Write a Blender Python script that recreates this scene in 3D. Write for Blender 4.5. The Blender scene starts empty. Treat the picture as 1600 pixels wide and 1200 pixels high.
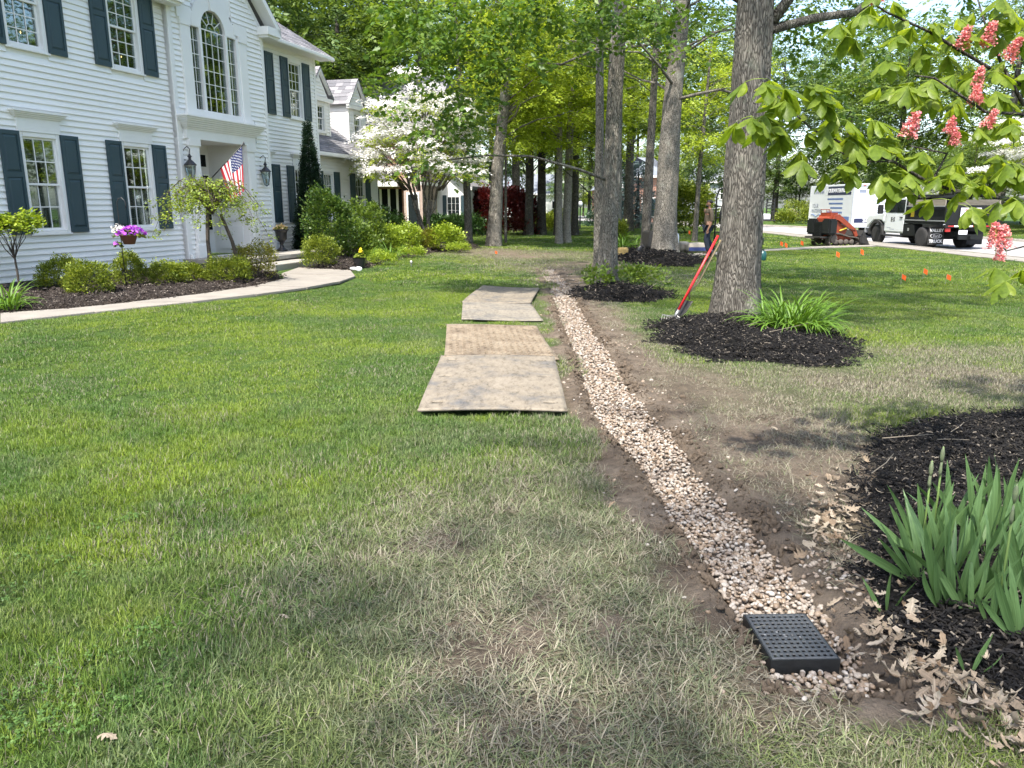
import bpy, math, random
import numpy as np
from mathutils import Vector, Matrix, Euler

# ------------------------------------------------------------------ camera
S = bpy.context.scene
C = S.collection
R = math.radians
PITCH = math.atan(280 / 1200); CAMH = 1.65
cam_d = bpy.data.cameras.new('camera'); cam = bpy.data.objects.new('camera', cam_d); C.objects.link(cam)
cam.location = (0, 0, CAMH); cam.rotation_euler = (R(90) - PITCH, 0, 0)
cam_d.sensor_width = 36; cam_d.lens = 27.0; cam_d.clip_start = 0.05; cam_d.clip_end = 1500
S.camera = cam
# ------------------------------------------------------------------ sky and sun (sun behind the camera, a little to the left, high)
SUN_H = Vector((-0.37, -0.93)).normalized(); SUN_EL = R(60)
w = bpy.data.worlds.new('World'); S.world = w; w.use_nodes = True
nt = w.node_tree; nt.nodes.clear()
sky = nt.nodes.new('ShaderNodeTexSky'); sky.sky_type = 'NISHITA'; sky.sun_disc = False
sky.sun_elevation = SUN_EL; sky.sun_rotation = math.atan2(SUN_H.x, SUN_H.y)
sky.air_density = 1.0; sky.dust_density = 2.2; sky.ozone_density = 1.0
bg = nt.nodes.new('ShaderNodeBackground'); bg.inputs[1].default_value = 0.15
wo = nt.nodes.new('ShaderNodeOutputWorld')
nt.links.new(sky.outputs[0], bg.inputs[0]); nt.links.new(bg.outputs[0], wo.inputs[0])
sd = bpy.data.lights.new('sun', 'SUN'); sd.energy = 3.4; sd.angle = R(1.2); sd.color = (1, .95, .87)
so = bpy.data.objects.new('sun', sd); C.objects.link(so)
sv = Vector((SUN_H.x * math.cos(SUN_EL), SUN_H.y * math.cos(SUN_EL), math.sin(SUN_EL)))
so.rotation_euler = sv.to_track_quat('Z', 'Y').to_euler(); so.location = (0, 0, 40)
S.view_settings.view_transform = 'Standard'; S.view_settings.look = 'None'
S.view_settings.exposure = 1.58; S.view_settings.gamma = 1.0
S.render.engine = 'CYCLES'
S.cycles.max_bounces = 5; S.cycles.diffuse_bounces = 3; S.cycles.glossy_bounces = 2
S.cycles.use_adaptive_sampling = True; S.cycles.adaptive_threshold = .02; S.cycles.use_denoising = True
S.cycles.transmission_bounces = 4; S.cycles.transparent_max_bounces = 12
S.cycles.caustics_reflective = False; S.cycles.caustics_refractive = False

# ------------------------------------------------------------------ survey: where a line of sight meets the ground
_sp, _cp = math.sin(PITCH), math.cos(PITCH)
def ray(u, v):
    x = (u - 800) / 1200; y = (600 - v) / 1200
    return Vector((x, _cp + y * _sp, -_sp + y * _cp))
def G(u, v, z=0.0):
    r = ray(u, v); return Vector((0, 0, CAMH)) + r * ((z - CAMH) / r.z)
def PT(u, v, t):
    return Vector((0, 0, CAMH)) + ray(u, v) * t
HA = R(15.86); HD = np.array([math.sin(HA), math.cos(HA)]); HN = np.array([HD[1], -HD[0]]); HP = np.array([-8.49, 16.1])

# ------------------------------------------------------------------ numeric helpers
def vnoise(x, y, seed=0):
    xi = np.floor(x).astype(np.int64); yi = np.floor(y).astype(np.int64); xf = x - xi; yf = y - yi
    def h(a, b):
        n = (a * 374761393 + b * 668265263 + seed * 1442695041) & 0x7fffffff
        n = ((n ^ (n >> 13)) * 1274126177) & 0x7fffffff
        return ((n ^ (n >> 16)) & 0xffff) / 65535.0
    u = xf * xf * (3 - 2 * xf); v = yf * yf * (3 - 2 * yf)
    return (h(xi, yi) * (1 - u) + h(xi + 1, yi) * u) * (1 - v) + (h(xi, yi + 1) * (1 - u) + h(xi + 1, yi + 1) * u) * v
def fbm(x, y, seed=0, o=3):
    s = 0; a = .5
    for i in range(o):
        s = s + a * vnoise(x * 2 ** i, y * 2 ** i, seed + i * 17); a *= .5
    return s / (1 - .5 ** o)
def sstep(a, b, x):
    t = np.clip((x - a) / (b - a), 0, 1); return t * t * (3 - 2 * t)
def inpoly(x, y, poly):
    c = np.zeros(x.shape, bool); n = len(poly)
    for i in range(n):
        x0, y0 = poly[i][:2]; x1, y1 = poly[(i + 1) % n][:2]
        if y0 == y1: continue
        m = ((y0 > y) != (y1 > y)) & (x < (x1 - x0) * (y - y0) / (y1 - y0) + x0)
        c ^= m
    return c
def dpoly(x, y, pts, closed=False):
    d = np.full(x.shape, 1e9); n = len(pts)
    for i in range(n if closed else n - 1):
        ax, ay = pts[i][:2]; bx, by = pts[(i + 1) % n][:2]
        L = (bx - ax) ** 2 + (by - ay) ** 2 + 1e-9
        t = np.clip(((x - ax) * (bx - ax) + (y - ay) * (by - ay)) / L, 0, 1)
        d = np.minimum(d, np.hypot(x - ax - t * (bx - ax), y - ay - t * (by - ay)))
    return d
def smoothpoly(p, it=2):
    p = [Vector(q[:2]) for q in p]
    for _ in range(it):
        q = []
        for i in range(len(p)):
            a, b = p[i], p[(i + 1) % len(p)]
            q += [a * .75 + b * .25, a * .25 + b * .75]
        p = q
    return p

# ------------------------------------------------------------------ object helpers
def link(o, parent=None):
    C.objects.link(o)
    if parent is not None: o.parent = parent
    return o
def tag(o, label=None, cat=None, group=None, kind=None):
    if label: o['label'] = label
    if cat: o['category'] = cat
    if group: o['group'] = group
    if kind: o['kind'] = kind
    return o
def empty(name, loc=(0, 0, 0), rz=0, label=None, cat=None, group=None):
    o = bpy.data.objects.new(name, None); C.objects.link(o); o.location = loc; o.rotation_euler = (0, 0, rz)
    o.empty_display_size = .1
    return tag(o, label, cat, group)
def np_mesh(name, V, Fs, mats=(), midx=None, smooth=False):
    """V (n,3); Fs list of arrays (m,k) of equal k each"""
    me = bpy.data.meshes.new(name)
    V = np.asarray(V, dtype=np.float32)
    me.vertices.add(len(V)); me.vertices.foreach_set('co', V.ravel())
    Fs = [np.asarray(f, dtype=np.int32) for f in Fs if len(f)]
    nl = sum(f.size for f in Fs); npoly = sum(len(f) for f in Fs)
    me.loops.add(nl); me.polygons.add(npoly)
    me.loops.foreach_set('vertex_index', np.concatenate([f.ravel() for f in Fs]))
    st = []; tot = []; k = 0
    for f in Fs:
        n = f.shape[1]; st.append(k + np.arange(len(f)) * n); tot.append(np.full(len(f), n)); k += f.size
    me.polygons.foreach_set('loop_start', np.concatenate(st).astype(np.int32))
    me.polygons.foreach_set('loop_total', np.concatenate(tot).astype(np.int32))
    for m in mats: me.materials.append(m)
    if midx is not None: me.polygons.foreach_set('material_index', np.asarray(midx, dtype=np.int32))
    if smooth: me.polygons.foreach_set('use_smooth', np.ones(npoly, bool))
    me.update(calc_edges=True); me.validate()
    return me
class MB:
    def __init__(s): s.v = []; s.f = []; s.m = []; s.mats = []; s.cur = 0
    def mat(s, m):
        if m not in s.mats: s.mats.append(m)
        s.cur = s.mats.index(m); return s
    def add(s, vs, fs):
        b = len(s.v); s.v += [tuple(q) for q in vs]; s.f += [tuple(b + i for i in f) for f in fs]; s.m += [s.cur] * len(fs); return s
    def box(s, c, d, rot=None, taper=1.0):
        x, y, z = d[0] / 2, d[1] / 2, d[2] / 2
        vs = [Vector((a * x, b * y, -z)) for a, b in ((-1, -1), (1, -1), (1, 1), (-1, 1))] + [Vector((a * x * taper, b * y * taper, z)) for a, b in ((-1, -1), (1, -1), (1, 1), (-1, 1))]
        if rot is not None:
            M = rot if isinstance(rot, Matrix) else Euler(rot).to_matrix(); vs = [M @ q for q in vs]
        c = Vector(c)
        return s.add([q + c for q in vs], [(3, 2, 1, 0), (4, 5, 6, 7), (0, 1, 5, 4), (1, 2, 6, 5), (2, 3, 7, 6), (3, 0, 4, 7)])
    def bb(s, a, b):
        return s.box([(a[i] + b[i]) / 2 for i in range(3)], [abs(b[i] - a[i]) for i in range(3)])
    def bar(s, a, b, wd, ht):
        a = Vector(a); b = Vector(b); d = b - a
        return s.box((a + b) / 2, (wd, ht, d.length), d.to_track_quat('Z', 'Y').to_matrix())
    def tube(s, pts, rad, n=6, cap=True):
        pts = [Vector(p) for p in pts]
        if not hasattr(rad, '__len__'): rad = [rad] * len(pts)
        base = len(s.v); prev = None
        for i, p in enumerate(pts):
            t = (pts[min(i + 1, len(pts) - 1)] - pts[max(i - 1, 0)]).normalized()
            if prev is None:
                a = Vector((0, 0, 1)) if abs(t.z) < .9 else Vector((1, 0, 0)); x = t.cross(a).normalized()
            else:
                x = (prev - t * prev.dot(t)).normalized()
            prev = x; y = t.cross(x)
            for k in range(n):
                an = 2 * math.pi * k / n; s.v.append(tuple(p + (x * math.cos(an) + y * math.sin(an)) * rad[i]))
        for i in range(len(pts) - 1):
            for k in range(n):
                a = base + i * n + k; b = base + i * n + (k + 1) % n
                s.f.append((a, b, b + n, a + n)); s.m.append(s.cur)
        if cap:
            s.f.append(tuple(base + k for k in range(n))[::-1]); s.m.append(s.cur)
            e = base + (len(pts) - 1) * n; s.f.append(tuple(e + k for k in range(n))); s.m.append(s.cur)
        return s
    def lathe(s, prof, n=16, c=(0, 0, 0), axis='Z', sq=None):
        base = len(s.v)
        for r_, z in prof:
            for k in range(n):
                a = 2 * math.pi * k / n; p = (r_ * math.cos(a), r_ * math.sin(a), z)
                if axis == 'X': p = (p[2], p[0], p[1])
                if axis == 'Y': p = (p[0], p[2], p[1])
                s.v.append((p[0] + c[0], p[1] + c[1], p[2] + c[2]))
        for i in range(len(prof) - 1):
            for k in range(n):
                a = base + i * n + k; b = base + i * n + (k + 1) % n
                s.f.append((a, b, b + n, a + n)); s.m.append(s.cur)
        s.f.append(tuple(base + k for k in range(n))[::-1]); s.m.append(s.cur)
        e = base + (len(prof) - 1) * n; s.f.append(tuple(e + k for k in range(n))); s.m.append(s.cur)
        return s
    def prism(s, poly, y0, y1, plane='XZ'):
        """poly 2D extruded between y0 and y1"""
        n = len(poly)
        def P(q, h): return (q[0], h, q[1]) if plane == 'XZ' else ((q[0], q[1], h) if plane == 'XY' else (h, q[0], q[1]))
        vs = [P(q, y0) for q in poly] + [P(q, y1) for q in poly]
        return s.add(vs, [tuple(range(n)), tuple(range(2 * n - 1, n - 1, -1))] + [(i, i + n, (i + 1) % n + n, (i + 1) % n) for i in range(n)])
    def mesh(s, name, mat=None, smooth=False):
        me = bpy.data.meshes.new(name); me.from_pydata(s.v, [], s.f)
        for m in (s.mats or ([mat] if mat else [])): me.materials.append(m)
        if s.mats: me.polygons.foreach_set('material_index', s.m)
        if smooth: me.polygons.foreach_set('use_smooth', [True] * len(s.f))
        me.update(); return me
    def build(s, name, mat=None, parent=None, smooth=False, bevel=0, loc=None, rot=None):
        import bmesh
        me = s.mesh(name, mat, smooth)
        bm = bmesh.new(); bm.from_mesh(me); bmesh.ops.recalc_face_normals(bm, faces=bm.faces)
        if bevel:
            es = [e for e in bm.edges if len(e.link_faces) == 2 and e.calc_face_angle(0) > .6]
            bmesh.ops.bevel(bm, geom=es, offset=bevel, segments=2, affect='EDGES', clamp_overlap=True)
        bm.to_mesh(me); bm.free()
        o = bpy.data.objects.new(name, me); link(o, parent)
        if loc is not None: o.location = loc
        if rot is not None: o.rotation_euler = rot
        return o
def place(name, me, parent=None, loc=(0, 0, 0), rot=(0, 0, 0), scale=(1, 1, 1)):
    o = bpy.data.objects.new(name, me); link(o, parent); o.location = loc; o.rotation_euler = rot
    o.scale = scale if hasattr(scale, '__len__') else (scale,) * 3
    return o
def copy_tree(o, parent=None):
    c = o.copy(); C.objects.link(c); c.parent = parent
    for ch in o.children: copy_tree(ch, c)
    return c

# ------------------------------------------------------------------ materials
def newmat(name):
    m = bpy.data.materials.new(name); m.use_nodes = True; t = m.node_tree
    return m, t, t.nodes['Principled BSDF'], t.nodes['Material Output']
def N(t, typ, **kw):
    n = t.nodes.new(typ)
    for k, v in kw.items():
        if k.startswith('i_'):
            key = k[2:]; n.inputs[int(key) if key.isdigit() else key].default_value = v
        else: setattr(n, k, v)
    return n
def ramp(t, stops, fac=None, interp='LINEAR'):
    r = t.nodes.new('ShaderNodeValToRGB'); e = r.color_ramp.elements; r.color_ramp.interpolation = interp
    while len(e) < len(stops): e.new(.5)
    for i, (p, c) in enumerate(stops):
        e[i].position = p; e[i].color = (*c, 1) if len(c) == 3 else c
    if fac is not None: t.links.new(fac, r.inputs[0])
    return r
def pm(name, c, c2=None, scale=4., rough=.6, bump=0, bscale=None, spec=.5, metal=0, detail=4, coord='Object', stretch=None, coat=0):
    m, t, b, o = newmat(name)
    b.inputs['Roughness'].default_value = rough; b.inputs['Metallic'].default_value = metal
    b.inputs['Specular IOR Level'].default_value = spec; b.inputs['Coat Weight'].default_value = coat
    tc = N(t, 'ShaderNodeTexCoord'); src = tc.outputs[coord]
    if stretch:
        mp = N(t, 'ShaderNodeMapping'); mp.inputs['Scale'].default_value = stretch; t.links.new(src, mp.inputs[0]); src = mp.outputs[0]
    nz = N(t, 'ShaderNodeTexNoise', i_Scale=scale, i_Detail=detail, i_Roughness=.6); t.links.new(src, nz.inputs['Vector'])
    c2 = c2 or tuple(x * .8 for x in c)
    r = ramp(t, [(.3, c2), (.7, c)], nz.outputs[0]); t.links.new(r.outputs[0], b.inputs['Base Color'])
    if bump:
        n2 = N(t, 'ShaderNodeTexNoise', i_Scale=bscale or scale * 4, i_Detail=5); t.links.new(src, n2.inputs['Vector'])
        bp = N(t, 'ShaderNodeBump', i_Strength=bump, i_Distance=.02); t.links.new(n2.outputs[0], bp.inputs['Height']); t.links.new(bp.outputs[0], b.inputs['Normal'])
    return m
def leafmat(name, cols, trans=.45, rough=.45, tcol=None, spec=.35, rnd='island', streak=None):
    """per-leaf colour variation, part of the light passes through"""
    m, t, b, o = newmat(name); b.inputs['Roughness'].default_value = rough; b.inputs['Specular IOR Level'].default_value = spec
    g = N(t, 'ShaderNodeNewGeometry'); n = len(cols)
    src = g.outputs['Random Per Island'] if rnd == 'island' else N(t, 'ShaderNodeObjectInfo').outputs['Random']
    r = ramp(t, [(i / max(1, n - 1), c) for i, c in enumerate(cols)], src)
    if streak:
        tc = N(t, 'ShaderNodeTexCoord'); mp = N(t, 'ShaderNodeMapping'); mp.inputs['Scale'].default_value = streak; t.links.new(tc.outputs['Object'], mp.inputs[0]); nz = N(t, 'ShaderNodeTexNoise', i_Scale=1.0, i_Detail=3); t.links.new(mp.outputs[0], nz.inputs['Vector'])
        r2 = ramp(t, [(.3, (.68, .70, .66)), (.7, (1.25, 1.2, 1.2))], nz.outputs[0]); mm = N(t, 'ShaderNodeMix', data_type='RGBA', blend_type='MULTIPLY', i_0=1.0); t.links.new(r.outputs[0], mm.inputs[6]); t.links.new(r2.outputs[0], mm.inputs[7])
        class _R: outputs = [mm.outputs[2]]
        r = _R
        bp = N(t, 'ShaderNodeBump', i_Strength=.35, i_Distance=.004); t.links.new(nz.outputs[0], bp.inputs['Height']); t.links.new(bp.outputs[0], b.inputs['Normal'])
    t.links.new(r.outputs[0], b.inputs['Base Color'])
    tr = N(t, 'ShaderNodeBsdfTranslucent')
    mul = N(t, 'ShaderNodeMix', data_type='RGBA', blend_type='MULTIPLY', i_0=1.0); mul.inputs[7].default_value = tcol or (1.25, 1.2, .55, 1)
    t.links.new(r.outputs[0], mul.inputs[6]); t.links.new(mul.outputs[2], tr.inputs[0])
    mx = N(t, 'ShaderNodeMixShader', i_0=trans); t.links.new(b.outputs[0], mx.inputs[1]); t.links.new(tr.outputs[0], mx.inputs[2])
    t.links.new(mx.outputs[0], o.inputs[0]); return m
def barkmat(name, dark, light, sc=1.0, lichen=None):
    m, t, b, o = newmat(name); b.inputs['Roughness'].default_value = .9; b.inputs['Specular IOR Level'].default_value = .2
    tc = N(t, 'ShaderNodeTexCoord'); mp = N(t, 'ShaderNodeMapping'); mp.inputs['Scale'].default_value = (1, 1, .2); t.links.new(tc.outputs['Object'], mp.inputs[0])
    ds = N(t, 'ShaderNodeTexNoise', i_Scale=6 * sc, i_Detail=3); t.links.new(mp.outputs[0], ds.inputs['Vector'])
    ad = N(t, 'ShaderNodeMix', data_type='RGBA', blend_type='ADD', i_0=.3); t.links.new(mp.outputs[0], ad.inputs[6]); t.links.new(ds.outputs['Color'], ad.inputs[7])
    vo = N(t, 'ShaderNodeTexVoronoi', feature='DISTANCE_TO_EDGE', i_Scale=30 * sc); t.links.new(ad.outputs[2], vo.inputs['Vector'])
    n1 = N(t, 'ShaderNodeTexNoise', i_Scale=30 * sc, i_Detail=8, i_Roughness=.75); t.links.new(mp.outputs[0], n1.inputs['Vector'])
    mu = N(t, 'ShaderNodeMath', operation='MULTIPLY'); sm = N(t, 'ShaderNodeMapRange', i_1=0, i_2=.28); t.links.new(vo.outputs[0], sm.inputs[0])
    t.links.new(sm.outputs[0], mu.inputs[0]); t.links.new(n1.outputs[0], mu.inputs[1])
    r = ramp(t, [(.02, dark), (.25, tuple((a + b_) / 2 for a, b_ in zip(dark, light))), (.62, light)], mu.outputs[0])
    n3 = N(t, 'ShaderNodeTexNoise', i_Scale=1.6, i_Detail=5, i_Roughness=.7); t.links.new(tc.outputs['Object'], n3.inputs['Vector'])
    r3 = ramp(t, [(.56, (0, 0, 0)), (.66, (1, 1, 1))], n3.outputs[0])
    mx = N(t, 'ShaderNodeMix', data_type='RGBA'); t.links.new(r.outputs[0], mx.inputs[6]); mx.inputs[7].default_value = (*(lichen or (.20, .21, .16)), 1)
    m2 = N(t, 'ShaderNodeMath', operation='MULTIPLY', i_1=.55); t.links.new(r3.outputs[0], m2.inputs[0]); t.links.new(m2.outputs[0], mx.inputs[0])
    t.links.new(mx.outputs[2], b.inputs['Base Color'])
    bp = N(t, 'ShaderNodeBump', i_Strength=.8, i_Distance=.025); t.links.new(mu.outputs[0], bp.inputs['Height']); t.links.new(bp.outputs[0], b.inputs['Normal'])
    return m
def gn_scatter(name, P, rot, scl, idx, templates, extra=None, parent=None):
    """one object of scattered copies: points with rotation, scale, pick and colour attributes"""
    me = bpy.data.meshes.new(name); n = len(P)
    me.vertices.add(n); me.vertices.foreach_set('co', np.asarray(P, np.float32).ravel())
    a = me.attributes.new('rot', 'FLOAT_VECTOR', 'POINT'); a.data.foreach_set('vector', np.asarray(rot, np.float32).ravel())
    a = me.attributes.new('scl', 'FLOAT', 'POINT'); a.data.foreach_set('value', np.asarray(scl, np.float32))
    a = me.attributes.new('pick', 'INT', 'POINT'); a.data.foreach_set('value', np.asarray(idx, np.int32))
    for k, v in (extra or {}).items():
        a = me.attributes.new(k, 'FLOAT', 'POINT'); a.data.foreach_set('value', np.asarray(v, np.float32))
    o = bpy.data.objects.new(name, me); link(o, parent)
    g = bpy.data.node_groups.new(name, 'GeometryNodeTree')
    g.interface.new_socket('Geometry', in_out='INPUT', socket_type='NodeSocketGeometry')
    g.interface.new_socket('Geometry', in_out='OUTPUT', socket_type='NodeSocketGeometry')
    gi = g.nodes.new('NodeGroupInput'); go = g.nodes.new('NodeGroupOutput')
    ip = g.nodes.new('GeometryNodeInstanceOnPoints'); jn = g.nodes.new('GeometryNodeJoinGeometry')
    g.links.new(gi.outputs[0], ip.inputs['Points'])
    for tm in reversed(templates):
        oi = g.nodes.new('GeometryNodeObjectInfo'); oi.inputs['Object'].default_value = tm; oi.inputs['As Instance'].default_value = True
        g.links.new(oi.outputs['Geometry'], jn.inputs[0])
    g.links.new(jn.outputs[0], ip.inputs['Instance']); ip.inputs['Pick Instance'].default_value = True
    def at(nm, ty):
        q = g.nodes.new('GeometryNodeInputNamedAttribute'); q.data_type = ty; q.inputs[0].default_value = nm; return q.outputs[0]
    e2r = g.nodes.new('FunctionNodeEulerToRotation')
    g.links.new(at('rot', 'FLOAT_VECTOR'), e2r.inputs[0]); g.links.new(e2r.outputs[0], ip.inputs['Rotation'])
    g.links.new(at('scl', 'FLOAT'), ip.inputs['Scale']); g.links.new(at('pick', 'INT'), ip.inputs['Instance Index'])
    g.links.new(ip.outputs[0], go.inputs[0])
    md = o.modifiers.new('scatter', 'NODES'); md.node_group = g
    return o
def template(name, me):
    return bpy.data.objects.new(name, me)      # never linked to the scene: only scattered
# ================================================================== THE GROUND
rng = np.random.default_rng(7); random.seed(7)
TR_PX = [(1085, 1235, 1395), (1050, 1195, 1365), (1000, 1178, 1318), (960, 1150, 1292), (930, 1130, 1268), (900, 1112, 1243), (850, 1082, 1205), (800, 1050, 1158), (760, 1022, 1112), (720, 992, 1078), (680, 955, 1048),
         (640, 926, 1010), (600, 913, 976), (565, 904, 960), (530, 890, 936), (500, 878, 916), (470, 866, 900), (450, 862, 892), (432, 850, 876), (420, 845, 864)]
TR_L = [G(l, v) for v, l, r in TR_PX]; TR_R = [G(r, v) for v, l, r in TR_PX]
TRENCH = TR_L + TR_R[::-1]; TR_C = [(a + b) / 2 for a, b in zip(TR_L, TR_R)]
def ell(u0, u1, v0, v1, n=28, wob=.08, seed=0):
    c0 = G((u0 + u1) / 2, v1); c1 = G((u0 + u1) / 2, v0); cy = (c0.y + c1.y) / 2; ry = (c1.y - c0.y) / 2
    vm = next(v for v in np.arange(v0, v1, .5) if G(800, v).y <= cy); a = G(u0, vm).x; b = G(u1, vm).x
    rr = random.Random(seed); out = []
    for k in range(n):
        t = 2 * math.pi * k / n; q = 1 + wob * (rr.random() - .5) * 2
        out.append(Vector(((a + b) / 2 + (b - a) / 2 * math.cos(t) * q, cy + ry * math.sin(t) * q)))
    return out
RING1 = ell(1008, 1332, 492, 576, seed=1)
RING2 = ell(893, 1048, 447, 475, seed=2)
RING3 = ell(955, 1092, 392, 418, seed=3)
BED_R = smoothpoly([G(u, v) for u, v in [(1640, 646), (1480, 648), (1405, 660), (1352, 690), (1332, 740), (1322, 790), (1334, 850), (1322, 905), (1330, 965), (1365, 1015), (1430, 1045), (1500, 1068), (1560, 1105), (1640, 1160)]] + [Vector((3.3, 1.9)), Vector((5.6, 2.6)), Vector((6.6, 4.6)), Vector((5.5, 6.3))], 1)
PATH_OUT = [G(u, v, .12) for u, v in [(-160, 524), (0, 507), (150, 490), (300, 474), (400, 462), (480, 451), (530, 442), (555, 433), (548, 424)]]
PATH_IN = [G(u, v, .12) for u, v in [(-160, 507), (0, 492), (100, 485), (200, 475), (300, 463), (400, 448), (445, 437), (440, 429), (468, 419)]]
def HL(s, off): return Vector((HP[0] + HD[0] * s + HN[0] * off, HP[1] + HD[1] * s + HN[1] * off))
BED_H = [HL(-6.5, .0)] + [p.xy for p in PATH_IN[:-1]] + [HL(2.4, 1.0), HL(2.4, .0)]
BED_H2 = [HL(6.0, -.85)] + [HL(5.2, 1.9)] + [G(u, v, .12).xy for u, v in [(478, 420), (552, 425), (600, 410), (640, 401), (690, 394), (730, 391), (748, 388), (735, 384)]] + [HL(17.6, -.6), HL(17.5, -1.5), HL(10, -1.2)]
def SX(y):   # the street bends gently to the left in the distance
    return 20.6 - 10.5 * sstep(48, 95, y)
MATS = [[(-.75, 5.9), (.44, 5.9), (.46, 8.17), (-.77, 8.2)], [(-.73, 8.12), (.51, 8.1), (.335, 10.33), (-.885, 10.33)],
        [(-.735, 11.09), (.455, 11.09), (.30, 13.06), (-.84, 13.12)], [(-.85, 13.0), (.32, 12.92), (.55, 15.3), (-.60, 15.82)]]
def blob(x, y, cx, cy, rx, ry, p=1.0): return np.exp(-(((x - cx) / rx) ** 2 + ((y - cy) / ry) ** 2) ** p)
def fields(x, y):
    x = np.asarray(x, float); y = np.asarray(y, float)
    tin = inpoly(x, y, TRENCH); dt = dpoly(x, y, [p.xy for p in TRENCH], True); st = np.where(tin, -dt, dt)
    n1 = fbm(x * 1.7, y * 1.7, 3); n2 = fbm(x * 5, y * 5, 9); n3 = fbm(x * .5, y * .5, 21)
    side = x - np.interp(y, [c.y for c in TR_C], [c.x for c in TR_C])
    right = (side > 0)
    wd = np.where(right, .34, .13) * (1 + .04 * y * (y < 20))
    dirt = 1 - sstep(wd * .55, wd * 1.5, st + (n1 - .5) * .55)
    dirt = np.where((y > 27) | (y < 2.2), 0, dirt)
    dirt = np.maximum(dirt, 1.35 * blob(x, y, 1.85, 5.0, .85, 1.3, 1.5) * (.62 + .7 * n1))
    dirt = np.maximum(dirt, .95 * blob(x, y, 1.6, 6.9, .7, 1.3, 1.5) * (.5 + .75 * n1))
    dirt = np.maximum(dirt, 1.0 * blob(x, y, 1.55, 3.35, .42, .5, 1.4))
    dirt = np.maximum(dirt, 1.0 * blob(x, y, .35, 3.1, .95, 1.1, 1.2) * sstep(.48, .66, n1 * .55 + n2 * .45))
    dirt = np.maximum(dirt, .9 * blob(x, y, .4, 26.0, 3.4, 2.6, 1.4) * (.45 + .9 * n1))
    dirt = np.maximum(dirt, .9 * blob(x, y, 2.2, 21.5, 1.6, 2.5, 1.4) * (.45 + .9 * n1))
    dirt = np.maximum(dirt, .8 * blob(x, y, 2.4, 9.3, 1.0, .5, 1.2) * (.45 + .9 * n1))
    dirt = np.clip(dirt, 0, 1)
    mud = np.clip(1.15 * blob(x, y, .3, 2.9, 1.25, 1.5, 1.6) * (.55 + .7 * n1), 0, 1)          # trampled, flattened grass
    dry = np.clip(.95 * blob(x, y, 4.3, 7.0, 2.8, 1.1, 1.4) * (.4 + 1.1 * n1) + .7 * blob(x, y, 5.2, 8.7, 1.6, .45) * (n2 + .4) + .22 * blob(x, y, .1, 3.9, 1.3, 1.5) * (n1 + .2)
                  + .55 * blob(x, y, -.2, 21.5, 1.3, 2.2) + .5 * blob(x, y, 3.6, 17.5, 1.3, 2.2) * (n1 + .3) + .5 * blob(x, y, 1.5, 12.3, .7, 1.6) * (n1 + .4) + np.clip((n3 - .55) * 1.6, 0, .35) * (x > -3) * (y < 9) + mud * .12 + .9 * dirt + .35 * np.clip(1 - st / .9, 0, 1), 0, 1)
    lush = sstep(-1.0, -3.5, x - .04 * y) * (y < 24)
    bed = np.zeros(x.shape, bool)
    for p in (RING1, RING2, RING3, BED_R, BED_H, BED_H2): bed |= inpoly(x, y, p)
    off = HN[0] * (x - HP[0]) + HN[1] * (y - HP[1]); s = HD[0] * (x - HP[0]) + HD[1] * (y - HP[1])
    z = .12 * sstep(6.2, 4.2, off) * sstep(26, 20, s)
    z = z + (fbm(x * .35, y * .35, 40) - .5) * .05 * sstep(2, 6, y) * (off > 5)
    z = z - .055 * sstep(.06, -.06, st) + .05 * (n2 - .45) * dirt * sstep(-.03, .08, st) + .018 * np.exp(-((st - .09) / .07) ** 2) * dirt * (n2 * 2)
    z = z + .012 * (n2 - .5) * mud
    dstr = np.abs(x - SX(y))
    z = np.where(dstr < 4.25, -.3, z)
    return dict(dirt=dirt, mud=mud, dry=dry, lush=lush, bed=bed, z=z, st=st, n1=n1, n2=n2, n3=n3, off=off, s=s, dstr=dstr, side=side)
def zt(x, y):
    return float(fields(np.array([x]), np.array([y]))['z'][0])
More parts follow.
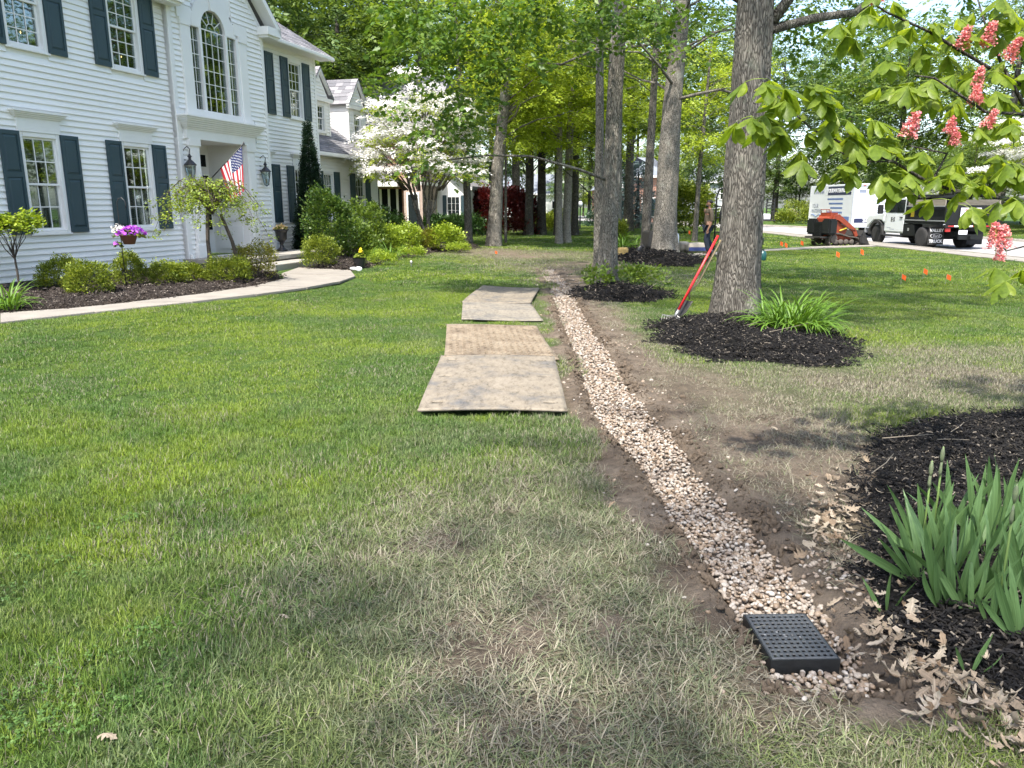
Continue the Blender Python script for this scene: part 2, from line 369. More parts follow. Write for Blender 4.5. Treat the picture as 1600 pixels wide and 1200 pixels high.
# materials of the ground
def ground_mat():
    m, t, b, o = newmat('lawn_soil'); b.inputs['Roughness'].default_value = .95; b.inputs['Specular IOR Level'].default_value = .15
    at = N(t, 'ShaderNodeVertexColor', layer_name='fld'); sp = N(t, 'ShaderNodeSeparateColor'); t.links.new(at.outputs[0], sp.inputs[0])
    tc = N(t, 'ShaderNodeTexCoord')
    n1 = N(t, 'ShaderNodeTexNoise', i_Scale=13, i_Detail=11, i_Roughness=.76); t.links.new(tc.outputs['Object'], n1.inputs['Vector'])
    n2 = N(t, 'ShaderNodeTexNoise', i_Scale=2.2, i_Detail=6, i_Roughness=.65); t.links.new(tc.outputs['Object'], n2.inputs['Vector'])
    n3 = N(t, 'ShaderNodeTexNoise', i_Scale=70, i_Detail=4, i_Roughness=.7); t.links.new(tc.outputs['Object'], n3.inputs['Vector'])
    soil = ramp(t, [(.28, (.075, .057, .043)), (.46, (.155, .123, .093)), (.68, (.24, .196, .152))], n2.outputs[0])
    fine = ramp(t, [(.3, (.55, .55, .55)), (.7, (1.25, 1.22, 1.18))], n1.outputs[0])
    s2 = N(t, 'ShaderNodeMix', data_type='RGBA', blend_type='MULTIPLY', i_0=1.0); t.links.new(soil.outputs[0], s2.inputs[6]); t.links.new(fine.outputs[0], s2.inputs[7])
    green = ramp(t, [(.3, (.035, .065, .014)), (.7, (.085, .14, .028))], n1.outputs[0])
    thatch = ramp(t, [(.3, (.06, .052, .032)), (.7, (.19, .165, .11))], n3.outputs[0])
    g2 = N(t, 'ShaderNodeMix', data_type='RGBA'); t.links.new(sp.outputs[1], g2.inputs[0]); t.links.new(green.outputs[0], g2.inputs[6]); t.links.new(thatch.outputs[0], g2.inputs[7])
    mx = N(t, 'ShaderNodeMix', data_type='RGBA'); t.links.new(sp.outputs[0], mx.inputs[0]); t.links.new(g2.outputs[2], mx.inputs[6]); t.links.new(s2.outputs[2], mx.inputs[7])
    t.links.new(mx.outputs[2], b.inputs['Base Color'])
    ad = N(t, 'ShaderNodeMath', operation='ADD'); t.links.new(n1.outputs[0], ad.inputs[0]); t.links.new(n3.outputs[0], ad.inputs[1])
    bp = N(t, 'ShaderNodeBump', i_Strength=1.0, i_Distance=.03); t.links.new(ad.outputs[0], bp.inputs['Height']); t.links.new(bp.outputs[0], b.inputs['Normal'])
    return m
M_GROUND = ground_mat()
def axis(lo, hi, fine, a, b, g=1.06):
    mid = list(np.arange(a, b, fine)); up = []; x = b; d = fine
    while x < hi: up.append(x); d *= g; x += d
    dn = []; x = a; d = fine
    while x > lo: d *= g; x -= d; dn.append(x)
    return np.array(dn[::-1] + mid + up + [hi])
gx = axis(-260, 260, .055, -2.2, 4.4); gy = axis(-60, 420, .055, 1.6, 9.5, 1.05)
X, Y = np.meshgrid(gx, gy); nx, ny = len(gx), len(gy)
fl = fields(X.ravel(), Y.ravel())
V = np.stack([X.ravel(), Y.ravel(), fl['z']], 1)
i = (np.arange(ny - 1)[:, None] * nx + np.arange(nx - 1)[None]).ravel()
me = np_mesh('ground', V, [np.stack([i, i + 1, i + nx + 1, i + nx], 1)], [M_GROUND], smooth=True)
ca = me.color_attributes.new('fld', 'FLOAT_COLOR', 'POINT')
ca.data.foreach_set('color', np.stack([np.clip(fl['dirt'] + .25 * fl['mud'], 0, 1), np.clip(fl['dry'] + .35 * fl['mud'], 0, 1), fl['mud'], np.ones(len(V))], 1).astype(np.float32).ravel())
ground = link(bpy.data.objects.new('ground', me)); tag(ground, 'lawn ground with worn bare soil along the drain', kind='structure')

# ------------------------------------------------------------------ street, kerbs, sidewalk, walkways
M_ROAD = pm('street_concrete', (.34, .33, .32), (.28, .27, .26), 1.2, .85, .25, 30, spec=.2)
M_CONC = pm('concrete', (.27, .248, .212), (.21, .19, .165), 2.5, .85, .3, 60, spec=.2)
ys = np.concatenate([np.arange(-40, 50, 3.0), np.arange(50, 130, 2.0)])
V = []; F_ = []
for k, y in enumerate(ys):
    for q in (-4.2, 0, 4.2): V.append((float(SX(y)) + q, y, -.10 + (.04 if q == 0 else 0)))
for k in range(len(ys) - 1):
    for q in range(2): F_.append((3 * k + q, 3 * k + q + 1, 3 * k + q + 4, 3 * k + q + 3))
street = link(bpy.data.objects.new('street', np_mesh('street', V, [F_], [M_ROAD]))); tag(street, 'pale concrete street', kind='structure')
for sgn in (-1, 1):
    mb = MB(); vs = []
    for y in ys:
        x = float(SX(y))
        for q, z in ((4.02, -.098), (4.07, .0), (4.12, .022), (4.3, .022), (4.32, -.2)): vs.append((x + sgn * q, y, z))
    fs = [(5 * k + q, 5 * k + q + 1, 5 * k + q + 6, 5 * k + q + 5) for k in range(len(ys) - 1) for q in range(4)]
    mb.add(vs, fs); o = mb.build('kerb', M_CONC); tag(o, 'low concrete kerb edging the street', kind='structure')
o = MB().bb((14.85, -30, -.1), (15.95, 80, .004)).build('sidewalk', M_CONC); tag(o, 'concrete sidewalk along the street', kind='structure')
slab = MB().bb((-.54, -.735, -.03), (.54, .735, .03)).mesh('slab', M_CONC)
for k in range(30):
    place('slab', slab, o, (15.4, 15 + 1.48 * k, .012 + .006 * random.random()), (R(random.uniform(-.3, .3)), R(random.uniform(-.3, .3)), 0))
def strip_slabs(name, A, B, z0, z1, label, gap=.008):
    base = MB(); vs = []
    for a, b in zip(A, B): vs += [(a.x, a.y, z0), (b.x, b.y, z0)]
    base.add(vs, [(2 * k, 2 * k + 1, 2 * k + 3, 2 * k + 2) for k in range(len(A) - 1)])
    o = base.build(name, M_CONC); tag(o, label, kind='structure')
    for k in range(len(A) - 1):
        a0, a1, b0, b1 = A[k].xy, A[k + 1].xy, B[k].xy, B[k + 1].xy
        d = gap / max(.3, (a1 - a0).length); e = gap / max(.3, (b1 - b0).length)
        q = [a0.lerp(a1, d), a0.lerp(a1, 1 - d), b0.lerp(b1, 1 - e), b0.lerp(b1, e)]
        MB().prism([(p.x, p.y) for p in q], z0 + .004, z1 + .004 * (k % 2), 'XY').build('slab', M_CONC, o, bevel=.006)
    return o
strip_slabs('path', PATH_OUT, PATH_IN, .10, .145, 'curved concrete front walk beside the house bed')
wk = [G(1010, 405), G(1095, 398), G(1188, 392.5), G(1264, 388), G(1364, 384.5)]
strip_slabs('walkway', [p + Vector((-.1, -.5, 0)) for p in wk], [p + Vector((.1, .5, 0)) for p in wk], .0, .035, 'narrow concrete walkway crossing the right lawn to the sidewalk')

# ------------------------------------------------------------------ grass
def blades(n, r, hmin, hmax, wd, lean0, lean1, rs, seg=2):
    q = random.Random(rs); V = []; T = []; Q = []
    for _ in range(n):
        a = q.random() * 6.283; rr = r * math.sqrt(q.random()); bx, by = rr * math.cos(a), rr * math.sin(a)
        az = q.random() * 6.283; ln = R(q.uniform(lean0, lean1)); h = q.uniform(hmin, hmax); w_ = wd * q.uniform(.6, 1.2)
        dx, dy = math.cos(az), math.sin(az); fa = az + 1.57 + q.uniform(-.6, .6); px, py = math.cos(fa) * w_ / 2, math.sin(fa) * w_ / 2
        b = len(V); bend = q.uniform(.2, .7)
        pts = []
        for k in range(seg + 1):
            f = k / seg; l2 = ln * (1 - bend + bend * 2 * f); l2 = min(l2, 1.62)
            if k == 0: p = (bx, by, -.006)
            else:
                p0 = pts[-1]; s = h / seg; p = (p0[0] + dx * math.sin(l2) * s, p0[1] + dy * math.sin(l2) * s, max(.004, p0[2] + math.cos(l2) * s))
            pts.append(p)
        for k in range(seg):
            f = 1 - .45 * k / seg; V.append((pts[k][0] - px * f, pts[k][1] - py * f, pts[k][2])); V.append((pts[k][0] + px * f, pts[k][1] + py * f, pts[k][2]))
        V.append(pts[seg])
        for k in range(seg - 1): Q.append((b + 2 * k, b + 2 * k + 1, b + 2 * k + 3, b + 2 * k + 2))
        T.append((b + 2 * seg - 2, b + 2 * seg - 1, b + 2 * seg))
    return V, [Q, T]
def grass_mat():
    m, t, b, o = newmat('grass_blades'); b.inputs['Roughness'].default_value = .5; b.inputs['Specular IOR Level'].default_value = .3
    g = N(t, 'ShaderNodeNewGeometry'); a = N(t, 'ShaderNodeAttribute', attribute_type='INSTANCER', attribute_name='dry'); l = N(t, 'ShaderNodeAttribute', attribute_type='INSTANCER', attribute_name='lush')
    gr = ramp(t, [(0, (.09, .15, .014)), (.5, (.175, .25, .022)), (1, (.28, .34, .04))], g.outputs['Random Per Island'])
    gk = ramp(t, [(0, (.04, .095, .016)), (.5, (.08, .155, .024)), (1, (.135, .21, .045))], g.outputs['Random Per Island']); ya = N(t, 'ShaderNodeAttribute', attribute_type='INSTANCER', attribute_name='yel'); m0 = N(t, 'ShaderNodeMix', data_type='RGBA'); t.links.new(ya.outputs['Fac'], m0.inputs[0]); t.links.new(gk.outputs[0], m0.inputs[6]); t.links.new(gr.outputs[0], m0.inputs[7])
    gd = ramp(t, [(0, (.085, .11, .055)), (.5, (.165, .185, .098)), (1, (.27, .275, .17))], g.outputs['Random Per Island'])
    st = ramp(t, [(0, (.17, .148, .10)), (1, (.36, .325, .24))], g.outputs['Random Per Island'])
    m1 = N(t, 'ShaderNodeMix', data_type='RGBA'); t.links.new(l.outputs['Fac'], m1.inputs[0]); t.links.new(gd.outputs[0], m1.inputs[6]); t.links.new(m0.outputs[2], m1.inputs[7])
    # a share of each tuft's blades is dead straw
    fr = N(t, 'ShaderNodeMath', operation='MULTIPLY', i_1=7.31); t.links.new(g.outputs['Random Per Island'], fr.inputs[0])
    fc = N(t, 'ShaderNodeMath', operation='FRACT'); t.links.new(fr.outputs[0], fc.inputs[0])
    lt = N(t, 'ShaderNodeMath', operation='LESS_THAN'); t.links.new(fc.outputs[0], lt.inputs[0]); t.links.new(a.outputs['Fac'], lt.inputs[1])
    mx = N(t, 'ShaderNodeMix', data_type='RGBA'); t.links.new(lt.outputs[0], mx.inputs[0]); t.links.new(m1.outputs[2], mx.inputs[6]); t.links.new(st.outputs[0], mx.inputs[7])
    t.links.new(mx.outputs[2], b.inputs['Base Color'])
    tr = N(t, 'ShaderNodeBsdfTranslucent'); t.links.new(mx.outputs[2], tr.inputs[0])
    ms = N(t, 'ShaderNodeMixShader', i_0=.3); t.links.new(b.outputs[0], ms.inputs[1]); t.links.new(tr.outputs[0], ms.inputs[2]); t.links.new(ms.outputs[0], o.inputs[0])
    return m
M_GRASS = grass_mat()
def tm(name, vf, mat): return template(name, np_mesh(name, vf[0], vf[1], [mat]))
LV = (1.0, .7, .45, .25, .1); tuft = []; FAM = {}
def family(nm, var, n, r, *a):
    FAM[nm] = (len(tuft), var)
    for lv in LV:
        for k in range(var): tuft.append(tm('tuft', blades(max(3, int(n * lv)), r, a[0], a[1], a[2], a[3], a[4], len(tuft) * 7 + 1, a[5]), M_GRASS))
family('near', 4, 240, .085, .025, .068, .0040, 8, 56, 3)
family('flat', 5, 130, .10, .04, .105, .0042, 42, 86, 3)
family('mid', 3, 520, .19, .02, .052, .0055, 8, 56, 2)
family('midflat', 2, 320, .19, .03, .07, .005, 40, 84, 2)
family('far', 3, 620, .42, .025, .055, .012, 10, 55, 2)
family('vfar', 3, 620, 1.0, .03, .06, .030, 10, 55, 2)
GP, GR, GS, GI, GD, GL, GY = [], [], [], [], [], [], []
for y0, y1, sp_, fa, fb in ((1.5, 6.2, .105, 'near', 'flat'), (6.2, 16, .22, 'mid', 'midflat'), (16, 29, .48, 'far', 'far'), (29, 64, 1.15, 'vfar', 'vfar')):
    hw = lambda y: .70 * y + .7
    X, Y = np.meshgrid(np.arange(-hw(y1), hw(y1), sp_), np.arange(y0, y1, sp_)); x, y = X.ravel(), Y.ravel(); k = np.abs(x) < hw(y); x, y = x[k], y[k]
    x = x + rng.uniform(-.35, .35, len(x)) * sp_; y = y + rng.uniform(-.35, .35, len(x)) * sp_
    f = fields(x, y); mg = sp_ * .3
    dens = 1 - np.clip(f['dirt'] * 1.12 - .02, 0, 1)
    dens = np.maximum(dens, np.where(f['side'] > 0, .42, .2) * sstep(.05, .35, f['st']) * sstep(.30, .62, f['n1'] * .6 + f['n2'] * .4) * (y < 16))
    dens *= (1 - .05 * f['mud']) * (1 - .5 * np.clip(f['dry'] - .35, 0, 1)) * (.82 + .4 * f['n2'])
    keep = dens > .05
    keep &= (~f['bed']) & (f['st'] > mg * .3) & (f['dstr'] > 4.4) & ~((x > 14.75) & (x < 16.05))
    for p in MATS: keep &= ~(inpoly(x, y, p) | (dpoly(x, y, p, True) < mg * .7))
    pp = [p.xy for p in PATH_OUT] + [p.xy for p in PATH_IN[::-1]]
    keep &= ~(inpoly(x, y, pp) | (dpoly(x, y, pp, True) < mg))
    keep &= ~((f['off'] < .2) & (f['s'] < 17)) & ~inpoly(x, y, [HL(2.3, 0), HL(2.3, 2.2), HL(6.7, 2.2), HL(6.7, 0)])
    keep &= dpoly(x, y, [p.xy for p in wk]) > .5 + mg * .5
    keep &= ~inpoly(x, y, [(.91, 2.48), (1.27, 2.50), (1.25, 2.90), (.91, 2.87)])
    x, y, dens = x[keep], y[keep], dens[keep]; f = {q: v[keep] for q, v in f.items()}
    n = len(x); GP.append(np.stack([x, y, f['z']], 1))
    flat = rng.random(n) < np.clip(f['mud'] * 1.1 + .3 * f['dry'] + .8 * (f['dirt'] > .6), 0, .94)
    GR.append(np.stack([rng.normal(0, .03, n), rng.normal(0, .03, n), rng.uniform(0, 6.283, n)], 1))
    GS.append(rng.uniform(.8, 1.12, n) * (.62 + .34 * f['n3'] + .34 * f['n1']))
    lv = np.clip(np.digitize(dens + rng.uniform(-.12, .12, n), [.17, .35, .57, .82]), 0, 4); lv = 4 - lv
    A, B = FAM[fa], FAM[fb]
    idx = np.where(flat, B[0] + lv * B[1] + rng.integers(0, B[1], n), A[0] + lv * A[1] + rng.integers(0, A[1], n))
    GY.append(np.clip(.5 + 2.2 * (fbm(x * .9, y * .9, 71) - .5) + 1.3 * (fbm(x * 3.2, y * 3.2, 75) - .5) + rng.normal(0, .10, n), 0, 1)); GI.append(idx); GD.append(np.clip(f['dry'] * .8 + .05 + .5 * np.clip(f['n1'] - .5, 0, 1) + .25 * np.clip(f['n2'] - .6, 0, 1), 0, .9))
    GL.append(np.clip(1.12 - .70 * f['mud'] - .3 * f['dry'] - .5 * f['dirt'] + (f['n2'] - .5) * .9 + (f['n1'] - .5) * .6 - .25 * (1 - f['lush']) * (y < 12), 0, 1))
go_ = gn_scatter('grass', np.concatenate(GP), np.concatenate(GR), np.concatenate(GS), np.concatenate(GI), tuft, dict(dry=np.concatenate(GD), lush=np.concatenate(GL), yel=np.concatenate(GY)))
tag(go_, 'short green lawn grass, worn thin beside the drain', 'grass', kind='stuff')

# ------------------------------------------------------------------ gravel in the drain
def ico(sub=2):
    import bmesh
    bm = bmesh.new(); bmesh.ops.create_icosphere(bm, subdivisions=sub, radius=1.0)
    V = np.array([v.co[:] for v in bm.verts]); F_ = np.array([[v.index for v in f.verts] for f in bm.faces]); bm.free(); return V, F_
def rock(seed, sub=2, sq=(1, .8, .6), amp=.22):
    V, F_ = ico(sub); q = np.random.default_rng(seed); o = np.ones(len(V))
    for _ in range(5):
        d = q.normal(size=3); d /= np.linalg.norm(d); o += amp * .5 * np.sin(V @ d * q.uniform(1.5, 3.2) + q.uniform(0, 6))
    return V * o[:, None] * np.array(sq), F_
def pebble_mat():
    m, t, b, o = newmat('river_pebble'); b.inputs['Roughness'].default_value = .6
    oi = N(t, 'ShaderNodeObjectInfo'); r = ramp(t, [(0, (.25, .19, .135)), (.16, (.32, .275, .225)), (.34, (.19, .138, .092)), (.48, (.33, .29, .245)), (.62, (.26, .21, .165)), (.76, (.17, .135, .105)), (.88, (.38, .35, .31)), (1, (.24, .19, .145))], oi.outputs['Random'], 'CONSTANT')
    tc = N(t, 'ShaderNodeTexCoord'); nz = N(t, 'ShaderNodeTexNoise', i_Scale=2.5, i_Detail=6); t.links.new(tc.outputs['Object'], nz.inputs['Vector'])
    rr = ramp(t, [(.3, (.75, .72, .68)), (.7, (1.08, 1.06, 1.04))], nz.outputs[0])
    mx = N(t, 'ShaderNodeMix', data_type='RGBA', blend_type='MULTIPLY', i_0=1.0); t.links.new(r.outputs[0], mx.inputs[6]); t.links.new(rr.outputs[0], mx.inputs[7]); t.links.new(mx.outputs[2], b.inputs['Base Color'])
    return m
M_PEB = pebble_mat()
pebs = []
for k in range(7):
    V, F_ = rock(100 + k, 2, ((1, .82, .62), (1, .7, .55), (1, .95, .7), (1, .62, .5), (.9, .85, .75), (1.1, .75, .5), (1, .8, .8))[k])
    pebs.append(np_mesh('pebble', V, [F_], [M_PEB], smooth=True))
PX, PY = [], []
for y0, y1, den in ((2.25, 4.2, 3600), (4.2, 7, 2700), (7, 12, 1300), (12, 26, 700)):
    n = int(5 * (y1 - y0) * den); x = rng.uniform(-.6, 2.2, n) if y1 < 8 else rng.uniform(-.2, 2.3, n); y = rng.uniform(y0, y1, n)
    k = rng.random(n) < .56
    x, y = x[k], y[k]; f = fields(x, y)
    ed = f['st'] + (f['n2'] - .5) * .10
    k = ((ed < 0.0)) | ((f['st'] < .35) & (rng.random(len(x)) < .012) & (f['side'] < .8))
    k |= (blob(x, y, 1.5, 3.25, .14, .22) > rng.random(len(x)) * 2.5)
    k &= ~inpoly(x, y, [(.93, 2.50), (1.24, 2.53), (1.21, 2.87), (.93, 2.85)])
    PX.append(x[k]); PY.append(y[k])
PX = np.concatenate(PX); PY = np.concatenate(PY); f = fields(PX, PY)
ps = rng.uniform(.0075, .0140, len(PX)) * (1 + .35 * (rng.random(len(PX)) < .15)) * np.where(PY > 7, 1.25, 1) * np.where(PY > 12, 1.3, 1)
pz = f['z'] + np.where(f['st'] < 0, rng.uniform(.0, .026, len(PX)) + .008, .004)
o_ = np.argsort(PY); PX, PY, ps, pz = PX[o_], PY[o_], ps[o_], pz[o_]
mb = MB(); vs = []
for a, b in zip(TR_L, TR_R): vs += [(a.x, a.y, -.05), (b.x, b.y, -.05)]
mb.add(vs, [(2 * k, 2 * k + 1, 2 * k + 3, 2 * k + 2) for k in range(len(TR_L) - 1)])
M_GRAVB = pm('gravel_bed', (.13, .10, .075), (.07, .055, .04), 40, .95, .8, 60)
gravel = mb.build('gravel_bed', M_GRAVB); tag(gravel, 'trench filled with tan and white river pebbles', kind='structure')
big = np.argsort(-(ps / PY))[:300]; isbig = np.zeros(len(PX), bool); isbig[big] = True
for k in big:
    place('pebble', pebs[k % 7], gravel, (PX[k], PY[k], pz[k]), (random.uniform(-.5, .5), random.uniform(-.5, .5), random.uniform(0, 6.28)), float(ps[k]))
k = ~isbig; n = int(k.sum())
o = gn_scatter('gravel', np.stack([PX[k], PY[k], pz[k]], 1), np.stack([rng.uniform(-.6, .6, n), rng.uniform(-.6, .6, n), rng.uniform(0, 6.28, n)], 1), ps[k], rng.integers(0, 7, n), [template('pebble', q) for q in pebs], parent=gravel)
tag(o, kind='stuff')
# crumbs and clods of soil thrown up along the trench
M_SOIL = pm('clod_soil', (.17, .132, .096), (.09, .068, .05), 14, .95, .6, 60, spec=.1)
cl = [template('clod', np_mesh('clod', *(lambda r: (r[0], [r[1]]))(rock(300 + k, 2, (1, .85, .6), .9)), [M_SOIL])) for k in range(4)]
n = 110000; x = rng.uniform(-1, 3.6, n); y = rng.uniform(2.1, 14, n) ** 1.0; f = fields(x, y)
pr = np.clip(f['dirt'], 0, 1) * (1 - .93 * blob(x, y, 1.55, 2.9, .45, .75, 2)) * (.05 + .5 * np.exp(-((f['st'] - .05) / .07) ** 2)) * (f['st'] > -.03) * ~f['bed']
for p in MATS: pr = pr * ~inpoly(x, y, p)
k = rng.random(n) < pr; x, y = x[k], y[k]; n = len(x); f = fields(x, y)
cs = np.exp(rng.normal(math.log(.0042), .6, n)) * (1 + 3.0 * np.exp(-((f['st'] - .05) / .06) ** 2) * (f['n1'] > .48)); cs = np.minimum(cs, .019)
o = gn_scatter('soil_clods', np.stack([x, y, f['z'] + cs * .25], 1), rng.uniform(0, 6.28, (n, 3)), cs, rng.integers(0, 4, n), cl)
tag(o, 'crumbled brown soil clods along the trench edge', 'soil', kind='stuff')

# clover and broad-leaved weeds in the near lawn
L_CLOV = leafmat('clover_leaf', [(.05, .11, .02), (.085, .165, .03), (.13, .21, .05)], .3)
cv = []
for k in range(4):
    q = random.Random(k); mb = MB()
    for _ in range(16):
        c = Vector((q.uniform(-.05, .05), q.uniform(-.05, .05), q.uniform(.015, .05))); a0 = q.uniform(0, 6.28)
        for j in range(3):
            a = a0 + j * 2.094; s_ = q.uniform(.004, .0075); M = Euler((q.gauss(0, .3), q.gauss(0, .3), a)).to_matrix(); mb.add([c + M @ Vector(p) for p in ((0, 0, 0), (s_ * .8, s_ * .6, .001), (s_ * 1.6, s_ * .35, 0), (s_ * 1.6, -s_ * .35, 0), (s_ * .8, -s_ * .6, .001))], [(0, 1, 2, 3, 4)])
    cv.append(template('clover', mb.mesh('clover', L_CLOV)))
cp = []
for u, v, r_, n in ((150, 1040, .4, 15), (60, 1130, .4, 12), (260, 800, .5, 5), (90, 900, .4, 6)):
    c = G(u, v); cp.append(np.stack([rng.normal(c.x, r_ * .5, n), rng.normal(c.y, r_ * .5, n), np.full(n, -.006)], 1))
cp = np.concatenate(cp); n = len(cp)
tag(gn_scatter('clover', cp, np.stack([np.zeros(n), np.zeros(n), rng.uniform(0, 6.28, n)], 1), rng.uniform(.8, 1.3, n), rng.integers(0, 4, n), cv), 'patches of clover growing in the near lawn', 'clover', kind='stuff')
# ------------------------------------------------------------------ mulch beds
def mulch_mat(name, dark, light):
    m, t, b, o = newmat(name); b.inputs['Roughness'].default_value = .85; b.inputs['Specular IOR Level'].default_value = .25
    g = N(t, 'ShaderNodeNewGeometry'); oi = N(t, 'ShaderNodeObjectInfo')
    ad = N(t, 'ShaderNodeMath', operation='ADD'); t.links.new(g.outputs['Random Per Island'], ad.inputs[0]); t.links.new(oi.outputs['Random'], ad.inputs[1])
    fr = N(t, 'ShaderNodeMath', operation='FRACT'); t.links.new(ad.outputs[0], fr.inputs[0])
    r = ramp(t, [(0, dark), (.70, tuple(q * 1.7 for q in dark)), (.93, tuple((a + b_) / 4.5 for a, b_ in zip(dark, light))), (.975, light), (1, light)], fr.outputs[0]); t.links.new(r.outputs[0], b.inputs['Base Color'])
    return m
M_MULB = pm('mulch_ground', (.010, .009, .008), (.005, .0045, .004), 30, .95, 1.0, 55, spec=.15)
M_MULH = pm('weathered_mulch_ground', (.05, .038, .03), (.02, .016, .013), 25, .95, 1.0, 55, spec=.15)
M_CHIP = mulch_mat('black_bark_chips', (.0055, .005, .005), (.17, .145, .115)); M_CHIPH = mulch_mat('weathered_bark_chips', (.032, .025, .021), (.27, .23, .19))
def chips(seed, mat, n=34, r=.075):
    q = random.Random(seed); mb = MB()
    for _ in range(n):
        l = q.uniform(.010, .036); wd = q.uniform(.003, .008)
        mb.box((q.uniform(-r, r), q.uniform(-r, r), q.uniform(.002, .012)), (l, wd, q.uniform(.002, .005)), (q.uniform(-.45, .45), q.uniform(-.45, .45), q.uniform(0, 6.28)), taper=q.uniform(.6, 1))
    return template('chips', mb.mesh('chips', mat))
CH_B = [chips(k, M_CHIP) for k in range(5)]; CH_H = [chips(50 + k, M_CHIPH, 40, .10) for k in range(4)]
def bed(name, poly, h, cell, label, mat, tmpl, den, fall=.5, scl=1.0, grp=None, zoff=0):
    xs = [p[0] for p in poly]; ysn = [p[1] for p in poly]
    ax = np.arange(min(xs) - cell, max(xs) + cell * 2, cell); ay = np.arange(min(ysn) - cell, max(ysn) + cell * 2, cell)
    X, Y = np.meshgrid(ax, ay); x, y = X.ravel(), Y.ravel(); ins = inpoly(x, y, poly); d = dpoly(x, y, poly, True) * np.where(ins, 1, -1)
    z = fields(x, y)['z'] - .02 + (h + .02) * sstep(-.02, fall, d) + .03 * (fbm(x * 7, y * 7, 5) - .5) * sstep(0, .12, d) + zoff
    nx = len(ax); i = (np.arange(len(ay) - 1)[:, None] * nx + np.arange(nx - 1)[None]).ravel()
    q = np.stack([i, i + 1, i + nx + 1, i + nx], 1); q = q[(d[q] > -cell * 1.2).any(1)]
    used = np.unique(q); mp = np.full(len(x), -1); mp[used] = np.arange(len(used))
    o = link(bpy.data.objects.new(name, np_mesh(name, np.stack([x, y, z], 1)[used], [mp[q]], [mat], smooth=True))); tag(o, label, kind='structure', group=grp)
    A = (max(xs) - min(xs)) * (max(ysn) - min(ysn)); n = int(A * den)
    px = rng.uniform(min(xs) - .15, max(xs) + .15, n); py = rng.uniform(min(ysn) - .15, max(ysn) + .15, n)
    ins = inpoly(px, py, poly); dd = dpoly(px, py, poly, True) * np.where(ins, 1, -1)
    k = (dd + (fbm(px * 5, py * 5, 8) - .5) * .2 > .03); px, py, dd = px[k], py[k], dd[k]; n = len(px)
    pz = fields(px, py)['z'] - .02 + (h + .02) * sstep(-.02, fall, dd) + .03 * (fbm(px * 7, py * 7, 5) - .5) * sstep(0, .12, dd) + .004 + zoff
    c = gn_scatter('mulch_chips', np.stack([px, py, pz], 1), np.stack([rng.normal(0, .25, n), rng.normal(0, .25, n), rng.uniform(0, 6.28, n)], 1), scl * rng.uniform(.7, 1.4, n), rng.integers(0, len(tmpl), n), tmpl, parent=o)
    tag(c, kind='stuff'); return o
bed('mulch_bed', BED_R, .10, .05, 'wide bed of black bark mulch under the flowering tree', M_MULB, CH_B, 330)
bed('mulch_bed', RING1, .12, .08, 'black mulch ring around the thick tree with the tools', M_MULB, CH_B, 160, .9, 1.3)
bed('mulch_bed', RING2, .16, .10, 'black mulch ring around the narrower trunk beside the drain', M_MULB, CH_B, 90, .9, 1.7)
bed('mulch_bed', RING3, .2, .15, 'black mulch ring around the far thick trunk', M_MULB, CH_B, 40, 1.2, 2.6)
bed('mulch_bed', BED_H, .05, .12, 'weathered mulch bed between house front and walk', M_MULH, CH_H, 90, .3, 1.5)
bed('mulch_bed', BED_H2, .05, .15, 'weathered mulch bed curving from porch to flowering tree', M_MULH, CH_H, 45, .3, 2.0)
def bedz(x, y, poly, h, fall):
    a = np.array([x]); b = np.array([y]); d = float(dpoly(a, b, poly, True)[0]) * (1 if inpoly(a, b, poly)[0] else -1)
    return zt(x, y) + h * float(sstep(-.02, fall, d))
# ================================================================== THE WHITE HOUSE (local x along the front, y into the house, z up)
M_WHITE = pm('white_vinyl', (.83, .82, .785), (.77, .76, .73), .7, .5, .05, 40)
M_TRIM = pm('white_trim', (.79, .78, .75), (.73, .72, .69), 1.5, .5)
M_SHUT = pm('slate_teal_paint', (.030, .060, .072), (.024, .050, .060), 1.2, .55)
M_DARK = pm('dark_room', (.012, .014, .015), (.006, .007, .008), 2, .9, spec=.1)
M_BLIND = pm('white_blind', (.62, .63, .62), (.5, .52, .5), 3, .6)
M_FOUND = pm('foundation_stone', (.22, .20, .18), (.12, .11, .10), 6, .9, .5, 30)
M_BLACK = pm('black_metal', (.012, .013, .015), (.02, .02, .022), 9, .4)
def shingle_mat(name, a, b):
    m, t, bs, o = newmat(name); bs.inputs['Roughness'].default_value = .9; bs.inputs['Specular IOR Level'].default_value = .2
    g = N(t, 'ShaderNodeNewGeometry'); r = ramp(t, [(0, a), (.5, tuple((p + q) / 2 for p, q in zip(a, b))), (1, b)], g.outputs['Random Per Island'])
    tc = N(t, 'ShaderNodeTexCoord'); nz = N(t, 'ShaderNodeTexNoise', i_Scale=60, i_Detail=3); t.links.new(tc.outputs['Object'], nz.inputs['Vector'])
    rr = ramp(t, [(.3, (.7, .7, .7)), (.7, (1.2, 1.2, 1.2))], nz.outputs[0])
    mx = N(t, 'ShaderNodeMix', data_type='RGBA', blend_type='MULTIPLY', i_0=1.0); t.links.new(r.outputs[0], mx.inputs[6]); t.links.new(rr.outputs[0], mx.inputs[7]); t.links.new(mx.outputs[2], bs.inputs['Base Color']); return m
M_SHING = shingle_mat('grey_shingle', (.13, .13, .14), (.27, .26, .27))
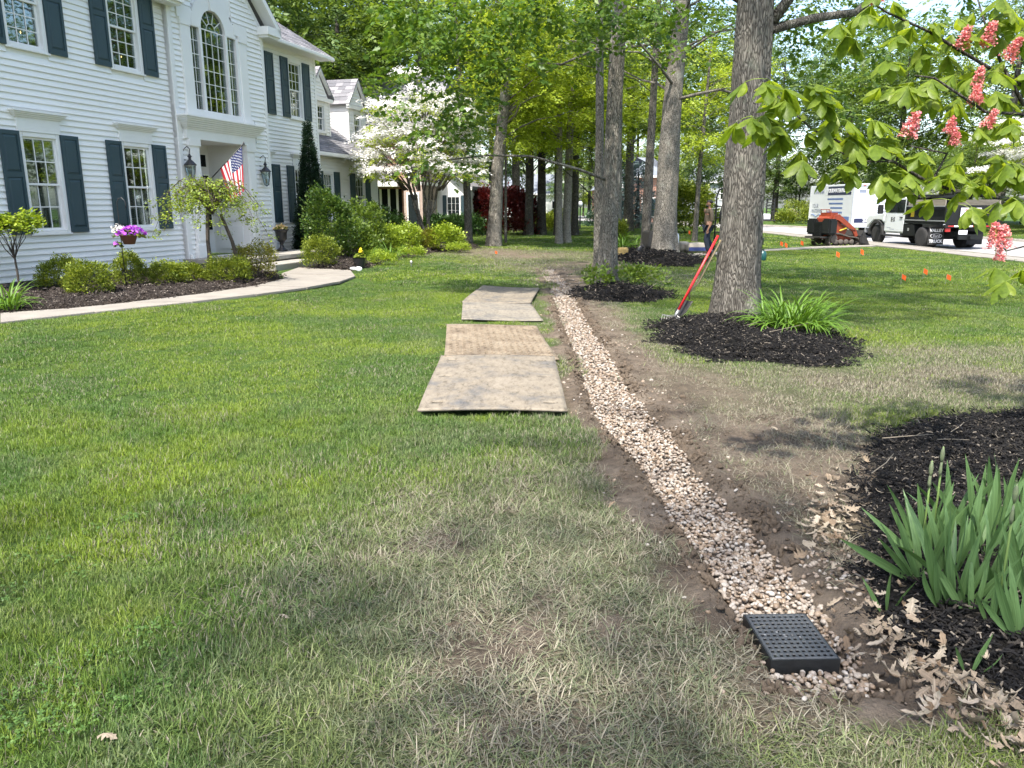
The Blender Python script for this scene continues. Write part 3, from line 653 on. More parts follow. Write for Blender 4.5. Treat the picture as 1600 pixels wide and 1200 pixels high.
def glass_mat():
    m, t, b, o = newmat('window_glass'); t.nodes.remove(b)
    gl = N(t, 'ShaderNodeBsdfGlossy', i_Roughness=.02); gl.inputs[0].default_value = (.9, .95, .95, 1); tr = N(t, 'ShaderNodeBsdfTransparent'); tr.inputs[0].default_value = (.78, .84, .82, 1)
    fr = N(t, 'ShaderNodeFresnel', i_0=1.55); mr = N(t, 'ShaderNodeMapRange', i_1=0, i_2=1, i_3=.07, i_4=.75); t.links.new(fr.outputs[0], mr.inputs[0])
    mx = N(t, 'ShaderNodeMixShader'); t.links.new(mr.outputs[0], mx.inputs[0]); t.links.new(tr.outputs[0], mx.inputs[1]); t.links.new(gl.outputs[0], mx.inputs[2]); t.links.new(mx.outputs[0], o.inputs[0]); return m
M_GLASS = glass_mat()
house = empty('house', (HP[0], HP[1], 0), R(90) - HA, 'white two-storey colonial house with slate shutters and arched window', 'house')
PANE = MB().bb((-.5, -.003, -.5), (.5, .003, .5)).mesh('pane', M_GLASS)
LAP = .1143
BOARD = MB().add([(0, 0, 0), (1, 0, 0), (1, -.030, .0), (0, -.030, 0), (0, -.030, .012), (1, -.030, .012), (1, -.004, LAP + .004), (0, -.004, LAP + .004), (0, 0, LAP + .004), (1, 0, LAP + .004)],
                 [(0, 1, 2, 3), (3, 2, 5, 4), (4, 5, 6, 7), (7, 6, 9, 8), (0, 3, 4, 7, 8), (1, 9, 6, 5, 2)]).mesh('siding_board', M_WHITE)
def siding(parent, x0, x1, z0, z1, y, holes=(), clip=None, joined=None):
    k = 0; z = z0
    while z < z1 - .02:
        a, b = (x0, x1) if clip is None else clip(z + LAP)
        if b - a > .05:
            segs = [(a, b)]
            for hx0, hx1, hz0, hz1 in holes:
                if z + LAP > hz0 + .01 and z < hz1 - .01:
                    ns = []
                    for p, q in segs:
                        if hx1 <= p or hx0 >= q: ns.append((p, q)); continue
                        if hx0 > p: ns.append((p, hx0))
                        if hx1 < q: ns.append((hx1, q))
                    segs = ns
            for p, q in segs:
                if q - p < .02: continue
                if joined is not None:
                    M = [(p + v.co.x * (q - p), y + v.co.y, z + v.co.z) for v in BOARD.vertices]; joined.add(M, [tuple(f.vertices) for f in BOARD.polygons])
                else:
                    place('siding_board', BOARD, parent, (p, y, z), (0, 0, 0), (q - p, 1, 1))
        z += LAP; k += 1
def wall(x0, x1, z0, z1, y, th, holes, top=None):
    """wall backing with real window openings"""
    mb = MB(); xs = sorted({x0, x1, *[h[0] for h in holes], *[h[1] for h in holes]}); zs = sorted({z0, z1, *[h[2] for h in holes], *[h[3] for h in holes]})
    for i in range(len(xs) - 1):
        for j in range(len(zs) - 1):
            cx, cz = (xs[i] + xs[i + 1]) / 2, (zs[j] + zs[j + 1]) / 2
            if any(h[0] < cx < h[1] and h[2] < cz < h[3] for h in holes): continue
            mb.bb((xs[i], y + .001, zs[j]), (xs[i + 1], y + th, zs[j + 1]))
    if top: mb.prism(top, y + .001, y + th)
    return mb.build('wall', M_TRIM, house)
def window(x0, x1, z0, z1, y, cols=3, rows=2, header=False, inside=None, label=None, parent=None, double=True):
    """double-hung window: casing, two sashes with muntins, panes, room behind"""
    par = parent or house; mb = MB(); c = .085
    mb.bb((x0, y - .035, z0), (x0 + c, y + .1, z1)).bb((x1 - c, y - .035, z0), (x1, y + .1, z1)).bb((x0 + c, y - .035, z1 - c), (x1 - c, y + .1, z1)).bb((x0 + c, y - .035, z0), (x1 - c, y + .1, z0 + .06))
    mb.bb((x0 - .03, y - .065, z0 - .035), (x1 + .03, y + .02, z0))
    wn = mb.build('window', M_TRIM, par, bevel=.006)
    if label: wn['label'] = label
    ix0, ix1, iz0, iz1 = x0 + c, x1 - c, z0 + .06, z1 - c; zm = (iz0 + iz1) / 2
    parts = [(iz0, zm + .018, y + .045), (zm - .018, iz1, y + .012)] if double else [(iz0, iz1, y + .02)]
    for a, b, yy in parts:
        s = MB(); t_ = .04
        s.bb((ix0, yy, a), (ix0 + t_, yy + .03, b)).bb((ix1 - t_, yy, a), (ix1, yy + .03, b)).bb((ix0 + t_, yy, a), (ix1 - t_, yy + .03, a + t_)).bb((ix0 + t_, yy, b - t_), (ix1 - t_, yy + .03, b))
        gx0, gx1, gz0, gz1 = ix0 + t_, ix1 - t_, a + t_, b - t_
        for k in range(1, cols): xx = gx0 + (gx1 - gx0) * k / cols; s.bb((xx - .009, yy + .004, gz0), (xx + .009, yy + .024, gz1))
        for k in range(1, rows): zz = gz0 + (gz1 - gz0) * k / rows; s.bb((gx0, yy + .0045, zz - .009), (gx1, yy + .0235, zz + .009))
        s.build('sash', M_TRIM, wn)
        for i in range(cols):
            for j in range(rows):
                place('pane', PANE, wn, (gx0 + (gx1 - gx0) * (i + .5) / cols, yy + .014, gz0 + (gz1 - gz0) * (j + .5) / rows), (R(random.uniform(-.25, .25)), 0, R(random.uniform(-.25, .25))), ((gx1 - gx0) / cols - .016, 1, (gz1 - gz0) / rows - .016))
    if inside == 'shutter':       # plantation shutters behind the lower sash
        sl = MB(); half = (ix1 - ix0) / 3
        for k in range(3):
            a = ix0 + half * k + .02; b = ix0 + half * (k + 1) - .02
            sl.bb((a, y + .13, iz0), (a + .03, y + .16, zm)).bb((b - .03, y + .13, iz0), (b, y + .16, zm))
            z = iz0 + .03
            while z < zm - .04:
                sl.box(((a + b) / 2, y + .145, z), (b - a - .06, .05, .006), (R(-62 if k else -20), 0, 0)); z += .052
        sl.build('shutter_slats', M_BLIND, wn)
    if inside == 'blind':
        sl = MB(); z = iz0 + .03
        while z < iz1: sl.box(((ix0 + ix1) / 2, y + .15, z), (ix1 - ix0, .045, .004), (R(-20), 0, 0)); z += .045
        sl.build('blind_slats', pm('grey_blind', (.16, .17, .16), (.10, .11, .10), 2, .6) if 'grey_blind' not in bpy.data.materials else bpy.data.materials['grey_blind'], wn)
    rm = MB(); rm.add([(x0, y + .2, z0), (x1, y + .2, z0), (x1, y + .2, z1), (x0, y + .2, z1), (x0 - .5, y + 1.6, z0 - .3), (x1 + .5, y + 1.6, z0 - .3), (x1 + .5, y + 1.6, z1 + .2), (x0 - .5, y + 1.6, z1 + .2)], [(4, 5, 6, 7), (0, 1, 5, 4), (1, 2, 6, 5), (2, 3, 7, 6), (3, 0, 4, 7)])
    rm.build('room', M_DARK, wn)
    if header:
        h = MB(); h.bb((x0 - .02, y - .05, z1 + .002), (x1 + .02, y + .01, z1 + .25))
        for q in range(4): h.bb((x0 - .06 - .03 * q, y - .075 - .028 * q, z1 + .25 + .03 * q), (x1 + .06 + .03 * q, y + .012, z1 + .28 + .03 * q - .001))
        h.build('window_header', M_TRIM, wn)
    return wn
def shutter(x0, x1, z0, z1, y, parent=None):
    mb = MB(); t_ = .055; zm = z0 + (z1 - z0) * .58
    mb.bb((x0, y - .052, z0), (x1, y - .03, z1))
    fr = [(x0, x0 + t_, z0, z1), (x1 - t_, x1, z0, z1), (x0 + t_, x1 - t_, z1 - .07, z1), (x0 + t_, x1 - t_, z0, z0 + .10), (x0 + t_, x1 - t_, zm - .045, zm + .045)]
    for a, b, c, d in fr: mb.bb((a, y - .068, c), (b, y - .051, d))
    for c, d in ((z0 + .10, zm - .045), (zm + .045, z1 - .07)):
        a, b = x0 + t_, x1 - t_; p = [(a + .012, c + .012), (b - .012, c + .012), (b - .012, d - .012), (a + .012, d - .012)]; q = [(a + .04, c + .045), (b - .04, c + .045), (b - .04, d - .045), (a + .04, d - .045)]
        mb.add([(i, y - .053, j) for i, j in p] + [(i, y - .066, j) for i, j in q], [(4, 5, 6, 7)] + [(k, (k + 1) % 4, 4 + (k + 1) % 4, 4 + k) for k in range(4)])
    return mb.build('shutter', M_SHUT, parent or house)
# ---- left section
WA = (-1.64, -.74, 4.4, 6.1); WB = (.80, 1.74, 4.4, 6.1); WC = (-1.64, -.74, 1.12, 2.95); WD = (.82, 1.73, 1.12, 2.95); WX0 = (-4.1, -3.2, 1.12, 2.95); WX1 = (-4.1, -3.2, 4.4, 6.1)
hl = [WA, WB, WC, WD, WX0, WX1]
wl = wall(-5.6, 2.56, .28, 6.35, 0, .16, hl)
def grow(h, e=.0, top=0): return (h[0] - e, h[1] + e, h[2] - .02 - e, h[3] + e + top)
siding(wl, -5.6, 2.5, .28, 6.3, 0, [grow(WA), grow(WB), grow(WC, 0, .25), grow(WD, 0, .25), grow(WX0), grow(WX1)])
MB().bb((-5.6, .02, -.1), (2.5, .2, .279)).build('foundation', M_FOUND, house)
for W, k in ((WA, 'blind'), (WB, 'blind'), (WC, 'shutter'), (WD, 'shutter'), (WX0, 'shutter'), (WX1, 'blind')):
    wn = window(*W, 0, header=W[2] < 2, inside=k, rows=(3 if W[2] < 2 else 3) if k == 'blind' else 2)
    shutter(W[0] - .42, W[0] - .005, W[2] - .0, W[3] + (.0 if W[2] < 2 else .0), 0, house); shutter(W[1] + .005, W[1] + .42, W[2], W[3], 0, house)
# candle lamps in the two upper windows
M_FLAME = bpy.data.materials.new('candle_glow'); M_FLAME.use_nodes = True; _b = M_FLAME.node_tree.nodes['Principled BSDF']; _b.inputs['Emission Color'].default_value = (1, .6, .25, 1); _b.inputs['Emission Strength'].default_value = 4
M_CANDLE = pm('ivory_candle', (.6, .5, .3), None, 3, .6)
for W in (WA, WB):
    x = W[0] + .48; c = empty('window_candle', (0, 0, 0)); c.parent = None
    pos = house.matrix_basis @ Vector((x, .11, W[2] + .07)); c.location = pos
    tag(c, 'electric candle standing in the ' + ('left' if W is WA else 'right') + ' upstairs window', 'candle', 'window candles')
    MB().lathe([(.028, 0), (.028, .012), (.011, .02), (.011, .20), (.006, .205)], 10).build('candlestick', M_CANDLE, c)
    MB().lathe([(.004, .20), (.010, .215), (.007, .235), (.001, .25)], 8).build('flame_bulb', M_FLAME, c, smooth=True)
# ---- entry bay with its gable
BX0, BX1, BYo = 2.5, 6.2, -.12; apx = (BX0 + BX1) / 2
def gab(z): 
    d = max(0, z - 6.25) / 1.0; return (BX0 + .12 + d, BX1 - .12 - d)
AW = (2.87, 5.37, 3.70, 6.55); EN = (2.60, 5.62, .25, 3.72)
OP = (3.14, 5.02, .40, 3.16)
wb = wall(BX0, BX1, .28, 6.25, BYo, .16, [(3.2, 5.0, 3.86, 6.2), OP])
siding(wb, BX0, BX1, .28, 7.9, BYo, [(2.88, 5.36, 3.6, 5.95), (3.36, 4.88, 5.9, 6.62), (2.62, 5.6, 3.34, 3.8), (2.78, 5.4, .2, 3.4)], clip=gab)
MB().prism([(BX0, 6.251), (BX1, 6.251), (apx, 8.15)], BYo + .001, BYo + .12).build('gable_wall', M_TRIM, house)
for x in (BX0, BX1 - .12): MB().bb((x, BYo - .032, .24), (x + .12, BYo + .1, 6.25)).build('corner_board', M_TRIM, house)
# arched window
aw = MB(); zb, zs, cx = 3.88, 5.72, (3.61 + 4.55) / 2
for a, b in ((2.87, 3.16), (5.08, 5.37)):
    aw.bb((a, BYo - .07, 3.70), (b, BYo, 5.80)); aw.bb((a - .03, BYo - .09, 5.66), (b + .03, BYo, 5.80)); aw.bb((a - .02, BYo - .085, 3.70), (b + .02, BYo, 3.86))
for a, b in ((3.16, 3.23), (3.55, 3.63), (4.53, 4.61), (4.96, 5.08)): aw.bb((a, BYo - .05, zb - .04), (b, BYo + .1, zs))
aw.bb((3.16, BYo - .06, 3.70), (5.08, BYo + .1, zb - .02)); aw.bb((3.23, BYo - .05, zs - .02), (3.55, BYo + .1, zs + .3)); aw.bb((4.61, BYo - .05, zs - .02), (4.96, BYo + .1, zs + .3)); aw.bb((2.80, BYo - .06, 5.80), (3.25, BYo, 6.06)); aw.bb((4.9, BYo - .06, 5.80), (5.44, BYo, 6.06))
r0, r1 = .46, .80
for k in range(20):
    a0, a1 = math.pi * k / 20, math.pi * (k + 1) / 20
    p = [(cx + r_ * math.cos(a), zs + r_ * math.sin(a)) for r_, a in ((r0, a0), (r1, a0), (r1, a1), (r0, a1))]
    aw.prism(p, BYo - .055, BYo + .1)
aw.prism([(cx - .09, zs + .44), (cx + .09, zs + .44), (cx + .14, zs + .86), (cx - .14, zs + .86)], BYo - .10, BYo + .05)
awo = aw.build('arched_window', M_TRIM, house); awo['label'] = 'tall arched window with two side lights'
mu = MB()
for x0, x1, cs_, rs in ((3.23, 3.55, 2, 6), (3.63, 4.53, 4, 6), (4.61, 4.96, 2, 6)):
    for k in range(1, cs_): xx = x0 + (x1 - x0) * k / cs_; mu.bb((xx - .008, BYo + .01, zb), (xx + .008, BYo + .03, zs))
    for k in range(1, rs): zz = zb + (zs - zb) * k / rs; mu.bb((x0, BYo + .011, zz - .008), (x1, BYo + .029, zz + .008))
    for i_ in range(cs_):
        for j in range(rs): place('pane', PANE, awo, (x0 + (x1 - x0) * (i_ + .5) / cs_, BYo + .02, zb + (zs - zb) * (j + .5) / rs), (R(random.uniform(-.3, .3)), 0, R(random.uniform(-.3, .3))), ((x1 - x0) / cs_ - .014, 1, (zs - zb) / rs - .014))
mu.bb((3.63, BYo + .008, zs - .012), (4.53, BYo + .034, zs + .012))
for k in range(1, 5): a = math.pi * k / 5; mu.bar((cx + .17 * math.cos(a), BYo + .02, zs + .17 * math.sin(a)), (cx + .46 * math.cos(a), BYo + .02, zs + .46 * math.sin(a)), .016, .02)
mu.tube([(cx + .17 * math.cos(math.pi * k / 12), BYo + .02, zs + .17 * math.sin(math.pi * k / 12)) for k in range(13)], .009, 5)
mu.build('muntin', M_TRIM, awo)
MB().prism([(cx + .47 * math.cos(math.pi * k / 16), zs + .47 * math.sin(math.pi * k / 16)) for k in range(17)], BYo + .017, BYo + .023).build('pane', M_GLASS, awo)
MB().bb((2.9, BYo + 1.6, 3.5), (5.4, BYo + 1.7, 6.4)).bb((2.9, BYo + .18, 3.5), (2.95, BYo + 1.6, 6.4)).bb((5.35, BYo + .18, 3.5), (5.4, BYo + 1.6, 6.4)).bb((2.95, BYo + .18, 3.5), (5.35, BYo + 1.6, 3.55)).bb((2.95, BYo + .18, 6.35), (5.35, BYo + 1.6, 6.4)).build('room', M_DARK, awo)
# entry: pilasters, entablature, recessed door
en = MB()
for a, b in ((2.79, 3.13), (5.03, 5.37)):
    en.bb((a, BYo - .09, .40), (b, BYo, 3.16)); en.bb((a - .04, BYo - .13, .40), (b + .04, BYo, .70)); en.bb((a - .03, BYo - .12, 3.0), (b + .03, BYo, 3.16)); en.bb((a + .06, BYo - .105, .8), (b - .06, BYo - .088, 2.9))
en.bb((2.72, BYo - .10, 3.16), (5.44, BYo, 3.38))
for q in range(7): en.bb((2.70 - .035 * q, BYo - .13 - .035 * q, 3.38 + .042 * q), (5.46 + .035 * q, BYo, 3.4195 + .042 * q))
en.build('door_surround', M_TRIM, house)
rc = MB(); rc.bb((3.02, BYo + .1, .38), (3.139, BYo + 1.1, 3.2)).bb((5.021, BYo + .1, .38), (5.14, BYo + 1.1, 3.2)).bb((3.02, BYo + 1.1, .38), (5.14, BYo + 1.2, 3.2)).bb((3.14, BYo + .1, 3.161), (5.02, BYo + 1.1, 3.22))
for z0, z1 in ((.5, 1.1), (1.25, 2.95)): rc.bb((4.99, BYo + .2, z0), (5.02, BYo + .95, z1))
rc.build('door_recess', M_TRIM, house)
dr = MB(); dr.bb((3.55, BYo + 1.04, .41), (4.55, BYo + 1.1, 2.5))
for x0, x1 in ((3.65, 4.0), (4.1, 4.45)):
    for z0, z1 in ((.55, 1.15), (1.3, 1.75)): dr.bb((x0, BYo + 1.02, z0), (x1, BYo + 1.04, z1))
door = dr.build('door', M_TRIM, house, bevel=.008)
MB().lathe([(.03, 0), (.03, .02), (.012, .03), (.03, .05), (.028, .075), (.001, .085)], 10, axis='Y').build('door_knob', M_BLACK, door, loc=(4.47, BYo + .95, 1.4))
for x0, x1, z0, z1 in ((3.68, 3.98, 1.85, 2.4), (4.12, 4.42, 1.85, 2.4), (3.25, 3.45, 1.0, 2.4), (4.65, 4.85, 1.0, 2.4), (3.3, 4.0, 2.62, 2.92), (4.1, 4.8, 2.62, 2.92)):
    q = MB(); q.bb((x0 - .03, BYo + 1.03, z0 - .03), (x1 + .03, BYo + 1.05, z1 + .03)); f_ = q.build('pane_frame', M_TRIM, door)
    MB().bb((x0, BYo + 1.015, z0), (x1, BYo + 1.029, z1)).build('pane', M_DARK, f_)
# stoop and step
M_STONE = pm('stoop_stone', (.33, .31, .27), (.24, .22, .19), 3, .85, .3, 40)
st = MB(); st.bb((2.3, -1.55, .30), (6.6, BYo - .001, .40)); sto = st.build('stoop', M_STONE, house, bevel=.012)
MB().bb((2.4, -1.47, 0), (6.5, BYo - .002, .299)).build('stoop_base', M_FOUND, sto)
MB().bb((2.9, -2.2, .10), (4.9, -1.551, .265)).build('step', M_STONE, sto, bevel=.012)
# ---- right section, set back
RY = .9; WE = (9.02, 9.86, 4.27, 6.0); WF = (9.02, 9.86, 1.12, 2.84); WE2 = (6.95, 7.8, 4.27, 6.0); WF2 = (6.95, 7.8, 1.12, 2.84)
wr = wall(BX1 - .3, 10.72, .28, 6.3, RY, .16, [WE, WF, WE2, WF2])
siding(wr, 6.9, 10.6, .28, 6.28, RY, [grow(WE), grow(WF, 0, .25), grow(WE2), grow(WF2, 0, .25)])
for W in (WE, WF, WE2, WF2):
    window(*W, RY, header=W[2] < 2, inside='blind', rows=3 if W[2] > 2 else 2)
    shutter(W[0] - .40, W[0] - .005, W[2], W[3], RY); shutter(W[1] + .005, W[1] + .42, W[2], W[3], RY)
MB().bb((10.60, RY - .032, .24), (10.72, RY + .1, 6.3)).build('corner_board', M_TRIM, house)
MB().bb((BX1 - .1, RY + .02, -.1), (10.7, RY + .2, .279)).build('foundation', M_FOUND, house)
MB().bb((BX1 - .12, BYo + .1, .28), (BX1 - .0, RY + .1, 6.25)).build('side_wall', M_WHITE, house)
MB().bb((10.6, RY + .16, .28), (10.71, RY + 7, 6.3)).build('side_wall', M_WHITE, house)
# ---- wing with two dormers
WY = 1.4; WG = (11.72, 12.5, 1.12, 2.8); WH = (14.12, 14.98, 1.12, 2.8)
ww = wall(10.72, 16.1, .28, 3.4, WY, .16, [WG, WH]); jb = MB()
siding(ww, 10.72, 15.99, .28, 3.3, WY, [grow(WG), grow(WH)], joined=jb)
for W in (WG, WH):
    window(*W, WY, inside='blind'); shutter(W[0] - .40, W[0] - .005, W[2], W[3], WY); shutter(W[1] + .005, W[1] + .40, W[2], W[3], WY)
MB().bb((15.98, WY - .032, .24), (16.1, WY + .1, 3.35)).build('corner_board', M_TRIM, house)
MB().bb((10.73, WY + .02, -.1), (16.1, WY + .2, .279)).build('foundation', M_FOUND, house)
MB().bb((15.99, WY + .16, .28), (16.09, WY + 6, 3.4)).build('side_wall', M_WHITE, house)
# roofs as rows of shingles on a deck
def roof_plane(a, b, c, d, rows, name='roof', tab=.30, mat=None):
    """a,b lower edge left to right, d,c upper edge; real overlapping tabs"""
    a, b, c, d = map(Vector, (a, b, c, d)); n = (b - a).cross(d - a).normalized()
    deck = MB(); e = n * -.06; deck.add([a, b, c, d, a + e, b + e, c + e, d + e], [(0, 1, 2, 3), (7, 6, 5, 4), (0, 4, 5, 1), (1, 5, 6, 2), (2, 6, 7, 3), (3, 7, 4, 0)])
    ro = deck.build(name, mat or M_SHING, house); sh = MB(); q = random.Random(5)
    for k in range(rows):
        f0, f1 = k / rows, min(1, (k + 1.05) / rows); l0, l1 = a.lerp(d, f0), a.lerp(d, f1); r0_, r1_ = b.lerp(c, f0), b.lerp(c, f1); L = (r0_ - l0).length
        if L < .1: continue
        m_ = max(1, int(L / tab)); sft = q.random() / m_
        cuts = [0] + sorted(min(1, max(0, (j + sft * m_) / m_)) for j in range(m_)) + [1]
        for j in range(len(cuts) - 1):
            u0, u1 = cuts[j], cuts[j + 1]
            if (u1 - u0) * L < .02: continue
            g_ = .004 / L; h = n * q.uniform(.010, .020)
            p = [l0.lerp(r0_, u0 + g_) + h, l0.lerp(r0_, u1 - g_) + h, l1.lerp(r1_, u1 - g_) + n * .004, l1.lerp(r1_, u0 + g_) + n * .004]
            sh.add(p + [p[0] - h, p[1] - h], [(0, 1, 2, 3), (4, 5, 1, 0)])
    s_ = sh.build('shingles', mat or M_SHING, ro); s_['kind'] = 'stuff'; return ro
roof_plane((10.73, WY - .42, 3.42), (16.45, WY - .42, 3.42), (16.45, WY + 4.2, 6.5), (10.73, WY + 4.2, 6.5), 38)
roof_plane((16.45, WY + 8.8, 3.42), (10.73, WY + 8.8, 3.42), (10.73, WY + 4.2, 6.5), (16.45, WY + 4.2, 6.5), 10)
MB().prism([(WY + .16, 3.4), (WY + 8.2, 3.4), (WY + 4.2, 6.35)], 15.99, 16.09, 'YZ').build('gable_wall', M_WHITE, house)
MB().bb((10.73, WY - .50, 3.27), (16.5, WY - .38, 3.40)).build('gutter', M_TRIM, house, bevel=.02)
MB().bb((10.73, WY - .381, 3.28), (16.4, WY - .02, 3.31)).build('soffit', M_TRIM, house)
roof_plane((BX1 + .1, RY - .42, 6.36), (11.15, RY - .42, 6.36), (11.15, RY + 4.6, 9.4), (BX1 + .1, RY + 4.6, 9.4), 30)
MB().bb((BX1 + .05, RY - .50, 6.22), (11.2, RY - .38, 6.34)).build('gutter', M_TRIM, house, bevel=.02)
MB().bb((BX1 + .05, RY - .381, 6.23), (11.1, RY - .02, 6.26)).build('soffit', M_TRIM, house)
MB().prism([(RY + .16, 6.3), (RY + 8.8, 6.3), (RY + 4.6, 9.25)], 10.6, 10.71, 'YZ').build('gable_wall', M_WHITE, house)
roof_plane((-5.9, -.45, 6.40), (BX0 - .3, -.45, 6.40), (BX0 - .3, 5.5, 9.9), (-5.9, 5.5, 9.9), 14)
MB().bb((-5.9, -.53, 6.26), (BX0 - .4, -.41, 6.38)).build('gutter', M_TRIM, house, bevel=.02)
MB().bb((-5.9, -.411, 6.27), (BX0 - .4, -.02, 6.30)).build('soffit', M_TRIM, house)
for sgn in (-1, 1):        # gable roof of the bay, rake trim and eave returns
    xe = apx + sgn * 2.25; ze = 6.02
    lo = (xe, BYo - .35, ze + .22); ap = (apx, BYo - .35, 8.32)
    pts = [lo, (xe, 4, ze + .22), (apx, 4, 8.32), ap]
    roof_plane(*(pts if sgn > 0 else [pts[1], pts[0], pts[3], pts[2]]), 8)
    rk = MB(); rk.prism([(xe, ze + .02), (xe, ze + .19), (apx, 8.29), (apx, 8.10)], BYo - .36, BYo - .30); rk.prism([(xe, ze + .09), (xe, ze + .14), (apx, 8.2), (apx, 8.12)], BYo - .30, BYo - .01); rk.build('rake_board', M_TRIM, house)
    x0, x1 = sorted((xe, xe - sgn * .62)); rt = MB(); rt.bb((x0, BYo - .36, ze), (x1, BYo - .005, ze + .2)); rt.bb((x0 + .05, BYo - .3, ze - .06), (x1 - .05, BYo - .006, ze)); rt.build('eave_return', M_TRIM, house)
    MB().bb((min(xe, xe - sgn * .38), BYo - .3, ze + .02), (max(xe, xe - sgn * .38), RY if sgn > 0 else .0, ze + .1)).build('soffit', M_TRIM, house)
# dormers
for i_, (x0, x1) in enumerate(((12.1, 13.58), (15.04, 16.46))):
    y = 2.0; z0, z1 = 3.86, 5.34; cxd = (x0 + x1) / 2; W = (cxd - .36, cxd + .36, 4.2, 5.2); rise = .92
    wd_ = MB()
    for a, b, c_, d_ in ((x0, W[0], z0, z1), (W[1], x1, z0, z1), (W[0], W[1], z0, W[2]), (W[0], W[1], W[3], z1)): wd_.bb((a, y, c_), (b, y + .1, d_))
    wd_.prism([(x0, z1), (x1, z1), (cxd, z1 + rise)], y + .001, y + .1)
    for xx in (x0, x1 - .1): wd_.prism([(y + .1, z0 + .05), (y + .1, z1), (y + 3.2, z1), (y + 3.2, z1 - .02)], xx, xx + .1, 'YZ')
    dm = wd_.build('dormer', M_WHITE, house)
    sb = MB(); siding(None, x0 + .08, x1 - .08, z0 + .03, z1 - .1, y, [(W[0] - .02, W[1] + .02, W[2] - .03, W[3] + .04)], joined=sb)
    siding(None, x0, x1, z1 + .1, z1 + rise - .1, y, clip=lambda z: (x0 + (z - z1) * (x1 - x0) / 2 / rise, x1 - (z - z1) * (x1 - x0) / 2 / rise), joined=sb)
    z = z0 + .03                      # cheek seen from the walk
    while z < z1 - .05:
        yb = min(y + 3.1, y + .05 + (z - z0 + .12) * 1.5)
        sb.add([(x0 - .0, y + .05, z), (x0 - .0, yb, z), (x0 - .022, yb, z), (x0 - .022, y + .05, z), (x0 - .006, yb, z + LAP), (x0 - .006, y + .05, z + LAP)], [(0, 1, 2, 3), (3, 2, 4, 5)]); z += LAP
    q = sb.build('siding', M_WHITE, dm); q['kind'] = 'stuff'
    tr_ = MB()
    for xx in (x0, x1 - .09): tr_.bb((xx - .024, y - .03, z0), (xx + .095, y + .06, z1))
    tr_.bb((x0 - .12, y - .12, z1 - .08), (x1 + .12, y + .0, z1 + .05))
    for sgn in (-1, 1): tr_.prism([(cxd + sgn * ((x1 - x0) / 2 + .16), z1 + .0), (cxd + sgn * ((x1 - x0) / 2 + .16), z1 + .1), (cxd, z1 + rise + .14), (cxd, z1 + rise + .0)], y - .14, y - .02)
    tr_.build('dormer_trim', M_TRIM, dm)
    window(*W, y, cols=3, rows=2, parent=house)
    e = (x1 - x0) / 2 + .17
    roof_plane((cxd - e, y + 3.6, z1 + .06), (cxd - e, y - .14, z1 + .06), (cxd, y - .14, z1 + rise + .16), (cxd, y + 3.6, z1 + rise + .16), 7)
    roof_plane((cxd + e, y - .14, z1 + .06), (cxd + e, y + 3.6, z1 + .06), (cxd, y + 3.6, z1 + rise + .16), (cxd, y - .14, z1 + rise + .16), 7)
q = jb.build('siding', M_WHITE, ww); q['kind'] = 'stuff'
# downspout foot
MB().tube([(BX0 + .06, -.2, .5), (BX0 + .05, -.2, .36), (BX0 + .05, -.26, .26), (BX0 + .0, -.55, .17)], .05, 8).build('downspout', M_TRIM, house)
# ================================================================== TREES AND PLANTS
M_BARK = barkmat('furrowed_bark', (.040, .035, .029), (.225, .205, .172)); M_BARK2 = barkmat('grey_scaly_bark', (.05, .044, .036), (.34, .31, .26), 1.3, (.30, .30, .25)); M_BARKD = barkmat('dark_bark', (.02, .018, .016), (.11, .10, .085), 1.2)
M_BARKB = barkmat('pale_bark', (.10, .09, .07), (.46, .42, .36), 1.5, (.4, .4, .34)); M_TWIG = pm('twig_bark', (.07, .055, .042), (.035, .028, .022), 12, .9)
L_MAPLE = leafmat('maple_leaf', [(.055, .115, .018), (.09, .165, .022), (.145, .22, .03)], .42)
L_BRIGHT = leafmat('young_maple_leaf', [(.19, .27, .02), (.28, .36, .03), (.36, .43, .05)], .5)
L_MID = leafmat('woodland_leaf', [(.07, .12, .02), (.115, .18, .03), (.18, .25, .045)], .42)
L_FAR = leafmat('far_leaf', [(.075, .13, .045), (.11, .175, .055), (.165, .23, .08)], .4)
L_PINE = leafmat('conifer_needle', [(.010, .028, .014), (.018, .045, .020), (.03, .06, .024)], .12, tcol=(1, 1, .8, 1))
L_SPRUCE = leafmat('blue_spruce_needle', [(.06, .10, .09), (.10, .15, .14), (.15, .20, .19)], .1, tcol=(1, 1, .9, 1))
L_BUSH = leafmat('boxwood_leaf', [(.065, .105, .012), (.16, .21, .022), (.29, .33, .045)], .3)
L_LIME = leafmat('lime_shrub_leaf', [(.13, .20, .018), (.25, .34, .03), (.36, .44, .06)], .35)
L_HEDGE = leafmat('dark_box_leaf', [(.018, .045, .012), (.03, .07, .016), (.05, .10, .022)], .2)
L_RED = leafmat('red_maple_leaf', [(.045, .008, .010), (.075, .014, .014), (.11, .022, .02)], .35, tcol=(1.4, .6, .5, 1))
L_WHITE = leafmat('white_bract', [(.72, .70, .66), (.80, .79, .76), (.86, .85, .84)], .35, tcol=(1, 1, .95, 1))
L_BRONZE = leafmat('bronze_shrub_leaf', [(.12, .10, .02), (.20, .20, .03), (.26, .28, .05)], .35)
def rotm(a, b, c): return np.array(Euler((a, b, c)).to_matrix())
def leaf_simple(l, w_, fold=.25):
    return np.array([(0, 0, 0), (l * .45, w_ / 2, -fold * w_ * .4), (l, 0, -l * .12), (l * .45, -w_ / 2, -fold * w_ * .4)]), [np.array([(0, 1, 2), (0, 2, 3)])]
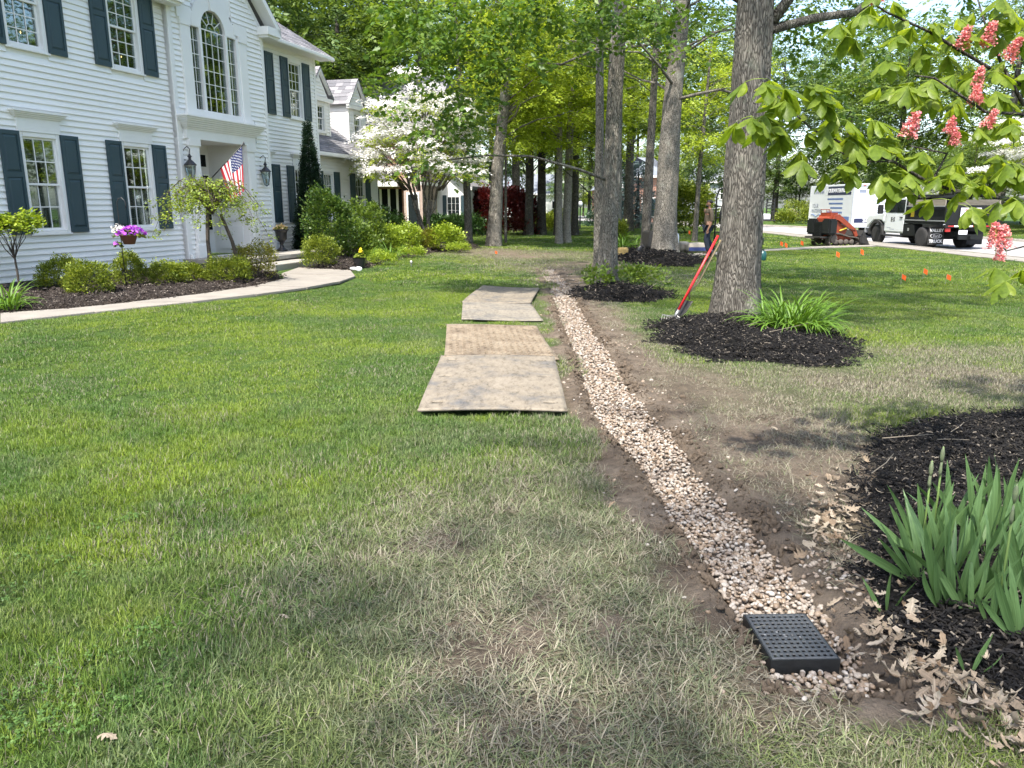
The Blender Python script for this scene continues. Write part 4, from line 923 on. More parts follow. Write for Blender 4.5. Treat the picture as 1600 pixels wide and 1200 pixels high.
def leaf_maple(l, w_, fold=0):
    pts = [(0, 0), (.10, .30), (.06, .62), (.36, .42), (.50, .80), (.66, .34), (1.0, .0)]
    P = [(x * l, y * w_ * .62, -.10 * l * y) for x, y in pts]; Q = [(x * l, -y * w_ * .62, -.10 * l * y) for x, y in pts[1:-1]]
    V = np.array(P + Q + [(.4 * l, 0, .0)]); c = 12
    ring = [0, 1, 2, 3, 4, 5, 6, 11, 10, 9, 8, 7]
    return V, [np.array([(c, ring[k], ring[(k + 1) % 12]) for k in range(12)])]
def spray(seed, n, leaf, length=.34, ls=.09, spread=.8, droop=.3, flat=.35, upright=0):
    q = random.Random(seed); V = []; F_ = []; b = 0
    for k in range(n):
        t = (k + .5) / n; s = q.uniform(.7, 1.15); lv, lf = leaf(ls * s, ls * s * q.uniform(.6, .85))
        side = 1 if k % 2 else -1; az = side * q.uniform(.3, 1.3) if k < n - 1 else 0
        M = rotm(q.gauss(0, flat), q.uniform(-.1, .6) * droop * 2 - upright, az)
        V.append(lv @ M.T + np.array([t * length, side * q.uniform(0, .05) * spread, -t * t * length * droop + q.gauss(0, .03)])); F_.append([f + b for f in lf]); b += len(lv)
    return np.concatenate(V), np.concatenate([f for g in F_ for f in g])
def tile(tmpls, P, az, tilt, roll, scl, pick):
    Vs = []; Fs = []; base = 0
    for k, (tv, tf) in enumerate(tmpls):
        m = pick == k
        if not m.any(): continue
        ca, sa = np.cos(az[m]), np.sin(az[m]); ct, s_t = np.cos(tilt[m]), np.sin(tilt[m]); cr, sr = np.cos(roll[m]), np.sin(roll[m]); n = int(m.sum()); z0 = np.zeros(n); o1 = np.ones(n)
        Rz = np.stack([ca, -sa, z0, sa, ca, z0, z0, z0, o1], 1).reshape(n, 3, 3); Ry = np.stack([ct, z0, s_t, z0, o1, z0, -s_t, z0, ct], 1).reshape(n, 3, 3); Rx = np.stack([o1, z0, z0, z0, cr, -sr, z0, sr, cr], 1).reshape(n, 3, 3)
        M = Rz @ Ry @ Rx * scl[m][:, None, None]
        V = np.einsum('nij,vj->nvi', M, tv) + P[m][:, None, :]
        Vs.append(V.reshape(-1, 3)); Fs.append((tf[None] + (base + np.arange(n) * len(tv))[:, None, None]).reshape(-1, tf.shape[1])); base += n * len(tv)
    return np.concatenate(Vs), np.concatenate(Fs)
SP = [spray(k, 12, leaf_simple, .36, .095) for k in range(5)]
SPN = [spray(20 + k, 9, leaf_maple, .36, .115, 1, .55, .5) for k in range(5)]
SPF = [spray(40 + k, 9, leaf_simple, .6, .19) for k in range(4)]
SPB = [spray(60 + k, 9, leaf_simple, .10, .034, .4, 0, .5, .5) for k in range(4)]
SPW = [spray(80 + k, 9, lambda l, w_: leaf_simple(l, w_ * 1.25, -.1), .26, .075, 1, .05, .22) for k in range(4)]
def scatter_leaves(name, cl, tm_, mat, q, parent, sc=1.0, outward=True, tiltv=.25):
    """cl: list of (centre, (rx,ry,rz), n): leaf sprays through each clump, mostly towards its rim"""
    P = []; A = []
    for c, r, n in cl:
        d = q.normal(size=(n, 3)); d /= np.linalg.norm(d, axis=1)[:, None]; d *= (q.random(n) ** .42)[:, None]
        P.append(np.array(c) + d * np.array(r)); A.append(np.arctan2(d[:, 1], d[:, 0]) + q.normal(0, .7, n))
    P = np.concatenate(P); A = np.concatenate(A); n = len(P)
    V, F_ = tile(tm_, P, A, q.normal(.12, tiltv, n), q.normal(0, .35, n), q.uniform(.75, 1.25, n) * sc, q.integers(0, len(tm_), n))
    return np_mesh(name, V, [F_], [mat])
def ell_clumps(q, c, r, n, cr, per, flat=.55, shell=.35, low=None):
    out = []
    for _ in range(n):
        d = q.normal(size=3); d /= np.linalg.norm(d); d *= (shell + (1 - shell) * q.random() ** .5)
        p = np.array(c) + d * np.array(r)
        if low is not None and p[2] < low: p[2] = low + q.random() * .6
        s = cr * q.uniform(.7, 1.25); out.append((p, (s, s, s * flat), int(per * s / cr)))
    return out
def trunk_mesh(name, pts, rad, n=14, flare=.35, mat=None, seed=0, rough=.05):
    """tapered trunk, flared and fluted at the root, a little uneven"""
    q = random.Random(seed); pts = [Vector(p) for p in pts]
    # resample
    P = []; Rr = []
    for i_ in range(len(pts) - 1):
        m_ = max(2, int((pts[i_ + 1] - pts[i_]).length / (.09 if n > 40 else .22))) if pts[i_ + 1].z < (7 if n > 40 else 3.5) else 5
        for k in range(m_): f = k / m_; P.append(pts[i_].lerp(pts[i_ + 1], f)); Rr.append(rad[i_] * (1 - f) + rad[i_ + 1] * f)
    P.append(pts[-1]); Rr.append(rad[-1]); ph = [q.uniform(0, 6.28) for _ in range(6)]; V = []; F_ = []
    z0 = pts[0].z
    for p, r_ in zip(P, Rr):
        h = p.z - z0; fl = flare * math.exp(-max(0, h) / (.55 * rad[0] / .3)) 
        for k in range(n):
            a = 2 * math.pi * k / n
            bz = (vnoise(np.array([a * n / 6.283 * (.55 if n > 40 else .3)]), np.array([h * 1.3 + seed]), seed)[0] - .5) * (.085 if n > 40 else .03)
            rr = r_ * (1 + bz + fl * (1 + .35 * math.sin(5 * a + ph[0])) + rough * math.sin(3 * a + ph[1] + h * .9) + rough * .7 * math.sin(7 * a + ph[2] - h * 1.7) + q.uniform(-.012, .012))
            V.append((p.x + rr * math.cos(a), p.y + rr * math.sin(a), p.z))
    for i_ in range(len(P) - 1):
        for k in range(n): a = i_ * n + k; b = i_ * n + (k + 1) % n; F_.append((a, b, b + n, a + n))
    return np_mesh(name, V, [F_], [mat], smooth=True)
def limb(mb, q, a, b, r0, r1, sag=.0, wig=.12, n=6, seg=5):
    a, b = Vector(a), Vector(b); L = (b - a).length; pts = []; rad = []
    for k in range(seg + 1):
        f = k / seg; p = a.lerp(b, f); j = math.sin(math.pi * f) * wig * L * .3
        pts.append(p + Vector((q.uniform(-j, j), q.uniform(-j, j), q.uniform(-j, j) + sag * math.sin(math.pi * f)))); rad.append(r0 + (r1 - r0) * f)
    mb.tube(pts, rad, n); return pts
def tree(name, base, r, top, label, cat='tree', group=None, bark=None, leaf=None, clumps=None, tm_=None, sc=1.0, seed=0, lean=(0, 0), limbs=(), rough=.05, flare=.35, nt_=14, part='crown', limbfrac=.75):
    base = Vector(base); rt = empty(name, base, 0, label, cat, group); q = np.random.default_rng(seed + 1000); rq = random.Random(seed)
    pts = [(0, 0, -.05), (lean[0] * .15, lean[1] * .15, top * .3), (lean[0] * .6, lean[1] * .6, top * .65), (lean[0], lean[1], top)]
    tk = link(bpy.data.objects.new('trunk', trunk_mesh('trunk', pts, [r, r * .84, r * .62, r * .2], nt_, flare, bark or M_BARK, seed, rough)), rt)
    for a, b, r0, r1, sag in limbs:
        mb = MB(); pp = limb(mb, rq, a, b, r0, r1, sag)
        for k in (2, 3, 4):
            d = (pp[-1] - pp[0]); e = pp[k] + Vector((rq.uniform(-.4, .4) * d.length * .5, rq.uniform(-.4, .4) * d.length * .5, rq.uniform(-.1, .3) * d.length * .6)); limb(mb, rq, pp[k], e, r1 * 1.2, r1 * .3, 0, .15, 4, 3)
        mb.build('limb', bark or M_BARK, rt, smooth=True)
    mb = MB()
    if clumps:
        for c, cr_, n in clumps:
            if rq.random() > limbfrac: continue
            h = max(top * .2, min(top * .95, c[2] - rq.uniform(.3, .45) * math.hypot(c[0], c[1]))); f = h / top
            limb(mb, rq, (lean[0] * f, lean[1] * f, h), c, max(.015, r * .22 * (1.05 - f)), .012, .15, .15, 5, 4)
    if mb.v: mb.build('limbs', bark or M_BARK, rt, smooth=True)['kind'] = 'stuff'
    if clumps:
        link(bpy.data.objects.new(part, scatter_leaves(part, clumps, tm_ or SP, leaf or L_MID, q, rt, sc)), rt)
    return rt
Q = np.random.default_rng(11)
# ---- the thick tree with tools leaning on it
b1 = G(1150, 500); b1.z = .06; T1 = b1
cl = ell_clumps(Q, (0.4, 0.3, 9.3), (5.2, 5.0, 3.9), 46, .95, 26, .5, .3, 5.2) + [((-2.1, -.2, 4.9), (1.0, 1.2, .35), 30), ((2.6, .6, 4.9), (1.3, 1.2, .4), 30)]
near1 = [(tuple(PT(u_, v_, t__) - b1), (.55, .6, .3), n_) for u_, v_, t__, n_ in [(1235, 35, 12, 12), (1290, 20, 12.4, 12), (1330, 100, 12.6, 14), (1270, 125, 12.8, 9), (1390, 70, 13, 14), (1235, 150, 13.2, 8), (1440, 30, 12.8, 14), (1350, 20, 12.4, 14), (1310, 160, 13.4, 8), (1070, 60, 12.8, 12), (1100, 20, 12.4, 12)]]
T1o = tree('maple_tree', b1, .30, 10.5, 'thick furrowed tree trunk with a red tool leaning on it', 'tree', bark=M_BARK, leaf=L_MAPLE, clumps=cl, tm_=SP, sc=1.2, seed=1, lean=(-.12, .1), nt_=64, flare=.34,
     limbs=[((-.2, 0, 4.3), (-2.6, .6, 5.5), .10, .04, .15), ((.22, 0, 3.9), (3.2, .3, 5.0), .07, .03, -.1), ((.22, 0, 4.0), (1.5, -.2, 6.2), .085, .04, 0)])
link(bpy.data.objects.new('crown', scatter_leaves('crown', near1, SPN, L_MAPLE, Q, None, 1.0)), T1o)
# ---- narrower pair beside the drain, carrying the dark drooping foliage
b2 = G(948, 448); b2.z = .10
cl = []
for px, v, t_, n in [(660, 60, 12.8, 34), (700, 110, 12.6, 36), (740, 60, 12.2, 36), (800, 90, 12.4, 30), (680, 190, 13.2, 34), (720, 205, 13.6, 14), (840, 40, 12.6, 30), (900, 70, 13.4, 22), (930, 30, 13.2, 30), (990, 50, 14, 18), (640, 130, 13.4, 26), (970, 20, 13, 26), (1030, 25, 14, 20), (690, 15, 12.3, 30), (790, 10, 12, 30), (880, 0, 12.2, 26), (645, 20, 13, 30), (720, 160, 12.9, 26), (700, 250, 13.6, 16)]:
    p = PT(px, v, t_) - b2; cl.append((tuple(p), (.62, .7, .34), int(n * 1.15)))
cl2 = ell_clumps(Q, (0, 0, 8.8), (4.2, 4.2, 3.2), 30, .9, 14, .5, .3, 5.6)
T2o = tree('maple_tree', b2, .19, 10, 'narrower rough-barked tree right beside the drain with drooping dark foliage', 'tree', bark=M_BARK2, leaf=L_MAPLE, clumps=cl, tm_=SPN, sc=1.0, seed=2, lean=(.25, .1), nt_=48, flare=.3, rough=.07, limbfrac=.12, limbs=[((0, 0, 4.6), (-1.7, 0, 4.2), .032, .012, -.12)])
link(bpy.data.objects.new('crown', scatter_leaves('crown', cl2, SP, L_MAPLE, Q, None, 1.25)), T2o)
b = G(945, 440); b.z = .05
tree('slim_tree', b + Vector((-.10, .5, 0)), .11, 9.5, 'smooth slim trunk standing just behind the rough-barked tree', 'tree', bark=M_BARK2, leaf=L_MAPLE, clumps=ell_clumps(Q, (0, 1, 8), (3, 3, 2.4), 20, .8, 22, .5, .3, 5.4), sc=1.1, seed=3, lean=(-.2, .1))
b = G(1035, 402); b.z = .12
tree('oak_tree', b, .36, 12, 'broad pale trunk in the far mulch ring beside the stacked bags', 'tree', bark=M_BARK2, leaf=L_MID, clumps=ell_clumps(Q, (0, 0, 9.4), (5.2, 5, 4.4), 46, 1.0, 24, .5, .3, 5.0), tm_=SP, sc=1.3, seed=4, lean=(.5, .2), nt_=48, flare=.4,
     limbs=[((.3, -.2, 4.7), (3.0, -.5, 4.6), .055, .02, .25), ((.1, 0, 6.3), (-3.2, -.4, 6.3), .05, .02, -.1)])
b = G(1008, 396)
tree('slim_tree', b, .17, 10, 'thin dark-topped trunk hard against the broad pale trunk', 'tree', bark=M_BARK, leaf=L_MID, clumps=ell_clumps(Q, (-.5, 1, 8), (3, 3, 2.6), 22, .9, 24, .5, .3, 4.6), sc=1.2, seed=5, lean=(.2, .2))
# ---- bright young maples and trunks in the middle distance
def mid_crown(seed, c, r, n, low, per=26, cr=.85): return ell_clumps(np.random.default_rng(seed), c, r, n, cr, per, .42, .25, low)
mids = [  # px, v, radius, height, lean, label, bark, leaf, clumps, scale
    (772, 390, .27, 10, (.9, .1), 'pale trunk leaning to the right beyond the far mat', M_BARK2, L_BRIGHT, mid_crown(1, (.6, .3, 6.9), (3.0, 2.6, 3.2), 54, 3.5), 1.1),
    (733, 388, .16, 10, (-.5, 0), 'slender dark trunk leaning left at the end of the house bed', M_BARK, L_MID, mid_crown(2, (-.3, 1.5, 9.0), (2.8, 2.6, 2.6), 36, 6.8), 1.1),
    (790, 384, .06, 8, (.05, 0), 'very thin straight sapling beside the leaning trunk', M_BARK, L_BRIGHT, mid_crown(3, (.2, .3, 6.0), (2.0, 2.0, 2.3), 26, 3.8), 1.0),
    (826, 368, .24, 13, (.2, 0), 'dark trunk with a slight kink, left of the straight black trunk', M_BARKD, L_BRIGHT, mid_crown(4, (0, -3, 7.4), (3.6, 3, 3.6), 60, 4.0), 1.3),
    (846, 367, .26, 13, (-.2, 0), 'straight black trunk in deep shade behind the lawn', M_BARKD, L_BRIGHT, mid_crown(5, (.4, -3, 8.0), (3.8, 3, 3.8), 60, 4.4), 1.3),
    (806, 360, .30, 13, (0, 0), 'grey trunk behind the red dome shrub', M_BARK, L_MID, mid_crown(6, (0, 0, 8), (4.2, 4, 4), 50, 4.6, 24, 1.1), 1.5),
    (873, 382, .15, 11, (-.1, 0), 'left stem of the pale twin trunks on the far lawn', M_BARKB, L_BRIGHT, mid_crown(7, (-.6, 0, 7.2), (3.0, 2.8, 3.4), 44, 3.5), 1.1),
    (885, 381, .19, 11, (.25, 0), 'right stem of the pale twin trunks on the far lawn', M_BARKB, L_BRIGHT, mid_crown(8, (.8, .3, 7.4), (3.0, 2.8, 3.4), 50, 4.0), 1.1),
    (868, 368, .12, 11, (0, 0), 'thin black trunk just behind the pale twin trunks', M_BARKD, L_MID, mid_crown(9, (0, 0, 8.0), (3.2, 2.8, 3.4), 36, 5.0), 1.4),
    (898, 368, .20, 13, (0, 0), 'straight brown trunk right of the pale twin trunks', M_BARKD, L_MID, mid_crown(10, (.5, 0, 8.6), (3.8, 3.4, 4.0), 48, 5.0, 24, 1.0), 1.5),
    (981, 362, .30, 14, (-.1, 0), 'grey trunk seen between the two nearer trunks', M_BARK, L_MID, mid_crown(11, (0, 0, 9.5), (4.6, 4, 4.6), 56, 5.2, 24, 1.1), 1.6),
    (964, 366, .22, 14, (-.1, 0), 'pale grey trunk half hidden by the rough-barked tree', M_BARKB, L_BRIGHT, mid_crown(12, (-.4, -1, 8.6), (3.6, 3.4, 4.2), 56, 4.4, 26, 1.0), 1.4),
    (1085, 378, .12, 9, (.3, 0), 'slim maple with low bright boughs behind the big round bush', M_BARK, L_BRIGHT, mid_crown(13, (.3, .5, 6.2), (3.4, 3.0, 3.2), 50, 3.6), 1.15),
    (1040, 371, .14, 11, (.2, 0), 'slim trunk behind the broad pale trunk', M_BARKD, L_MID, mid_crown(14, (.3, .5, 8.0), (3.6, 3.0, 3.6), 50, 4.6, 26, 1.0), 1.4),
]
for k, (u, v, r, h, ln, lab, bk, lf, cl, sc) in enumerate(mids):
    tree('woodland_tree', G(u, v), r, h, lab, 'tree', 'trees on the far lawn', bark=bk, leaf=lf, clumps=cl, sc=sc, seed=20 + k, lean=ln, limbfrac=.5, nt_=12)
# low sweeping boughs of young maple in front of the trunks
b = G(925, 378)
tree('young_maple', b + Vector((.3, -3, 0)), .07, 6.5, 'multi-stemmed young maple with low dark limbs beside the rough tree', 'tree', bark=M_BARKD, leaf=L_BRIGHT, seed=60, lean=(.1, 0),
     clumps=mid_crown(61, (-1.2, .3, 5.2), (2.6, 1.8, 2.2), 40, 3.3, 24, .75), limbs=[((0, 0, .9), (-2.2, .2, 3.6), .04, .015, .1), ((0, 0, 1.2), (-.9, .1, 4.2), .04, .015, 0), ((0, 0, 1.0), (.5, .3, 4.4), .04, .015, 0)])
# ---- woods behind the houses and beyond the street: a few kinds, copied one by one
protos = []
for k in range(5):
    q = np.random.default_rng(200 + k); h = (15, 17, 13, 16, 12)[k]
    cl = ell_clumps(q, (0, 0, h * .58), (h * .30, h * .30, h * .42), 62, h * .085, 32, .6, .3, h * .12 if k in (2, 4) else h * .2)
    protos.append(tree('broadleaf_tree', (0, 0, 0), h * .017, h * .8, '', 'tree', 'woods', bark=M_BARK if k % 2 else M_BARKD, leaf=(L_MID, L_FAR, L_BRIGHT, L_FAR, L_MID)[k], clumps=cl, tm_=SPF, sc=h / 13 * 1.0, seed=200 + k, nt_=9, limbfrac=.5))
used = [False] * 5
def wood(k, x, y, s, lab, grp, rz=None):
    global used
    o = protos[k] if not used[k] else copy_tree(protos[k]); used[k] = True
    o.location = (x, y, -.1); o.rotation_euler = (0, 0, random.uniform(0, 6.28) if rz is None else rz); o.scale = (s, s, s * random.uniform(.92, 1.12)); o['label'] = lab; o['group'] = grp
    return o
rw = random.Random(3)
for x, y, k, s in [(-17, 38, 1, 1.15), (-13, 42, 3, 1.1), (-9.5, 45, 0, 1.15), (-21, 33, 0, 1.2), (-24, 44, 1, 1.25), (-14, 52, 1, 1.3), (-6, 53, 3, 1.2), (-25, 27, 3, 1.2), (-19, 48, 2, 1.3), (-10, 60, 0, 1.4)]:
    wood(k, x, y, s, 'tall leafy tree rising behind the white house', 'tall trees behind the white house')
for x in np.arange(-16, 24, 4.6):
    wood(rw.choice([0, 1, 2, 3, 4]), x + rw.uniform(-1.5, 1.5), rw.uniform(66, 92) + (18 if 6 < x < 18 else 0), rw.uniform(.95, 1.3), 'leafy tree in the woodland closing the view between the houses', 'woodland between the houses')
for x in np.arange(-34, 74, 3.6):
    wood(rw.choice([2, 4]), x + rw.uniform(-1.5, 1.5), rw.uniform(112, 132), rw.uniform(.6, .95), 'low leafy tree in the farthest row closing the horizon', 'farthest row of trees')
for x in np.arange(24, 74, 3.4):
    wood(rw.choice([2, 4]), x + rw.uniform(-1.2, 1.2), 100 - .62 * x + rw.uniform(-4, 4), rw.uniform(.5, .75), 'low bushy tree in the row beyond the street', 'low trees beyond the street')
for x, y, k, s in [(30, 62, 0, 1.1), (34, 55, 3, 1.2), (39, 50, 1, 1.1), (44, 46, 2, 1.2), (31, 74, 1, 1.15), (37, 68, 2, 1.2), (43, 60, 3, 1.25), (49, 53, 0, 1.2), (55, 48, 1, 1.2), (28, 84, 3, 1.2), (47, 72, 2, 1.4), (36, 84, 0, 1.4), (58, 62, 3, 1.4), (29, 50, 4, .62), (33.5, 43, 2, .75), (52, 40, 4, 1.1), (26, 96, 1, 1.3), (21, 104, 2, 1.3)]:
    wood(k, x, y, s, 'green tree standing beyond the street on the right', 'trees beyond the street')
# sparse tree with open twigs against the sky
# ---- conifers
def conifer(name, base, h, r, label, mat, layers=16, per=70, sc=1.0, seed=0, cat='tree'):
    q = np.random.default_rng(seed); rt = empty(name, base, 0, label, cat); MB().tube([(0, 0, 0), (0, 0, h)], [r * .09 + .02, .01], 7).build('trunk', M_BARKD, rt)
    P = []; A = []
    for k in range(layers):
        f = k / layers; z = h * (.06 + .92 * f); rr = r * (1 - f) ** 1.0 * q.uniform(.88, 1.08); n = max(5, int(per * (1 - f * .8)))
        a = q.uniform(0, 6.28, n); d = rr * np.sqrt(q.uniform(.25, 1, n)); P.append(np.stack([d * np.cos(a), d * np.sin(a), z - .12 * d + q.normal(0, h * .02, n)], 1)); A.append(a)
    P = np.concatenate(P); A = np.concatenate(A); n = len(P); tms = SPB
    V, F_ = tile(tms, P, A + q.normal(0, .4, n), q.normal(.15, .3, n), q.normal(0, .6, n), q.uniform(.8, 1.3, n) * sc, q.integers(0, len(tms), n))
    link(bpy.data.objects.new('crown', np_mesh('crown', V, [F_], [mat])), rt); return rt
p = HL(8.5, .0); conifer('arborvitae', (p.x, p.y, .1), 4.0, .62, 'tall narrow dark green arborvitae against the white house', L_PINE, 60, 230, 1.05, 5)
conifer('spruce_tree', G(995, 357), 4.6, 2.1, 'blue-green spruce on the far lawn between the trunks', L_SPRUCE, 22, 90, 3.6, 6)
conifer('spruce_tree', Vector((8.2, 62, 0)), 5.2, 2.6, 'dark green spruce far back left of the rough-barked tree', L_PINE, 22, 90, 3.8, 7)
conifer('spruce_tree', Vector((46, 58, 0)), 15, 3.8, 'tall dark spruce beyond the street', L_PINE, 34, 120, 6, 8)
# ---- shrubs
def bush(name, base, rx, ry, rz, label, mat, n=420, sc=1.0, seed=0, stems=6, tm_=None, cat='shrub', group=None, lift=.55, hole=.0):
    q = np.random.default_rng(seed); rq = random.Random(seed); rt = empty(name, base, 0, label, cat, group)
    d = q.normal(size=(n, 3)); d /= np.linalg.norm(d, axis=1)[:, None]; d[:, 2] = np.where(d[:, 2] < -.55, -d[:, 2], d[:, 2])
    lump = 1 + .16 * np.sin(d[:, 0] * 4.1 + seed) * np.sin(d[:, 1] * 3.7 + seed * 2) + .12 * np.sin(d[:, 2] * 6 + d[:, 0] * 5 + seed)
    rad = (.55 + .45 * q.random(n) ** .6) * lump
    P = d * rad[:, None] * np.array([rx, ry, rz]) + np.array([0, 0, rz * lift + .04]); P[:, 2] = np.maximum(P[:, 2], .05)
    A = np.arctan2(d[:, 1], d[:, 0]); tms = tm_ or SPB
    V, F_ = tile(tms, P, A + q.normal(0, .6, n), q.normal(-.35, .4, n), q.normal(0, .5, n), q.uniform(.75, 1.3, n) * sc, q.integers(0, len(tms), n))
    link(bpy.data.objects.new('foliage', np_mesh('foliage', V, [F_], [mat])), rt)
    mb = MB()
    for k in range(stems):
        a = rq.uniform(0, 6.28); limb(mb, rq, (rq.uniform(-.05, .05), rq.uniform(-.05, .05), -.03), (math.cos(a) * rx * .6, math.sin(a) * ry * .6, rz * rq.uniform(.6, 1.2)), .012, .005, 0, .15, 4, 3)
    mb.build('stem', M_TWIG, rt); return rt
def gz(u, v, z=.17): return G(u, v, z)
bush('boxwood_bush', gz(97, 453), .36, .36, .31, 'rounded lime-green bush at left below the first window', L_BUSH, 650, .95, 1)
bush('boxwood_bush', gz(140, 461), .34, .36, .30, 'lime-green bush leaning in front of its rounded neighbour', L_BUSH, 650, .95, 2)
bush('azalea_bush', gz(205, 448), .26, .26, .36, 'upright green bush under the hanging flower basket', L_BUSH, 537, .95, 3)
bush('boxwood_bush', gz(262, 446), .32, .32, .24, 'low lime-green bush right of the hanging flower basket', L_BUSH, 575, .95, 4)
bush('boxwood_bush', gz(296, 442), .28, .28, .2, 'small low bush at the foot of the weeping tree', L_BUSH, 475, .95, 5)
bush('boxwood_bush', gz(356, 442), .42, .4, .28, 'spreading lime bush in front of the porch', L_BUSH, 700, .95, 6)
bush('bronze_bush', gz(400, 435), .45, .40, .42, 'bronze-green twiggy bush beside the porch step', L_BRONZE, 520, 1.05, 7, 18)
bush('boxwood_bush', gz(500, 417), .40, .38, .42, 'bushy green shrub right of the porch step', L_BUSH, 640, 1.15, 8)
bush('rhododendron_bush', gz(545, 403), .75, .6, .62, 'wide dark shrub under the wing window', L_MID, 520, 2.3, 9)
bush('laurel_bush', gz(516, 408), .62, .5, 1.0, 'tall weeping shrub in front of the arborvitae', leafmat('dark_shrub_leaf', [(.03, .07, .014), (.06, .115, .02), (.115, .175, .03)], .35), 620, 2.0, 10, 12, lift=.8)
bush('lilac_bush', gz(572, 398), .6, .5, 1.0, 'loose light green shrub by the corner of the wing', L_MID, 360, 2.2, 11, 8)
bush('lime_bush', gz(600, 396), .55, .5, .5, 'bright lime shrub past the corner of the wing', L_LIME, 360, 2.0, 12)
bush('lime_bush', gz(632, 393), .50, .5, .48, 'yellow-green shrub left of the flowering dogwood', L_LIME, 360, 2.0, 13)
bush('bronze_bush', gz(664, 391), .45, .45, .36, 'small bronze shrub at the dogwood foot', L_BRONZE, 280, 1.9, 14)
bush('lime_bush', gz(694, 391), .55, .52, .45, 'rounded lime shrub at the right end of the house bed', L_LIME, 420, 2.0, 15)
bush('holly_bush', gz(610, 386), .7, .6, .8, 'dark shrub behind the lime shrubs', L_HEDGE, 380, 2.2, 16)
for k, (u, v) in enumerate([(598, 413), (642, 402), (715, 394), (583, 406)]):
    bush('ground_cover_plant', gz(u, v, .15), .38, .3, .12, ('pale variegated low plant near the daffodils', 'grey-green low plant at the bed edge', 'pale low plant at the right tip of the house bed', 'low pale plant behind the daffodil pot')[k], L_LIME, 160, 1.3, 30 + k, 2)
bush('round_bush', G(1071, 364), 1.5, 1.4, 1.75, 'big rounded bright green bush on the far lawn', L_BUSH, 1500, 4.2, 17, 6, lift=.62)
for k, u in enumerate((672, 684, 697, 710, 722, 737)):
    bush('clipped_box', Vector(((u - 800) / 1200 * 39.5, 39.6 + (k % 2) * .5, .0)), .62, .6, .62, 'dark clipped box ball, ' + ('first', 'second', 'third', 'fourth', 'fifth', 'last')[k] + ' from the left before the brick house', L_HEDGE, 420, 2.6, 40 + k, 3, group='clipped box balls before the brick house')
bush('dome_maple', Vector((-.75, 44.5, 0)), 2.1, 1.6, 1.55, 'dark red weeping dome-shaped maple shrub', L_RED, 1500, 4.5, 50, 10, cat='shrub')
for k, (u, v, r_) in enumerate([(760, 365, .5), (872, 360, .9), (855, 361, .8), (835, 360, .7), (1245, 349, 1.7), (1268, 350, 1.2), (1225, 350, .8), (955, 372, .6)]):
    bush('far_shrub', G(u, v), r_, r_, r_ * .75, ('small round shrub left of the leaning trunk', 'green shrub behind the pale twin trunks', 'green shrub behind the straight black trunk', 'green shrub right of the dark kinked trunk', 'large rounded shrub beyond the street by the stone block', 'rounded shrub beside the trailer far side', 'small shrub left of the stone block', 'low green shrub near the rough trunk')[k], L_BUSH, 420, 3.2, 70 + k, 3)
b = G(963, 380)
for k, (u, v) in enumerate([(932, 449), (990, 445), (1012, 446)]):
    bush('hosta_plant', G(u, v, .1), .2 + .1 * (k > 0), .2 + .1 * (k > 0), .17, ('leafy green plant at the left foot of the rough tree', 'leafy green plants right of the rough trunk', 'green leafy plant at the right edge of the small mulch ring')[k], L_MID, 45, 2.0, 90 + k, 2, cat='plant')
# ---- white dogwood
def dogwood(base, label, sc=1.0, seed=0, h=7.3, wd=2.9, n=46, name='dogwood_tree', layered=True):
    q = np.random.default_rng(seed); rq = random.Random(seed); rt = empty(name, base, 0, label, 'tree'); mb = MB(); W_ = []; L_ = []
    for k in range(7):
        a = k * .9 + rq.uniform(-.3, .3); e = Vector((math.cos(a) * wd * .55, math.sin(a) * wd * .55, h * rq.uniform(.5, .72))); pp = limb(mb, rq, (rq.uniform(-.1, .1), rq.uniform(-.1, .1), 0), (e.x * .4, e.y * .4, h * .25), .075, .05, 0, .2, 7)
        limb(mb, rq, pp[-1], e, .05, .018, 0, .2, 6)
    for k in range(n):
        a = rq.uniform(0, 6.28); d = wd * math.sqrt(rq.uniform(.02, 1)); z = h * (1 - .52 * (d / wd) ** 1.4 * rq.uniform(.55, 1.3)) * rq.uniform(.68, 1.0); z = max(h * .40, z); c = (d * math.cos(a), d * math.sin(a), z)
        W_.append((c, (.62, .62, .10), 30)); L_.append(((c[0], c[1], c[2] - .22), (.6, .6, .16), 14)); limb(mb, rq, (c[0] * .35, c[1] * .35, max(h * .3, z - d * .6 - .3)), c, .03, .008, .1, .15, 4, 4)
    mb.build('trunk', M_BARK2, rt, smooth=True)
    link(bpy.data.objects.new('blossoms', scatter_leaves('blossoms', W_, SPW, L_WHITE, q, rt, 1.15 * sc, tiltv=.15)), rt); link(bpy.data.objects.new('foliage', scatter_leaves('foliage', L_, SP, L_BRIGHT, q, rt, .75 * sc)), rt); return rt
b = G(655, 380); dogwood(Vector((-3.3, 29.4, .1)), 'white flowering dogwood at the end of the white house', 1.0, 4, 6.9, 2.1, 84)
dogwood(Vector((31, 45, 0)), 'white blossoming tree beyond the street behind the truck', 1.5, 9, 8.2, 4.2, 60)
dogwood(Vector((47, 50, 0)), 'second white blossoming tree far right beyond the street', 1.5, 10, 8.0, 3.6, 44)
